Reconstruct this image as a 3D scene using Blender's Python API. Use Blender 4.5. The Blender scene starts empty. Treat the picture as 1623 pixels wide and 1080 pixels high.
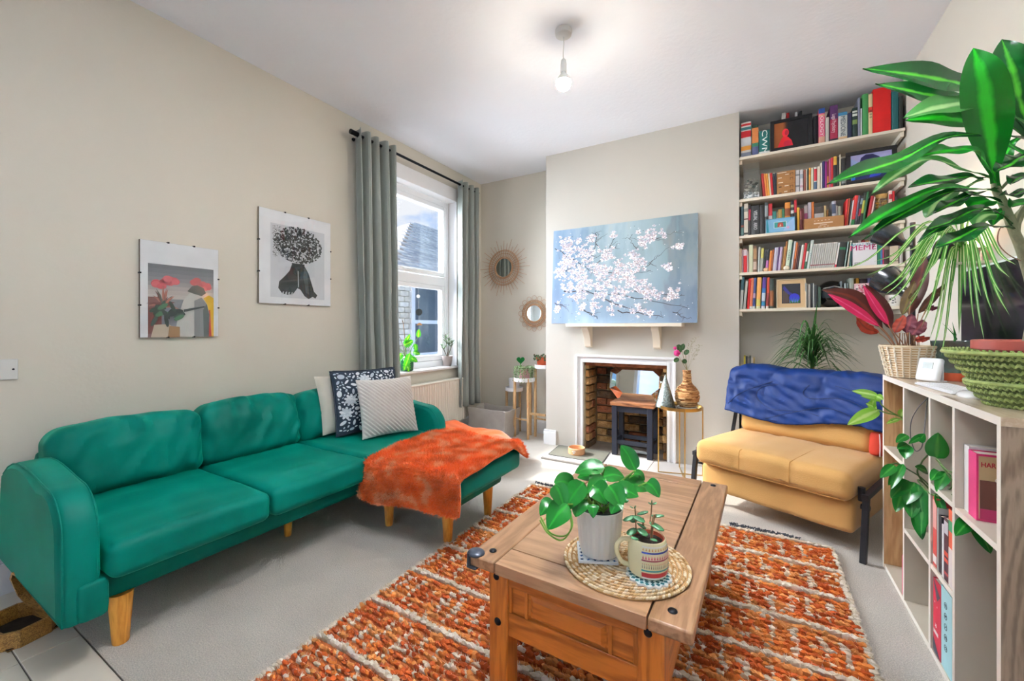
import bpy, math, random
import numpy as np
from mathutils import Vector, Matrix, noise
PI = math.pi
S = bpy.context.scene
col = S.collection
random.seed(7)

# ---------------------------------------------------------------- camera, world, light
CAMH = 1.12; YAW = math.radians(30.3); FPX = 657.0; CX, CY = 811.5, 520.0
cs, sn = math.cos(YAW), math.sin(YAW)
cd = bpy.data.cameras.new('camera'); cam = bpy.data.objects.new('camera', cd); col.objects.link(cam)
cam.location = (0, 0, CAMH); cam.rotation_euler = (PI/2, 0, YAW)
cd.sensor_width = 36; cd.lens = FPX/1623*36; cd.shift_y = -20/1623; cd.clip_start = .02; cd.clip_end = 200
S.camera = cam
S.view_settings.view_transform = 'Standard'; S.view_settings.look = 'None'
S.view_settings.gamma = 1; S.view_settings.use_curve_mapping = False
S.view_settings.exposure = 1.2

def make_world():
    w = bpy.data.worlds.new('world'); S.world = w; w.use_nodes = True
    nt = w.node_tree; nt.nodes.clear(); N = nt.nodes; L = nt.links
    out = N.new('ShaderNodeOutputWorld'); bg = N.new('ShaderNodeBackground')
    tc = N.new('ShaderNodeTexCoord'); sep = N.new('ShaderNodeSeparateXYZ')
    L.new(tc.outputs['Generated'], sep.inputs[0])
    gr = N.new('ShaderNodeValToRGB'); L.new(sep.outputs['Z'], gr.inputs[0])
    gr.color_ramp.elements[0].color = (.30, .55, .95, 1); gr.color_ramp.elements[0].position = 0
    gr.color_ramp.elements[1].color = (.10, .30, .72, 1); gr.color_ramp.elements[1].position = .75
    nz = N.new('ShaderNodeTexNoise'); nz.inputs['Scale'].default_value = 5; nz.inputs['Detail'].default_value = 7
    mp = N.new('ShaderNodeMapping'); mp.inputs['Scale'].default_value = (1, 1, 2.2)
    L.new(tc.outputs['Generated'], mp.inputs[0]); L.new(mp.outputs[0], nz.inputs['Vector'])
    r2 = N.new('ShaderNodeValToRGB'); L.new(nz.outputs['Fac'], r2.inputs[0])
    r2.color_ramp.elements[0].position = .50; r2.color_ramp.elements[1].position = .62
    mx = N.new('ShaderNodeMix'); mx.data_type = 'RGBA'
    L.new(r2.outputs[0], mx.inputs[0]); L.new(gr.outputs[0], mx.inputs[6]); mx.inputs[7].default_value = (.85, .86, .88, 1)
    L.new(mx.outputs[2], bg.inputs[0]); bg.inputs[1].default_value = .52
    L.new(bg.outputs[0], out.inputs[0])
make_world()

def area_light(name, loc, target, sx, sy, power, color):
    ld = bpy.data.lights.new(name, 'AREA'); ld.shape = 'RECTANGLE'; ld.size = sx; ld.size_y = sy
    ld.energy = power; ld.color = color
    o = bpy.data.objects.new(name, ld); col.objects.link(o); o.location = loc
    o.rotation_euler = (Vector(target)-Vector(loc)).to_track_quat('-Z', 'Y').to_euler()
    return o
sd = bpy.data.lights.new('sun', 'SUN'); sd.energy = 3.2; sd.angle = math.radians(2.5); sd.color = (1, .93, .82)
so = bpy.data.objects.new('sun', sd); col.objects.link(so); so.location = (-8, 1, 6)
so.rotation_euler = Vector((.88, .12, -.60)).to_track_quat('-Z', 'Y').to_euler()
# left window daylight, then fill added behind the camera to brighten the room
wl = area_light('window_daylight', (-3.7, 2.74, 1.95), (-1.0, 2.85, .75), 1.4, 1.7, 84, (.90, .95, 1)); wl.data.spread = 2.2
area_light('rear_fill', (-.9, -2.35, 1.5), (-.9, 1.5, 1.5), 2.8, 2.1, 5, (1, .985, .97))
# added up-facing fill in mid-room, bounced off the ceiling to lift floor and seats
fl = area_light('ceiling_bounce_fill', (-.35, .72, 1.98), (-.40, .80, 2.78), .35, .35, 60, (.965, .98, 1)); fl.data.spread = 1.35

# ---------------------------------------------------------------- helpers
def Pd(u, v, d):
    """world point of picture ray (u,v) at depth d"""
    lat = (u-CX)/FPX*d
    return Vector((lat*cs-d*sn, lat*sn+d*cs, CAMH-(v-CY)/FPX*d))
def P(u, v, x=None, y=None, z=None):
    r = (u-CX)/FPX
    if x is not None: d = x/(r*cs-sn)
    elif y is not None: d = y/(r*sn+cs)
    else: d = (CAMH-z)*FPX/(v-CY)
    return Pd(u, v, d)

def lin(h):
    if not isinstance(h, str): return tuple(h)[:3]
    h = h.lstrip('#'); o = []
    for i in (0, 2, 4):
        c = int(h[i:i+2], 16)/255
        o.append(c/12.92 if c <= .04045 else ((c+.055)/1.055)**2.4)
    return tuple(o)

MATS = {}
def mat(name, c=None, rough=.6, metal=0, noise_=None, bump=None, attr=False, sheen=0, coat=0, spec=.5, trans=0, emit=None, c2=None, alpha=None, wave=None, obj_coord=True):
    """procedural principled material. noise_=(scale, amount) varies value; bump=(scale, strength[, detail]); c2 = second colour mixed by noise"""
    if name in MATS: return MATS[name]
    m = bpy.data.materials.new(name); m.use_nodes = True; MATS[name] = m
    nt = m.node_tree; N = nt.nodes; L = nt.links; b = N['Principled BSDF']
    b.inputs['Roughness'].default_value = rough; b.inputs['Metallic'].default_value = metal
    b.inputs['Sheen Weight'].default_value = sheen; b.inputs['Coat Weight'].default_value = coat
    b.inputs['Specular IOR Level'].default_value = spec
    if sheen: b.inputs['Sheen Roughness'].default_value = .35
    if trans: b.inputs['Transmission Weight'].default_value = trans
    tc = N.new('ShaderNodeTexCoord'); vec = tc.outputs['Object']
    if attr:
        a = N.new('ShaderNodeAttribute'); a.attribute_name = 'Col'; src = a.outputs['Color']
    else:
        rgb = N.new('ShaderNodeRGB'); rgb.outputs[0].default_value = (*lin(c), 1); src = rgb.outputs[0]
    nz = N.new('ShaderNodeTexNoise'); nz.inputs['Detail'].default_value = 4
    L.new(vec, nz.inputs['Vector'])
    sc, am = noise_ if noise_ else (6, .06)
    nz.inputs['Scale'].default_value = sc
    if c2 is not None:
        rp = N.new('ShaderNodeMapRange'); rp.inputs[1].default_value = .35; rp.inputs[2].default_value = .65
        L.new(nz.outputs['Fac'], rp.inputs[0])
        mx = N.new('ShaderNodeMix'); mx.data_type = 'RGBA'; L.new(rp.outputs[0], mx.inputs[0]); L.new(src, mx.inputs[6])
        mx.inputs[7].default_value = (*lin(c2), 1); src = mx.outputs[2]
    else:
        mr = N.new('ShaderNodeMapRange'); mr.inputs[1].default_value = .3; mr.inputs[2].default_value = .7
        mr.inputs[3].default_value = 1-am; mr.inputs[4].default_value = 1+am; L.new(nz.outputs['Fac'], mr.inputs[0])
        hv = N.new('ShaderNodeHueSaturation'); L.new(src, hv.inputs['Color']); L.new(mr.outputs[0], hv.inputs['Value']); src = hv.outputs[0]
    L.new(src, b.inputs['Base Color'])
    if emit:
        L.new(src, b.inputs['Emission Color']); b.inputs['Emission Strength'].default_value = emit
    if bump:
        bn = N.new('ShaderNodeTexNoise'); bn.inputs['Scale'].default_value = bump[0]; bn.inputs['Detail'].default_value = bump[2] if len(bump) > 2 else 3
        L.new(vec, bn.inputs['Vector']); bp = N.new('ShaderNodeBump'); bp.inputs['Strength'].default_value = bump[1]; bp.inputs['Distance'].default_value = .01
        L.new(bn.outputs['Fac'], bp.inputs['Height']); L.new(bp.outputs[0], b.inputs['Normal'])
    return m

def wood(name, c1, c2, axis='Y', scale=14, rough=.45, coat=.1, knots=True):
    if name in MATS: return MATS[name]
    m = bpy.data.materials.new(name); m.use_nodes = True; MATS[name] = m
    nt = m.node_tree; N = nt.nodes; L = nt.links; b = N['Principled BSDF']
    b.inputs['Roughness'].default_value = rough; b.inputs['Coat Weight'].default_value = coat
    tc = N.new('ShaderNodeTexCoord'); mp = N.new('ShaderNodeMapping'); L.new(tc.outputs['Object'], mp.inputs[0])
    st = {'X': (.12, 1, 1), 'Y': (1, .12, 1), 'Z': (1, 1, .12)}[axis]; mp.inputs['Scale'].default_value = st
    oi = N.new('ShaderNodeObjectInfo'); ml = N.new('ShaderNodeMath'); ml.operation = 'MULTIPLY'; ml.inputs[1].default_value = 13
    L.new(oi.outputs['Random'], ml.inputs[0]); cb = N.new('ShaderNodeCombineXYZ')
    for i in range(3): L.new(ml.outputs[0], cb.inputs[i])
    L.new(cb.outputs[0], mp.inputs['Location'])
    n1 = N.new('ShaderNodeTexNoise'); n1.inputs['Scale'].default_value = scale; n1.inputs['Detail'].default_value = 2; n1.inputs['Distortion'].default_value = .6
    L.new(mp.outputs[0], n1.inputs['Vector'])
    mt = N.new('ShaderNodeMath'); mt.operation = 'MULTIPLY'; mt.inputs[1].default_value = 34; L.new(n1.outputs['Fac'], mt.inputs[0])
    si = N.new('ShaderNodeMath'); si.operation = 'SINE'; L.new(mt.outputs[0], si.inputs[0])
    n2 = N.new('ShaderNodeTexNoise'); n2.inputs['Scale'].default_value = scale*9; n2.inputs['Detail'].default_value = 4; L.new(mp.outputs[0], n2.inputs['Vector'])
    ad = N.new('ShaderNodeMath'); ad.operation = 'MULTIPLY_ADD'; ad.inputs[1].default_value = .22; L.new(si.outputs[0], ad.inputs[0]); L.new(n2.outputs['Fac'], ad.inputs[2])
    rp = N.new('ShaderNodeValToRGB'); L.new(ad.outputs[0], rp.inputs[0])
    rp.color_ramp.elements[0].position = .25; rp.color_ramp.elements[0].color = (*lin(c2), 1)
    rp.color_ramp.elements[1].position = .68; rp.color_ramp.elements[1].color = (*lin(c1), 1)
    L.new(rp.outputs[0], b.inputs['Base Color'])
    bp = N.new('ShaderNodeBump'); bp.inputs['Strength'].default_value = .12; bp.inputs['Distance'].default_value = .004
    L.new(ad.outputs[0], bp.inputs['Height']); L.new(bp.outputs[0], b.inputs['Normal'])
    return m

def leafmat(name, c_edge, c_mid, midw=.25, rough=.35, c_back=None, transl=.25):
    """leaf colour by the 'ac' attribute (-1..1 across the blade): mid stripe colour to edge colour"""
    if name in MATS: return MATS[name]
    m = bpy.data.materials.new(name); m.use_nodes = True; MATS[name] = m
    nt = m.node_tree; N = nt.nodes; L = nt.links; b = N['Principled BSDF']; b.inputs['Roughness'].default_value = rough
    a = N.new('ShaderNodeAttribute'); a.attribute_name = 'ac'; ab = N.new('ShaderNodeMath'); ab.operation = 'ABSOLUTE'; L.new(a.outputs['Fac'], ab.inputs[0])
    tc = N.new('ShaderNodeTexCoord'); nz = N.new('ShaderNodeTexNoise'); nz.inputs['Scale'].default_value = 30; L.new(tc.outputs['Object'], nz.inputs['Vector'])
    md = N.new('ShaderNodeMath'); md.operation = 'MULTIPLY_ADD'; md.inputs[1].default_value = .3; L.new(nz.outputs['Fac'], md.inputs[0]); L.new(ab.outputs[0], md.inputs[2])
    rp = N.new('ShaderNodeValToRGB'); L.new(md.outputs[0], rp.inputs[0])
    rp.color_ramp.elements[0].position = midw*.6+.1; rp.color_ramp.elements[0].color = (*lin(c_mid), 1)
    rp.color_ramp.elements[1].position = midw+.2; rp.color_ramp.elements[1].color = (*lin(c_edge), 1)
    src = rp.outputs[0]
    if c_back:
        g = N.new('ShaderNodeNewGeometry'); mx = N.new('ShaderNodeMix'); mx.data_type = 'RGBA'
        L.new(g.outputs['Backfacing'], mx.inputs[0]); L.new(src, mx.inputs[6]); mx.inputs[7].default_value = (*lin(c_back), 1); src = mx.outputs[2]
    L.new(src, b.inputs['Base Color'])
    tr = N.new('ShaderNodeBsdfTranslucent'); L.new(src, tr.inputs[0]); ms = N.new('ShaderNodeMixShader'); ms.inputs[0].default_value = transl
    L.new(b.outputs[0], ms.inputs[1]); L.new(tr.outputs[0], ms.inputs[2]); L.new(ms.outputs[0], N['Material Output'].inputs[0])
    return m

def glassmat(name, tint=(1, 1, 1), refl=.08, rough=0):
    if name in MATS: return MATS[name]
    m = bpy.data.materials.new(name); m.use_nodes = True; MATS[name] = m
    nt = m.node_tree; N = nt.nodes; L = nt.links; N.remove(N['Principled BSDF'])
    t = N.new('ShaderNodeBsdfTransparent'); t.inputs[0].default_value = (*tint, 1)
    g = N.new('ShaderNodeBsdfGlossy'); g.inputs['Roughness'].default_value = rough
    lw = N.new('ShaderNodeLayerWeight'); lw.inputs['Blend'].default_value = .5
    pw = N.new('ShaderNodeMath'); pw.operation = 'POWER'; pw.inputs[1].default_value = 5; L.new(lw.outputs['Facing'], pw.inputs[0])
    ad = N.new('ShaderNodeMath'); ad.operation = 'MULTIPLY_ADD'; ad.inputs[1].default_value = 1-refl; ad.inputs[2].default_value = refl; ad.use_clamp = True; L.new(pw.outputs[0], ad.inputs[0])
    ms = N.new('ShaderNodeMixShader'); L.new(ad.outputs[0], ms.inputs[0]); L.new(t.outputs[0], ms.inputs[1]); L.new(g.outputs[0], ms.inputs[2])
    L.new(ms.outputs[0], N['Material Output'].inputs[0])
    return m

class MB:
    """collects faces, builds ONE mesh object"""
    def __init__(s): s.v = []; s.f = []; s.m = []; s.c = []; s.pa = {}; s.col = None; s.mi = 0
    def add(s, verts, faces, c=None, mi=None):
        o = len(s.v); s.v.extend([tuple(x) for x in verts])
        for f in faces:
            s.f.append(tuple(i+o for i in f)); s.m.append(s.mi if mi is None else mi); s.c.append(c if c is not None else s.col)
        return o
    def box(s, a, b, c=None, mi=None, R=None):
        x0, y0, z0 = a; x1, y1, z1 = b
        vs = [(x0,y0,z0),(x1,y0,z0),(x1,y1,z0),(x0,y1,z0),(x0,y0,z1),(x1,y0,z1),(x1,y1,z1),(x0,y1,z1)]
        if R is not None: vs = [R @ Vector(q) for q in vs]
        s.add(vs, [(0,3,2,1),(4,5,6,7),(0,1,5,4),(1,2,6,5),(2,3,7,6),(3,0,4,7)], c, mi)
    def cbox(s, ctr, size, c=None, mi=None, R=None):
        ctr = Vector(ctr); h = Vector(size)/2
        if R is None: s.box(ctr-h, ctr+h, c, mi)
        else:
            M = Matrix.Translation(ctr) @ R.to_4x4(); s.box(-h, h, c, mi, M)
    def tube(s, pts, r, n=8, c=None, mi=None, cap=True, squash=1):
        pts = [Vector(p) for p in pts]; rs = r if hasattr(r, '__len__') else [r]*len(pts)
        vs = []; up = None
        for i, p in enumerate(pts):
            t = (pts[min(i+1, len(pts)-1)]-pts[max(i-1, 0)])
            t = t.normalized() if t.length > 1e-9 else Vector((0, 0, 1))
            if up is None: up = t.orthogonal().normalized()
            up = (up-t*up.dot(t)); up = up.normalized() if up.length > 1e-6 else t.orthogonal().normalized()
            bi = t.cross(up)
            for k in range(n):
                a = 2*PI*k/n; vs.append(p+(up*math.cos(a)+bi*math.sin(a)*squash)*rs[i])
        fs = []
        for i in range(len(pts)-1):
            for k in range(n):
                a = i*n+k; b = i*n+(k+1) % n; fs.append((a, b, b+n, a+n))
        if cap: fs.append(tuple(range(n))[::-1]); fs.append(tuple(range((len(pts)-1)*n, len(pts)*n)))
        s.add(vs, fs, c, mi)
    def lathe(s, prof, ctr=(0, 0, 0), n=32, c=None, mi=None, sx=1, sy=1, cols=None, flute=None):
        cx, cy, cz = ctr; vs = []; 
        for (r, z) in prof:
            for k in range(n):
                a = 2*PI*k/n; rr = r
                if flute and flute[2] <= z <= flute[3]: rr = r*(1+flute[1]*math.cos(a*flute[0]))
                vs.append((cx+rr*math.cos(a)*sx, cy+rr*math.sin(a)*sy, cz+z))
        o = len(s.v); s.v.extend(vs)
        for i in range(len(prof)-1):
            cc = cols[i] if cols else (c if c is not None else s.col)
            for k in range(n):
                a = i*n+k; b = i*n+(k+1) % n
                s.f.append((o+a, o+b, o+b+n, o+a+n)); s.m.append(s.mi if mi is None else mi); s.c.append(cc)
        if prof[0][0] > 1e-5: s.f.append(tuple(o+i for i in range(n))[::-1]); s.m.append(s.mi if mi is None else mi); s.c.append(cols[0] if cols else (c if c is not None else s.col))
        if prof[-1][0] > 1e-5:
            q = (len(prof)-1)*n; s.f.append(tuple(o+q+i for i in range(n))); s.m.append(s.mi if mi is None else mi); s.c.append(cols[-1] if cols else (c if c is not None else s.col))
    def prism(s, outline, z0, z1, c=None, mi=None, M=None):
        n = len(outline); vs = [(x, y, z0) for x, y in outline]+[(x, y, z1) for x, y in outline]
        if M is not None: vs = [M @ Vector(q) for q in vs]
        s.add(vs, [tuple(range(n))[::-1], tuple(range(n, 2*n))]+[(i, (i+1) % n, (i+1) % n+n, i+n) for i in range(n)], c, mi)
    def grid(s, pts, nu, nv, c=None, mi=None, closed=False):
        fs = []
        for i in range(nu-1):
            for j in range(nv-1 if not closed else nv):
                a = i*nv+j; b = i*nv+(j+1) % nv; fs.append((a, b, b+nv, a+nv))
        s.add(pts, fs, c, mi)
    def strip(s, path, w, side, th=0, c=None):
        pass
    def sphere(s, ctr, r, n=12, m=8, c=None, mi=None, sc=(1, 1, 1), R=None):
        vs = []; ctr = Vector(ctr)
        for i in range(m+1):
            t = PI*i/m
            for k in range(n):
                a = 2*PI*k/n; q = Vector((math.sin(t)*math.cos(a)*sc[0], math.sin(t)*math.sin(a)*sc[1], -math.cos(t)*sc[2]))*r
                if R is not None: q = R @ q
                vs.append(ctr+q)
        fs = []
        for i in range(m):
            for k in range(n):
                a = i*n+k; b = i*n+(k+1) % n; fs.append((a, b, b+n, a+n))
        s.add(vs, fs, c, mi)
    def rbox(s, lo, hi, r, seg=10, puff=0, wr=0, wsc=4, c=None, mi=None, M=None, sag=0, seed=0, fn=None):
        """rounded, puffed box = cushion"""
        lo = Vector(lo); hi = Vector(hi); ctr = (lo+hi)/2; h = (hi-lo)/2
        idx = {}; vs = []; fs = []
        def vert(i, j, k):
            key = (i, j, k)
            if key in idx: return idx[key]
            q = Vector((2*i/seg-1, 2*j/seg-1, 2*k/seg-1))
            p = Vector((math.sin(q[a]*PI/2*.98)/math.sin(PI/2*.98)*h[a] for a in range(3)))
            inner = Vector((max(-h[a]+r, min(h[a]-r, p[a])) if h[a] > r else 0 for a in range(3)))
            dd = p-inner; nrm = dd.normalized() if dd.length > 1e-9 else Vector((0, 0, 0))
            if dd.length > 1e-9:
                p = inner+nrm*min(r, max(h[0], h[1], h[2]))
                for a in range(3):
                    if h[a] <= r: p[a] = nrm[a]*h[a]
            if puff:
                ax = min(range(3), key=lambda a: h[a]); o2 = [a for a in range(3) if a != ax]
                f = (1-(p[o2[0]]/h[o2[0]])**2)*(1-(p[o2[1]]/h[o2[1]])**2)
                p[ax] += (1 if p[ax] > 0 else -1)*max(0, f)**.6*puff*(abs(p[ax])/h[ax])
            if wr:
                nn = noise.noise_vector(Vector((p.x*wsc+seed, p.y*wsc, p.z*wsc)))
                p = p+nn*wr
            if sag: p.z -= sag*(1-(p.x/h.x)**2)*(1-(p.y/h.y)**2)*(.5+.5*p.z/h.z)
            p = p+ctr
            if fn: p = fn(p)
            if M is not None: p = M @ p
            idx[key] = len(vs); vs.append(p); return idx[key]
        for a in range(seg):
            for b in range(seg):
                fs.append((vert(a,b,0),vert(a,b+1,0),vert(a+1,b+1,0),vert(a+1,b,0)))
                fs.append((vert(a,b,seg),vert(a+1,b,seg),vert(a+1,b+1,seg),vert(a,b+1,seg)))
                fs.append((vert(a,0,b),vert(a+1,0,b),vert(a+1,0,b+1),vert(a,0,b+1)))
                fs.append((vert(a,seg,b),vert(a,seg,b+1),vert(a+1,seg,b+1),vert(a+1,seg,b)))
                fs.append((vert(0,a,b),vert(0,a,b+1),vert(0,a+1,b+1),vert(0,a+1,b)))
                fs.append((vert(seg,a,b),vert(seg,a+1,b),vert(seg,a+1,b+1),vert(seg,a,b+1)))
        s.add(vs, fs, c, mi)

def smooth(me, ang=40):
    me.shade_smooth() if hasattr(me, 'shade_smooth') else None
    try: me.set_sharp_from_angle(angle=math.radians(ang))
    except Exception: pass

def mkmesh(name, mb, mats, sm=True, Minv=None, ang=40):
    me = bpy.data.meshes.new(name)
    vs = mb.v if Minv is None else [tuple(Minv @ Vector(q)) for q in mb.v]
    me.from_pydata(vs, [], mb.f)
    for m in (mats if isinstance(mats, (list, tuple)) else [mats]): me.materials.append(m)
    if any(mb.m): me.polygons.foreach_set('material_index', mb.m)
    if any(c is not None for c in mb.c):
        at = me.color_attributes.new('Col', 'FLOAT_COLOR', 'CORNER'); arr = []
        for f, c in zip(mb.f, mb.c):
            q = (*lin(c), 1) if c is not None else (.8, .8, .8, 1)
            arr.extend(q*len(f))
        at.data.foreach_set('color', arr)
    for k, vals in mb.pa.items():
        at = me.attributes.new(k, 'FLOAT', 'POINT'); at.data.foreach_set('value', vals)
    if sm: smooth(me, ang)
    me.update()
    return me

def tag(o, label=None, cat=None, group=None, kind=None):
    if label: o['label'] = label
    if cat: o['category'] = cat
    if group: o['group'] = group
    if kind: o['kind'] = kind
    return o
WM = {}
def thing(name, label, cat, loc=(0, 0, 0), rz=0, group=None, kind=None):
    o = bpy.data.objects.new(name, None); col.objects.link(o); o.location = loc; o.rotation_euler = (0, 0, rz)
    o.empty_display_size = .05
    tag(o, label, cat, group, kind)
    WM[o] = (Matrix.Translation(loc) @ Matrix.Rotation(rz, 4, 'Z')).inverted()
    return o
def root_of(o):
    while o.parent: o = o.parent
    return o
def part(name, mb, m, parent, label=None, world=True, bev=0, sub=0, sm=True, kind=None, ang=40, bseg=2):
    """mesh part; vertices in world space when world, else in the thing's frame"""
    r = root_of(parent); Mi = WM.get(r) if world else None
    me = mkmesh(name, mb, m, sm, Mi, ang)
    o = bpy.data.objects.new(name, me); col.objects.link(o); o.parent = parent
    if label: o['label'] = label
    if kind: o['kind'] = kind
    mods(o, bev, sub, bseg)
    return o
def mods(o, bev, sub, bseg=2):
    if bev:
        b = o.modifiers.new('bevel', 'BEVEL'); b.width = bev; b.segments = bseg; b.limit_method = 'ANGLE'; b.angle_limit = math.radians(40)
    if sub:
        s_ = o.modifiers.new('sub', 'SUBSURF'); s_.levels = sub; s_.render_levels = sub
def solo(name, mb, m, label, cat, group=None, bev=0, sub=0, sm=True, kind=None, ang=40):
    """a thing that is one mesh; origin at the middle of its base"""
    a = np.array(mb.v); c = Vector(((a[:, 0].min()+a[:, 0].max())/2, (a[:, 1].min()+a[:, 1].max())/2, a[:, 2].min()))
    me = mkmesh(name, mb, m, sm, Matrix.Translation(-c), ang)
    o = bpy.data.objects.new(name, me); col.objects.link(o); o.location = c
    tag(o, label, cat, group, kind); mods(o, bev, sub)
    WM[o] = Matrix.Translation(-c)
    return o
def struct(name, mb, m, parent=None, bev=0, sm=True, world=True):
    if parent: return part(name, mb, m, parent, bev=bev, sm=sm, world=world)
    me = mkmesh(name, mb, m, sm); o = bpy.data.objects.new(name, me); col.objects.link(o); o['kind'] = 'structure'; mods(o, bev, 0)
    WM[o] = Matrix.Identity(4); return o

def text_mb(body, size, M, depth=.0006, align='CENTER', sx=1.0, bold=0):
    cu = bpy.data.curves.new('lettering_curve', 'FONT'); cu.body = body; cu.size = size; cu.extrude = depth; cu.align_x = align; cu.align_y = 'CENTER'; cu.offset = bold
    cu.resolution_u = 2
    o = bpy.data.objects.new('lettering_curve', cu)
    me = bpy.data.meshes.new_from_object(o)
    mb = MB(); mb.add([M @ Vector((q.co.x*sx, q.co.y, q.co.z)) for q in me.vertices], [tuple(p.vertices) for p in me.polygons])
    bpy.data.objects.remove(o); bpy.data.curves.remove(cu); bpy.data.meshes.remove(me)
    return mb
def frameM(o, xa, ya):
    """matrix with origin o, local x along xa, local y along ya"""
    xa = Vector(xa).normalized(); ya = Vector(ya).normalized(); za = xa.cross(ya).normalized()
    M = Matrix((( xa.x, ya.x, za.x, o[0]), (xa.y, ya.y, za.y, o[1]), (xa.z, ya.z, za.z, o[2]), (0, 0, 0, 1)))
    return M

def crom(pts, n):
    pts = [Vector(p) for p in pts]
    if len(pts) == 2: return [pts[0].lerp(pts[1], i/(n-1)) for i in range(n)]
    P_ = [pts[0]*2-pts[1]]+pts+[pts[-1]*2-pts[-2]]; out = []
    for i in range(n):
        t = i/(n-1)*(len(pts)-1); k = min(int(t), len(pts)-2); t -= k
        a, b, c, d = P_[k:k+4]
        out.append(.5*((2*b)+(c-a)*t+(2*a-5*b+4*c-d)*t*t+(3*b-a-3*c+d)*t**3))
    return out
def leaf(mb, pts, w, up=(0, 0, 1), n=12, fold=.15, prof=None, wave=0, wf=6, c=None, nx=3, twist=0):
    """blade along pts; w = half width; keeps the 'ac' attribute"""
    pts = crom(pts, n); up = Vector(up); vs = []; ac = mb.pa.setdefault('ac', [0.0]*len(mb.v))
    if len(ac) < len(mb.v): ac.extend([0.0]*(len(mb.v)-len(ac)))
    for i, p in enumerate(pts):
        t = (pts[min(i+1, n-1)]-pts[max(i-1, 0)]).normalized(); f = i/(n-1)
        s_ = t.cross(up); s_ = s_.normalized() if s_.length > 1e-5 else t.orthogonal().normalized()
        if twist: s_ = Matrix.Rotation(twist*f, 3, t) @ s_
        nn = s_.cross(t)
        ww = w*(prof(f) if prof else math.sin(PI*min(1, max(0, f)))**.6)
        ww = max(ww, w*.02)
        for k in range(-nx, nx+1):
            a = k/nx
            q = p+s_*a*ww+nn*abs(a)**1.6*fold*ww
            if wave: q = q+nn*math.sin(f*wf*PI*2+(a > 0)*1.3)*wave*abs(a)**1.5
            vs.append(q); ac.append(a)
    m_ = 2*nx+1; fs = []
    for i in range(n-1):
        for k in range(m_-1):
            a = i*m_+k; fs.append((a, a+1, a+m_+1, a+m_))
    mb.add(vs, fs, c)
LANCE = lambda f: (math.sin(PI*min(1, f**.62)))**.75 if f < 1 else 0
HEART = lambda f: (math.sin(PI*f**.72)**.62*(1-.25*f**4) if 0 < f < 1 else 0)
OVAL = lambda f: math.sin(PI*f)**.5 if 0 < f < 1 else .02
GRASS = lambda f: min(1, .5+f*2)*(1-f**3)
DRAC = lambda f: (.22+.05*f if f < .3 else .235+.765*math.sin(PI/2*min(1, (f-.3)/.35))**1.5) if f < .7 else max(0, math.cos((f-.7)/.3*PI/2))**.7

def strands(mb, pts, nrm, ln, wd, jit, colf=None, seed=1):
    """thin triangles standing on points: fur / pile"""
    rng = np.random.default_rng(seed); pts = np.asarray(pts, float); nrm = np.asarray(nrm, float); n = len(pts)
    d = nrm+rng.normal(0, jit, (n, 3)); d /= np.linalg.norm(d, axis=1)[:, None]
    s_ = np.cross(d, rng.normal(0, 1, (n, 3))); s_ /= np.linalg.norm(s_, axis=1)[:, None]
    L_ = ln*rng.uniform(.6, 1.2, (n, 1)); a = pts-s_*wd; b = pts+s_*wd; t = pts+d*L_
    o = len(mb.v); vs = np.stack([a, b, t], 1).reshape(-1, 3)
    mb.v.extend(map(tuple, vs.tolist())); 
    for i in range(n):
        mb.f.append((o+3*i, o+3*i+1, o+3*i+2)); mb.m.append(mb.mi); mb.c.append(colf[i] if colf is not None else mb.col)
# ---------------------------------------------------------------- room shell
XL, XR, YB, YF, HC = -2.73, .863, 3.96, 3.63, 2.78
YN = -2.2
WALL = mat('cream_wall_paint', 'd6d0c2', .55, noise_=(1.5, .02), bump=(60, .06))
WALLB = mat('cream_breast_paint', 'c9c5bb', .6, noise_=(1.5, .02), bump=(60, .06))
WHITE = mat('white_gloss_paint', 'f1f1f2', .35, noise_=(4, .02))
SHELFW = mat('cream_shelf_paint', 'ece2cf', .5, noise_=(5, .03))
CEIL = mat('ceiling_paint', 'f3f6fc', .8, noise_=(2, .015), bump=(35, .18, 5))
CARP = mat('carpet', 'ddd5c9', .95, noise_=(2.6, .10), bump=(260, 1.0, 5), sheen=.2)
def speckle(m, sc=240, lo=.80, hi=1.14):
    nt = m.node_tree; N = nt.nodes; L = nt.links; b = N['Principled BSDF']; src = b.inputs['Base Color'].links[0].from_socket
    n = N.new('ShaderNodeTexNoise'); n.inputs['Scale'].default_value = sc; n.inputs['Detail'].default_value = 2; tc = N.new('ShaderNodeTexCoord'); L.new(tc.outputs['Object'], n.inputs['Vector'])
    r = N.new('ShaderNodeMapRange'); r.inputs[1].default_value = .35; r.inputs[2].default_value = .65; r.inputs[3].default_value = lo; r.inputs[4].default_value = hi; L.new(n.outputs['Fac'], r.inputs[0])
    h = N.new('ShaderNodeHueSaturation'); L.new(src, h.inputs['Color']); L.new(r.outputs[0], h.inputs['Value']); L.new(h.outputs[0], b.inputs['Base Color'])
speckle(CARP)
TILE = mat('floor_tile', 'e0d8ca', .35, noise_=(5, .06), bump=(20, .03))
HEARTHM = mat('hearth_tile_stone', 'c9c5c1', .5, noise_=(5, .05))
GROUT = mat('grout', '77716a', .9)

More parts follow.
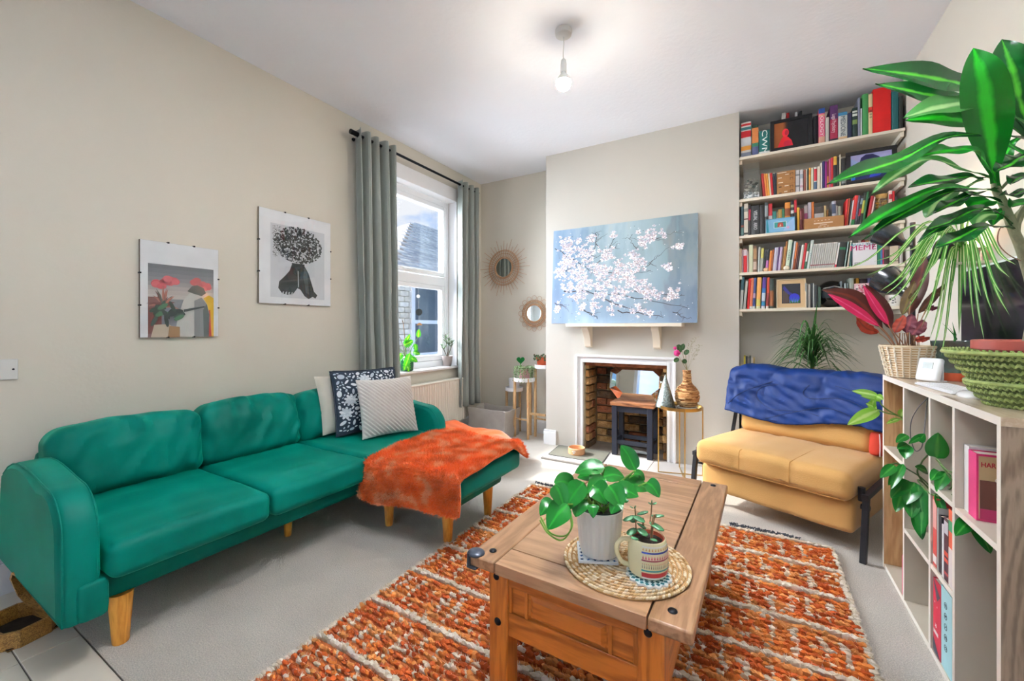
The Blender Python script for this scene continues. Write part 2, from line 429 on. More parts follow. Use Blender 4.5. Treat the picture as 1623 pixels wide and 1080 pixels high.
b = MB(); b.box((XL-.1, .515, -.08), (XR+.1, YB+.35, 0)); struct('floor', b, CARP)
tl = thing('floor_tiled', None, None, (0, 0, 0)); tl['kind'] = 'structure'; tl.name = 'trim_1'
b = MB(); b.box((XL-.1, YN, -.08), (XR+.1, .511, -.006)); part('grout_bed', b, GROUT, tl)
xs = -2.72
for x0 in (-2.72, -2.12, -1.52, -.92, -.32, .28):       # threshold strip and the tile rows by the doorway
    b = MB(); b.box((x0+.0015, .3675, -.06), (min(x0+.5985, XR), .5105, .001)); part('tile', b, TILE, tl, bev=.0015)
for j in range(3):
    for i in range(6):
        x0 = -2.72+i*.6
        b = MB(); b.box((x0+.0015, .3645-.6*(j+1)+.003, -.06), (min(x0+.5985, XR), .3645-.6*j, -.001)); part('tile', b, TILE, tl, bev=.0015)
b = MB(); b.box((XL-.1, YN, HC), (XR+.1, YB+.1, HC+.1)); struct('ceiling', b, CEIL)
WY0, WY1, WZ0, WZ1 = 2.35, 3.51, .70, 2.59
b = MB(); T = .165
b.box((XL-T, YN, 0), (XL, WY0, HC)); b.box((XL-T, WY1, 0), (XL, YB+.1, HC)); b.box((XL-T, WY0, 0), (XL, WY1, WZ0)); b.box((XL-T, WY0, WZ1), (XL, WY1, HC))
struct('wall_left', b, WALL)
b = MB(); b.box((XR, YN, 0), (XR+.1, YB+.1, HC)); struct('wall_right', b, WALL)
# near wall behind the photographer, its door opening added for fill light
b = MB(); b.box((XL, YN-.1, 0), (-2.4, YN, HC)); b.box((.5, YN-.1, 0), (XR, YN, HC)); b.box((-2.4, YN-.1, 2.3), (.5, YN, HC)); struct('wall_near', b, WALL)
# back wall: alcoves at YB, chimney breast to YF with the fireplace opening
FX0, FX1, FZ = -1.357, -.623, .806; BX0, BX1 = -1.74, -.10
b = MB(); b.box((XL-.1, YB, 0), (BX0, YB+.1, HC)); b.box((BX1, YB, 0), (XR+.1, YB+.1, HC)); struct('wall_back', b, WALL)
b = MB(); b.box((BX0, YF, 0), (FX0, YB+.1, HC)); b.box((FX1, YF, 0), (BX1, YB+.1, HC)); b.box((FX0, YF, FZ), (FX1, YB+.1, HC)); b.box((FX0, YB+.05, 0), (FX1, YB+.35, FZ+.1))
struct('wall_breast', b, WALLB)

# brick lining of the fireplace, each brick its own piece
fb = thing('fireplace', None, None, (-.99, 3.8, 0)); fb['kind'] = 'structure'; fb.name = 'wall_fireplace'
MORT = mat('old_mortar', '9a8a6c', .95, noise_=(40, .15))
b = MB(); b.box((FX0, YB+.02, 0), (FX1, YB+.05, FZ)); b.box((FX0+.0, YF+.02, 0), (FX0+.012, YB+.03, FZ)); b.box((FX1-.012, YF+.02, 0), (FX1, YB+.03, FZ)); part('mortar', b, MORT, fb)
BRM = [mat('brick_'+n, c, .9, noise_=(25, .25), bump=(60, .8), c2=c2) for n, c, c2 in (('ochre', 'a77b43', '7a5428'), ('rust', '9a5a34', '6f3c20'), ('dark', '5d4226', '3a2a1a'), ('tan', 'c09a63', '8d6535'))]
rr = random.Random(3)
bricks = {}
def brick_mesh(k, lx, ly, lz):
    b = MB(); b.rbox((-lx/2, -ly/2, -lz/2), (lx/2, ly/2, lz/2), .006, seg=3, wr=.004, wsc=20, seed=k*3.1)
    return mkmesh('brick', b, BRM[k % 4])
bm_back = [brick_mesh(k, .2, .05, .062) for k in range(8)]; bm_half = [brick_mesh(k, .095, .05, .062) for k in range(4)]
bm_side = [brick_mesh(k, .05, .2, .062) for k in range(8)]; bm_sideh = [brick_mesh(k, .05, .09, .062) for k in range(4)]
def put(me, loc, name='brick', parent=fb):
    o = bpy.data.objects.new(name, me); col.objects.link(o); o.parent = parent; o.location = WM[root_of(parent)] @ Vector(loc)
    o.rotation_euler = (rr.uniform(-.02, .02), rr.uniform(-.02, .02), rr.uniform(-.02, .02)); return o
for r in range(11):
    z = .033+r*.074; off = (r % 2)*.105; x = FX0+.02
    if r % 2: put(bm_half[rr.randrange(4)], (x+.05, YB, z)); x += .105
    while x+.2 <= FX1-.01: put(bm_back[rr.randrange(8)], (x+.1, YB+rr.uniform(-.004, .006), z)); x += .21
    if FX1-x > .08: put(bm_half[rr.randrange(4)], (x+.05, YB, z))
    for X in (FX0+.018, FX1-.018):
        y = YF+.028
        if r % 2: put(bm_sideh[rr.randrange(4)], (X, y+.045, z)); y += .1
        while y+.19 <= YB-.02: put(bm_side[rr.randrange(8)], (X, y+.1, z)); y += .21
        if YB-.02-y > .08: put(bm_sideh[rr.randrange(4)], (X, y+.045, z))
b = MB(); b.box((FX0, YF+.02, .775), (FX1, YB+.03, .806)); part('lintel', b, BRM[1], fb)
b = MB(); b.box((FX0+.01, YF, 0), (FX1-.01, YB-.02, .012)); part('fire_floor', b, mat('slate_floor', '6f655c', .6, noise_=(10, .2)), fb)
# white surround
b = MB()
def arch(b, w, y0, y1, x0=FX0, x1=FX1, zt=FZ):
    b.box((x0-w, y0, 0), (x0, y1, zt+w)); b.box((x1, y0, 0), (x1+w, y1, zt+w)); b.box((x0, y0, zt), (x1, y1, zt+w))
arch(b, .07, YF-.012, YF); arch(b, .02, YF-.03, YF-.012, FX0-.05, FX1+.05, FZ+.05); arch(b, .022, YF-.022, YF-.012)
struct('trim_2', b, WHITE, bev=.003)
# hearth slab of pale tiles, its edge strip
hs = thing('hearth', None, None, (-.9, 3.4, 0)); hs['kind'] = 'structure'; hs.name = 'floor_hearth'
b = MB(); b.box((-1.56, 3.19, 0), (-.30, YF, .006)); part('grout_bed', b, GROUT, hs)
for x0, x1 in ((-1.56, -1.14), (-1.14, -.72), (-.72, -.30)):
    b = MB(); b.box((x0+.002, 3.215, 0), (x1-.002, YF-.001, .010)); part('tile', b, HEARTHM, hs, bev=.001)
b = MB(); b.box((-1.575, 3.185, 0), (-.30, 3.212, .012)); part('edge_strip', b, mat('grey_edge_strip', '8b8781', .5), hs)
# skirtings
def skirt(name, segs, h=.14, t=.018):
    b = MB()
    for x0, y0, x1, y1, nx_, ny_ in segs:
        a = (min(x0, x1, x0+nx_*t, x1+nx_*t), min(y0, y1, y0+ny_*t, y1+ny_*t)); c_ = (max(x0, x1, x0+nx_*t, x1+nx_*t), max(y0, y1, y0+ny_*t, y1+ny_*t))
        b.box((*a, 0), (*c_, h-.02)); 
        t2 = t*.6; a = (min(x0, x1, x0+nx_*t2, x1+nx_*t2), min(y0, y1, y0+ny_*t2, y1+ny_*t2)); c_ = (max(x0, x1, x0+nx_*t2, x1+nx_*t2), max(y0, y1, y0+ny_*t2, y1+ny_*t2))
        b.box((*a, h-.02), (*c_, h))
    struct(name, b, WHITE, bev=.003)
skirt('baseboard_left', [(XL, YN, XL, YB, 1, 0)], .15)
skirt('baseboard_back', [(XL+.02, YB, BX0, YB, 0, -1), (BX1, YB, XR-.02, YB, 0, -1)])
skirt('baseboard_breast', [(BX0-.018, YF, BX0+.11, YF, 0, -1), (BX0, YF, BX0, YB-.02, -1, 0)])
skirt('baseboard_right', [(XR, YN, XR, YB, -1, 0)])

# ---------------------------------------------------------------- window in the left wall
win = thing('window_1', None, None, (XL-.13, 2.93, WZ0)); win['kind'] = 'structure'
GX = -2.86
UPVC = mat('white_upvc', 'f4f5f8', .25, noise_=(3, .01))
b = MB()
b.box((XL-.165, WY0, WZ0), (GX-.04, WY0+.06, 2.455)); b.box((XL-.165, WY1-.002, WZ0), (XL-.001, WY1, 2.455))
def ring(b, y0, y1, z0, z1, w, x0, x1, wb=None):
    wb = wb or w
    b.box((x0, y0, z0), (x1, y0+w, z1)); b.box((x0, y1-w, z0), (x1, y1, z1)); b.box((x0, y0+w, z0), (x1, y1-w, z0+wb)); b.box((x0, y0+w, z1-w), (x1, y1-w, z1))
b = MB(); ring(b, WY0+.001, WY1-.001, WZ0+.012, 2.455, .055, GX-.07, GX+.02, .07); b.box((GX-.07, WY0+.05, 1.56), (GX+.012, WY1-.05, 1.65)); part('window_frame', b, UPVC, win, bev=.004)
b = MB(); ring(b, WY0+.06, WY1-.056, 1.655, 2.397, .045, GX-.04, GX+.034); part('sash', b, UPVC, win, bev=.006)
b = MB(); ring(b, WY0+.06, WY1-.056, .785, 1.56, .042, GX-.05, GX+.012, .055); part('sash', b, UPVC, win, bev=.006)
GL = glassmat('window_glass', (.97, .98, 1), .05)
b = MB(); b.box((GX-.012, WY0+.1, 1.69), (GX-.008, WY1-.095, 2.36)); part('pane', b, GL, win)
b = MB(); b.box((GX-.022, WY0+.1, .83), (GX-.018, WY1-.095, 1.525)); part('pane', b, GL, win)
b = MB(); b.box((XL-.12, WY0+.001, 2.456), (XL+.004, WY1, 2.589)); part('head_board', b, WHITE, win, bev=.003)
b = MB(); b.box((XL-.21, WY0+.001, WZ0-.0), (XL+.03, WY1-.001, WZ0+.022)); b.box((XL+.0, WY0-.03, WZ0-.0), (XL+.035, WY1+.03, WZ0+.022)); part('window_sill', b, WHITE, win, bev=.006)
b = MB(); b.box((XL-.125, WY0, WZ0+.02), (XL-.001, WY0+.003, 2.455)); b.box((XL-.105, WY1-.003, WZ0+.02), (XL-.001, WY1, 2.455)); part('reveal_lining', b, WHITE, win)
b = MB(); b.box((GX+.034, 2.82, 1.675), (GX+.05, 2.94, 1.69)); b.tube([(GX+.045, 2.83, 1.68), (GX+.06, 2.88, 1.68), (GX+.045, 2.93, 1.68)], .006); part('sash_handle', b, UPVC, win)
# unseen glazed door added behind the camera for fill light
dr = thing('door_added', None, None, (-.95, YN-.05, 0)); dr['kind'] = 'structure'
b = MB(); b.box((-2.4, YN-.09, 0), (-2.33, YN-.03, 2.3)); b.box((.43, YN-.09, 0), (.5, YN-.03, 2.3)); b.box((-2.4, YN-.09, 2.23), (.5, YN-.03, 2.3)); b.box((-.985, YN-.09, 0), (-.915, YN-.03, 2.3)); b.box((-2.33, YN-.09, 0), (.43, YN-.03, .08)); part('door_frame', b, UPVC, dr)
b = MB(); b.box((-2.33, YN-.062, .08), (-.985, YN-.058, 2.23)); part('pane', b, GL, dr)
b = MB(); b.box((-.915, YN-.062, .08), (.43, YN-.058, 2.23)); part('pane', b, GL, dr)

# ---------------------------------------------------------------- neighbour's house outside
nh = thing('neighbouring_house', 'neighbouring stone house with slate roof and white window, seen through the window', 'house', (-5.6, 6.5, -3))
NB = [mat('stone_'+str(i), c, .9, noise_=(9, .12), bump=(30, .5)) for i, c in enumerate(('e6ddcc', 'd6cdbb', 'efe8da'))]
b = MB(); b.box((-5.9, 3.6, -3), (-5.56, 5.72, 2.1)); b.box((-5.9, 6.75, -3), (-5.56, 10, 2.1)); b.box((-5.9, 5.72, -3), (-5.56, 6.75, .55)); b.box((-9, 3.6, -3), (-5.9, 10, 2.1)); part('wall', b, mat('house_mortar', 'c4bbab', .95), nh)
bm = []
for k in range(6):
    q = MB(); q.rbox((-.03, -.105, -.045), (.03, .105, .045), .01, seg=3, wr=.008, wsc=15, seed=k*2.); bm.append(mkmesh('brick', q, NB[k % 3]))
for r in range(16):
    y = 4.45+(r % 2)*.11; z = .45+r*.1
    while y < 5.62:
        put(bm[rr.randrange(6)], (-5.55, y+.105, z), parent=nh); y += .222
ROOF = mat('roof_slate', 'dedad6', .7, noise_=(6, .15), bump=(20, .4))  # roof, slate and stone colours raised to hold sunlit haze
b = MB(); slope0, slope1 = Vector((-5.3, 0, 2.12)), Vector((-8.6, 0, 4.2)); nrow = 26
for i in range(nrow):
    f0, f1 = i/nrow, (i+1)/nrow; a = slope0.lerp(slope1, f0); c_ = slope0.lerp(slope1, f1+.01)
    yl = 5.0+3.9*f0; x = yl+(i % 2)*.15
    while x < 14:
        w = .29; j = rr.uniform(-.006, .006)
        b.add([(a.x, x, a.z+.045+j), (a.x, x+w, a.z+.045+j), (c_.x, x+w, c_.z+.012), (c_.x, x, c_.z+.012), (a.x, x, a.z+.02), (a.x, x+w, a.z+.02)], [(0, 1, 2, 3), (0, 4, 5, 1)], c=random.choice(('e2dcd2', 'ece6da', 'd4cec6', 'f2ece2')))
        x += .3
part('slates', b, mat('slate_tint', None, .7, attr=True, noise_=(8, .12)), nh, kind='stuff', sm=False)
b = MB(); b.add([(-5.3, 5.0, 2.1), (-5.3, 14, 2.1), (-8.6, 14, 4.18), (-8.6, 8.9, 4.18), (-11.9, 5.0, 2.1)], [(0, 1, 2, 3), (0, 3, 4)]); part('roof', b, ROOF, nh)
b = MB(); b.box((-5.42, 3.5, 2.02), (-5.28, 10.6, 2.12)); part('gutter', b, mat('grey_gutter', '7c828c', .4), nh)
b = MB(); ring(b, 5.72, 6.75, .55, 2.0, .09, -5.62, -5.5); b.box((-5.61, 5.8, 1.2), (-5.52, 6.7, 1.27)); wf = part('window_frame', b, UPVC, nh, label='white sash window frame')
b = MB(); b.box((-5.6, 5.8, .6), (-5.585, 6.7, 1.95)); part('pane', b, mat('dark_window_glass', '59656e', .1), wf)
gd = MB(); gd.box((-30, -20, -3.2), (-5, 30, -3)); o = struct('trim_ground', gd, mat('yard_ground', '9a958a', .9)); o.name = 'trim_3'
# ---------------------------------------------------------------- green velvet corner sofa
def velvet(name, c, c2, bumpamt=.25):
    m = mat(name, c, .5, sheen=.0, noise_=(2.2, .3), bump=(5, .10, 2), c2=c2, spec=.08)
    b = m.node_tree.nodes['Principled BSDF']; b.inputs['Sheen Weight'].default_value = .35; b.inputs['Sheen Roughness'].default_value = .4
    b.inputs['Sheen Tint'].default_value = (*lin('00e0b4'), 1) if 'green' in name else (*lin('ffffff'), 1)
    return m
VEL = velvet('green_velvet', '006a5e', '005247')
OAKLEG = wood('orange_oak', 'f5ae48', 'e09436', 'Z', 20)
sf = thing('corner_sofa', 'emerald green velvet corner sofa with chaise end and tapered wooden legs', 'sofa', (-2.0, 1.32, 0))
def tapered(b, x, y, z1, r0=.024, r1=.036, lean=(0, 0)):
    b.lathe([(r0*.9, 0), (r0, .004), (r1, z1)], (x, y, 0), 20)
for (x, y, r1) in ((-1.95, .572, .036), (-2.17, 1.32, .026), (-1.79, 1.68, .032), (-1.39, 1.71, .034), (-1.378, 2.07, .032), (-2.6, .58, .03), (-2.6, 2.1, .03)):
    b = MB(); tapered(b, x, y, .18, r1*.66, r1); part('leg', b, OAKLEG, sf)
b = MB(); b.rbox((-2.68, .50, .17), (-1.93, 2.20, .30), .03, seg=8); part('base_frame', b, VEL, sf)
b = MB(); b.rbox((-1.96, 1.60, .17), (-1.33, 2.17, .29), .03, seg=8); part('chaise_frame', b, VEL, sf)
b = MB(); b.rbox((-2.705, .50, .17), (-2.60, 2.22, .59), .035, seg=10, wr=.004); part('back_frame', b, VEL, sf)
def armprof(yl, yh, top, xf, rb):
    """arm slab: flat-topped, the front upper corner a big round"""
    pts = [(-2.712, .17), (xf, .17)]
    n = 10; R = .15
    for i in range(n+1):
        a = i/n*PI/2; pts.append((xf-R+R*math.cos(a)+0, top-.03-R+R*math.sin(a)))
    for i in range(1, 9):
        f = i/9; pts.append((xf-R-(2.712+xf-R)*f, top-.03+.03*math.sin(PI*f)-.12*f**5))
    return pts
def make_arm(yl, yh, top, xf):
    b = MB(); prof = armprof(yl, yh, top, xf, .03); th = yh-yl; cx = sum(p[0] for p in prof)/len(prof); cz = sum(p[1] for p in prof)/len(prof)
    rings = []; K = 9
    for k in range(K+1):
        f = -1+2*k/K; off = .035*(1-math.sqrt(max(0, 1-abs(f)**5))); y = (yl+yh)/2+f*th/2
        ring_ = []
        for (x, z) in prof:
            d = Vector((x-cx, z-cz)); L_ = d.length; d = d*(1-off/L_*1.2)
            ring_.append((cx+d.x, y, cz+d.y))
        rings.append(ring_)
    m_ = len(prof); b.grid([q for r_ in rings for q in r_], K+1, m_, closed=True)
    b.add(rings[0], [tuple(range(m_))]); b.add(rings[-1], [tuple(range(m_))[::-1]])
    return b, rings
for yl, yh, top in ((.40, .505, .615), (2.205, 2.29, .60)):
    b, rings = make_arm(yl, yh, top, -1.87); a_ = part('armrest', b, VEL, sf, ang=60)
    q = MB(); q.tube([(x, y-.001, z) for x, y, z in rings[1]], .003, 6, cap=False); q.tube([(x, y, z) for x, y, z in rings[-2]], .003, 6, cap=False); part('piping', q, VEL, a_)
b = MB(); b.rbox((-1.93, .44, .165), (-1.855, .52, .29), .02, seg=6); part('front_corner', b, VEL, sf)
def wrk(cx, cy, amt, sd_):
    """creases running away from the cushion's button-less seams"""
    def fn(p):
        q = p.copy(); f = noise.noise(Vector((p.x*9+sd_, p.y*3, p.z*5)))+.6*noise.noise(Vector((p.x*5, p.y*15+sd_, p.z*4)))
        q.z += amt*f*(1 if p.z > .36 else .3); return q
    return fn
for i, (y0, y1) in enumerate(((.51, 1.045), (1.05, 1.575))):
    b = MB(); b.rbox((-2.60, y0, .275), (-1.83, y1, .398), .035, seg=34, puff=.014, fn=wrk(0, 0, .006, i*7.3)); s_ = part('seat_cushion', b, VEL, sf)
    q = MB(); yy = [(-2.55, y1-.012, .372), (-2.2, y1-.006, .385), (-1.9, y1-.008, .38), (-1.845, y1-.012, .35), (-1.84, y1-.01, .30)]; q.tube(crom(yy, 16), .003, 6); part('piping', q, VEL, s_)
b = MB(); b.rbox((-2.60, 1.58, .275), (-1.215, 2.195, .402), .035, seg=30, puff=.008, fn=wrk(0, 0, .005, 21)); part('chaise_cushion', b, VEL, sf)
def backcush(y0, y1, zt, sd_, x0=-2.60, lean=.20, th=.17):
    b = MB(); h = zt-.385
    M = Matrix.Translation((x0+.09, (y0+y1)/2, .385)) @ Matrix.Rotation(-lean, 4, 'Y')
    w = (y1-y0)/2
    def fn(p):
        # pinched top seams and pull creases from the top edge
        q = p.copy(); u_ = p.y/w; top = max(0, (p.z-h*.45)/(h*.55))
        crease = .026*math.sin(u_*16+sd_+3.2*noise.noise(Vector((u_*2+sd_, p.z*6, 0)))-(h-p.z)*u_*14)*top*max(0, 1-abs(u_))**.7
        crease += .019*noise.noise(Vector((u_*3.5+p.z*6+sd_, p.z*14-u_*5, sd_)))+.006*noise.noise(Vector((u_*9+sd_, p.z*9, 2)))
        q.x += crease*(1 if p.x > 0 else .2); q.z += .005*noise.noise(Vector((u_*3+sd_, 0, 0)))*top - .02*top*abs(u_)**4
        q.z += .012*(1-u_*u_)*top
        return q
    b.rbox((-th/2, -w, 0), (th/2, w, h), .055, seg=40, puff=.035, fn=fn, M=M)
    part('back_cushion', b, VEL, sf)
backcush(.495, 1.05, .70, 1.1, lean=.12); backcush(1.045, 1.585, .715, 4.4); backcush(1.585, 2.17, .705, 8.2, lean=.2)

# ---------------------------------------------------------------- scatter cushions
def pillow(name, label, bl, br, tl_, th, m, corner=.02, seg=28, ribs=0, grp=None, flop=0, patt=None):
    """square pillow from its bottom-left, bottom-right and top-left corners"""
    bl, br, tl_ = Vector(bl), Vector(br), Vector(tl_); ux = br-bl; uz = tl_-bl; W, H = ux.length, uz.length; n_ = ux.cross(uz).normalized()
    b = MB(); ctr = bl+ux/2+uz/2; pa = {}
    for side in (1, -1):
        vs = []
        for i in range(seg+1):
            for j in range(seg+1):
                u_, v_ = 2*i/seg-1, 2*j/seg-1
                f = max(0, (1-abs(u_)**2.6)*(1-abs(v_)**2.6))**.55
                pin = 1-.055*(1-v_*v_)*abs(u_)**3; pin2 = 1-.055*(1-u_*u_)*abs(v_)**3
                z = side*th/2*f
                if ribs and side == 1: z += (.0065)*math.sin((u_*W*.5+v_*H*.5*1.0)*ribs)*min(1, f*2)
                z += .004*noise.noise(Vector((u_*2.5, v_*2.5, th*40)))*f*side
                p = ctr+ux*(u_/2*pin)+uz*(v_/2*pin2)+n_*(z-flop*(max(0, v_))**2*.05)
                vs.append(p)
        n1 = seg+1; fs = [(i*n1+j, (i+1)*n1+j, (i+1)*n1+j+1, i*n1+j+1) for i in range(seg) for j in range(seg)]
        if side == -1: fs = [f_[::-1] for f_ in fs]
        b.add(vs, fs, mi=0 if side == 1 else 0)
    o = solo(name, b, m, label, 'cushion', grp); return o, ctr, ux, uz, n_, W, H
CORD = mat('white_cord_fabric', 'e4e0da', .9, sheen=.3, noise_=(20, .03), bump=(200, .2))
NAVY = mat('navy_cotton', '1c2b3c', .9, noise_=(30, .06))
CREAMP = mat('cream_cushion', 'd9d2c4', .9, noise_=(15, .05))
pillow('scatter_cushion', 'plain cream scatter cushion mostly hidden behind the navy floral one', (-2.40, 1.69, .425), (-2.31, 2.12, .425), (-2.49, 1.69, .80), .10, CREAMP, grp='scatter cushions on the sofa')
o, ctr, ux, uz, n_, W, H = pillow('scatter_cushion', 'navy scatter cushion printed with white flowers, on the chaise behind the white one', (-2.31, 1.72, .42), (-2.17, 2.16, .42), (-2.42, 1.75, .835), .12, NAVY, grp='scatter cushions on the sofa')
# printed flowers, laid just above the cloth
def surf(u_, v_, th, ctr=ctr, ux=ux, uz=uz, n_=n_):
    f = max(0, (1-abs(u_)**2.6)*(1-abs(v_)**2.6))**.55
    pin = 1-.055*(1-v_*v_)*abs(u_)**3; pin2 = 1-.055*(1-u_*u_)*abs(v_)**3
    return ctr+ux*(u_/2*pin)+uz*(v_/2*pin2)+n_*(th/2*f+.0035)
fl = MB(); rg = random.Random(11); cells = []
for t in range(9000):
    u_, v_ = rg.uniform(-.9, .9), rg.uniform(-.9, .9); r = rg.choice((.2, .16)) if t < 14 else rg.choice((.06, .08, .10, .12)) if t < 800 else rg.choice((.04, .05))
    if all((u_-a)**2+(v_-c_)**2 > ((r+q)*.86)**2 for a, c_, q in cells): cells.append((u_, v_, r))
for u0, v0, r in cells:
    if r > .14:
        for ring_, npet, rr_ in ((0, 9, 1), (1, 7, .66), (2, 5, .33)):
            for k in range(npet):
                a = 2*PI*k/npet+ring_*.4; c0 = (u0+math.cos(a)*r*rr_*.62, v0+math.sin(a)*r*rr_*.62); pl = r*.36*rr_**.5; pw = r*.2*rr_**.5
                pts = [surf(c0[0]+math.cos(a)*math.cos(t)*pl-math.sin(a)*math.sin(t)*pw, c0[1]+math.sin(a)*math.cos(t)*pl+math.cos(a)*math.sin(t)*pw, .12) for t in [i*PI/5 for i in range(10)]]
                fl.add(pts, [tuple(range(10))], c=rg.choice(('dfe3e6', 'c9d0d6', 'eef0f2')))
    else:
        a0 = rg.uniform(0, 6.28); k2 = rg.uniform(.35, .8)
        pts = [surf(u0+r*.85*(math.cos(a0)*math.cos(t)-math.sin(a0)*math.sin(t)*k2), v0+r*.85*(math.sin(a0)*math.cos(t)+math.cos(a0)*math.sin(t)*k2), .12) for t in [i*PI/6 for i in range(12)]]
        fl.add(pts, [tuple(range(12))], c=rg.choice(('dfe3e6', 'b9c3cb', 'eef0f2')))
part('flower_print', fl, mat('white_print', None, .9, attr=True), o, kind='stuff', sm=False)
per = [surf(math.cos(t)/max(abs(math.cos(t)), abs(math.sin(t)))*.995, math.sin(t)/max(abs(math.cos(t)), abs(math.sin(t)))*.995, .12)-n_*.003 for t in [i*2*PI/60 for i in range(61)]]
q = MB(); q.tube(per, .0045, 6, cap=False); part('piping', q, mat('dark_navy_piping', '16202c', .8), o)
pillow('scatter_cushion', 'white corded scatter cushion with diagonal ribs at the front of the chaise', (-2.115, 1.765, .418), (-1.985, 2.125, .418), (-2.21, 1.79, .785), .13, CORD, ribs=227, seg=110, grp='scatter cushions on the sofa')

# ---------------------------------------------------------------- rust fur throw over the chaise
FUR = mat('rust_fur', None, .9, attr=True, sheen=.4, noise_=(7, .3))
tb = MB(); NU, NV = 46, 60
def thr(i, j):
    fu, fv = i/(NU-1), j/(NV-1)
    x = -1.83+(.635+.0)*fu; zt = .422+.012*math.sin(fu*7+fv*5)
    # fv: 0 far edge (y=2.215) .. over the top .. down the near side
    L1, L2 = .66, .21; s_ = fv*(L1+L2)
    slant = -.06*(1-fu)
    if s_ < L1-.02: y = 2.225-s_; z = zt
    else:
        t = s_-(L1-.02); y = 2.225-L1+.02-.035*min(1, t/.04)-.015*math.sin(fu*9); z = zt-.004-max(0, t-.02)*(1+.15*math.sin(fu*5)); x += slant*t/.2
    # end overhang at the far right corner
    if fu > .93 and s_ < .16: z -= (fu-.93)/.07*.10*(1-s_/.16); x += .012
    if s_ >= L1-.02: x += .012*math.sin(fv*9)
    n_ = noise.noise(Vector((x*7, y*7, z*7)))
    return Vector((x, y, z+.010*n_ if s_ < L1 else z))
base = [thr(i, j) for i in range(NU) for j in range(NV)]
def colr(k): return ('ff8c48', 'f67a34', 'e66a26', 'ffb480')[k]
tb.grid(base, NU, NV, c=colr(1)); low = [p-Vector((0, 0, .010)) for p in base]
tw = solo('fur_throw', tb, FUR, 'rust orange fur throw draped over the end of the green chaise', 'throw')
sm_ = tw.modifiers.new('thick', 'SOLIDIFY'); sm_.thickness = .012; sm_.offset = -1
G = np.array(base).reshape(NU, NV, 3); du = np.gradient(G, axis=0); dv = np.gradient(G, axis=1); nr = np.cross(du, dv); nr /= np.linalg.norm(nr, axis=2)[..., None]+1e-9
if nr[10, 10, 2] < 0: nr = -nr
rg2 = np.random.default_rng(5); NS = 60000
fi = rg2.uniform(0, NU-1.01, NS); fj = rg2.uniform(0, NV-1.01, NS); ii = fi.astype(int); jj = fj.astype(int); a = (fi-ii)[:, None]; c_ = (fj-jj)[:, None]
pp = G[ii, jj]*(1-a)*(1-c_)+G[ii+1, jj]*a*(1-c_)+G[ii, jj+1]*(1-a)*c_+G[ii+1, jj+1]*a*c_; nn = nr[ii, jj]
fb_ = MB(); clump = [noise.noise(Vector(p*14)) for p in pp]
strands(fb_, pp, nn+np.array([.35, -.25, 0]), .021, .0018, .6, [colr(3) if q > .25 else colr(0) if q > 0 else colr(1) if q > -.3 else colr(2) for q in clump])
part('fur_pile', fb_, FUR, tw, kind='stuff', sm=False)
# ---------------------------------------------------------------- shag rug
RX0, RX1, RY0, RY1 = -1.352, .335, .30, 2.60
rug = thing('shag_rug', 'rust orange shag rug with cream stripes and tufted ridges under the coffee table', 'rug', ((RX0+RX1)/2, (RY0+RY1)/2, 0))
b = MB(); b.box((RX0, RY0, .0), (RX1, RY1, .010)); part('backing', b, mat('rug_backing', 'a4582a', .95), rug)
RUGM = mat('rug_yarn', None, .95, attr=True, sheen=.35, noise_=(9, .16))
tuft = []; rng = np.random.default_rng(8)
orange = ('c4601e', 'd27c34', 'b65218', 'dc9450', 'a84a14', 'cc7028'); creamc = ('e6dcc8', 'd6c8b0', 'efe6d8')
FEET = [(-.674, 1.035), (-.203, 1.043), (-.657, 1.963), (-.187, 1.971), (-1.39, 1.71), (-1.378, 2.07)]
def tuftmesh(b, x, y, h, r, c):
    if any(abs(x-fx) < .041 and abs(y-fy) < .041 for fx, fy in FEET): return
    n = 7
    a0 = rng.uniform(0, 6.28); tips = []
    o = len(b.v)
    dx, dy = rng.normal(0, .22), rng.normal(0, .22)
    b.v.append((x+dx*h, y+dy*h, .006+h))
    for k in range(n):
        a = a0+2*PI*k/n; rr_ = r*rng.uniform(.75, 1.25); b.v.append((x+math.cos(a)*rr_*1.45+dx*h*.6, y+math.sin(a)*rr_*.72+dy*h*.6, .006+h*rng.uniform(.55, .8)))
    for k in range(n):
        a = a0+2*PI*k/n+.4; b.v.append((x+math.cos(a)*r*1.2, y+math.sin(a)*r*.6, .004))
    for k in range(n):
        k2 = (k+1) % n
        b.f.append((o, o+1+k, o+1+k2)); b.f.append((o+1+k, o+1+n+k, o+1+n+k2, o+1+k2)); b.m += [0, 0]; b.c += [c, c]
    # stray fibres
    for k in range(6):
        a = rng.uniform(0, 6.28); p = (x+math.cos(a)*r*.7, y+math.sin(a)*r*.6, .006+h*.6)
        o2 = len(b.v); L_ = rng.uniform(.008, .016)
        b.v += [(p[0]-.0012, p[1], p[2]), (p[0]+.0012, p[1]+.001, p[2]), (p[0]+math.cos(a)*L_*.6, p[1]+math.sin(a)*L_*.6, p[2]+L_*.7)]
        b.f.append((o2, o2+1, o2+2)); b.m.append(0); b.c.append(c)
tb = MB(); rgc = random.Random(4)
bands = [2.585-.236*i for i in range(11)]
for y in bands:                                   # cream stripe ridges
    x = RX0+.008
    while x < RX1:
        if y > RY0: tuftmesh(tb, x, y+.004*math.sin(x*9), .026, .011, rgc.choice(creamc))
        x += .0115
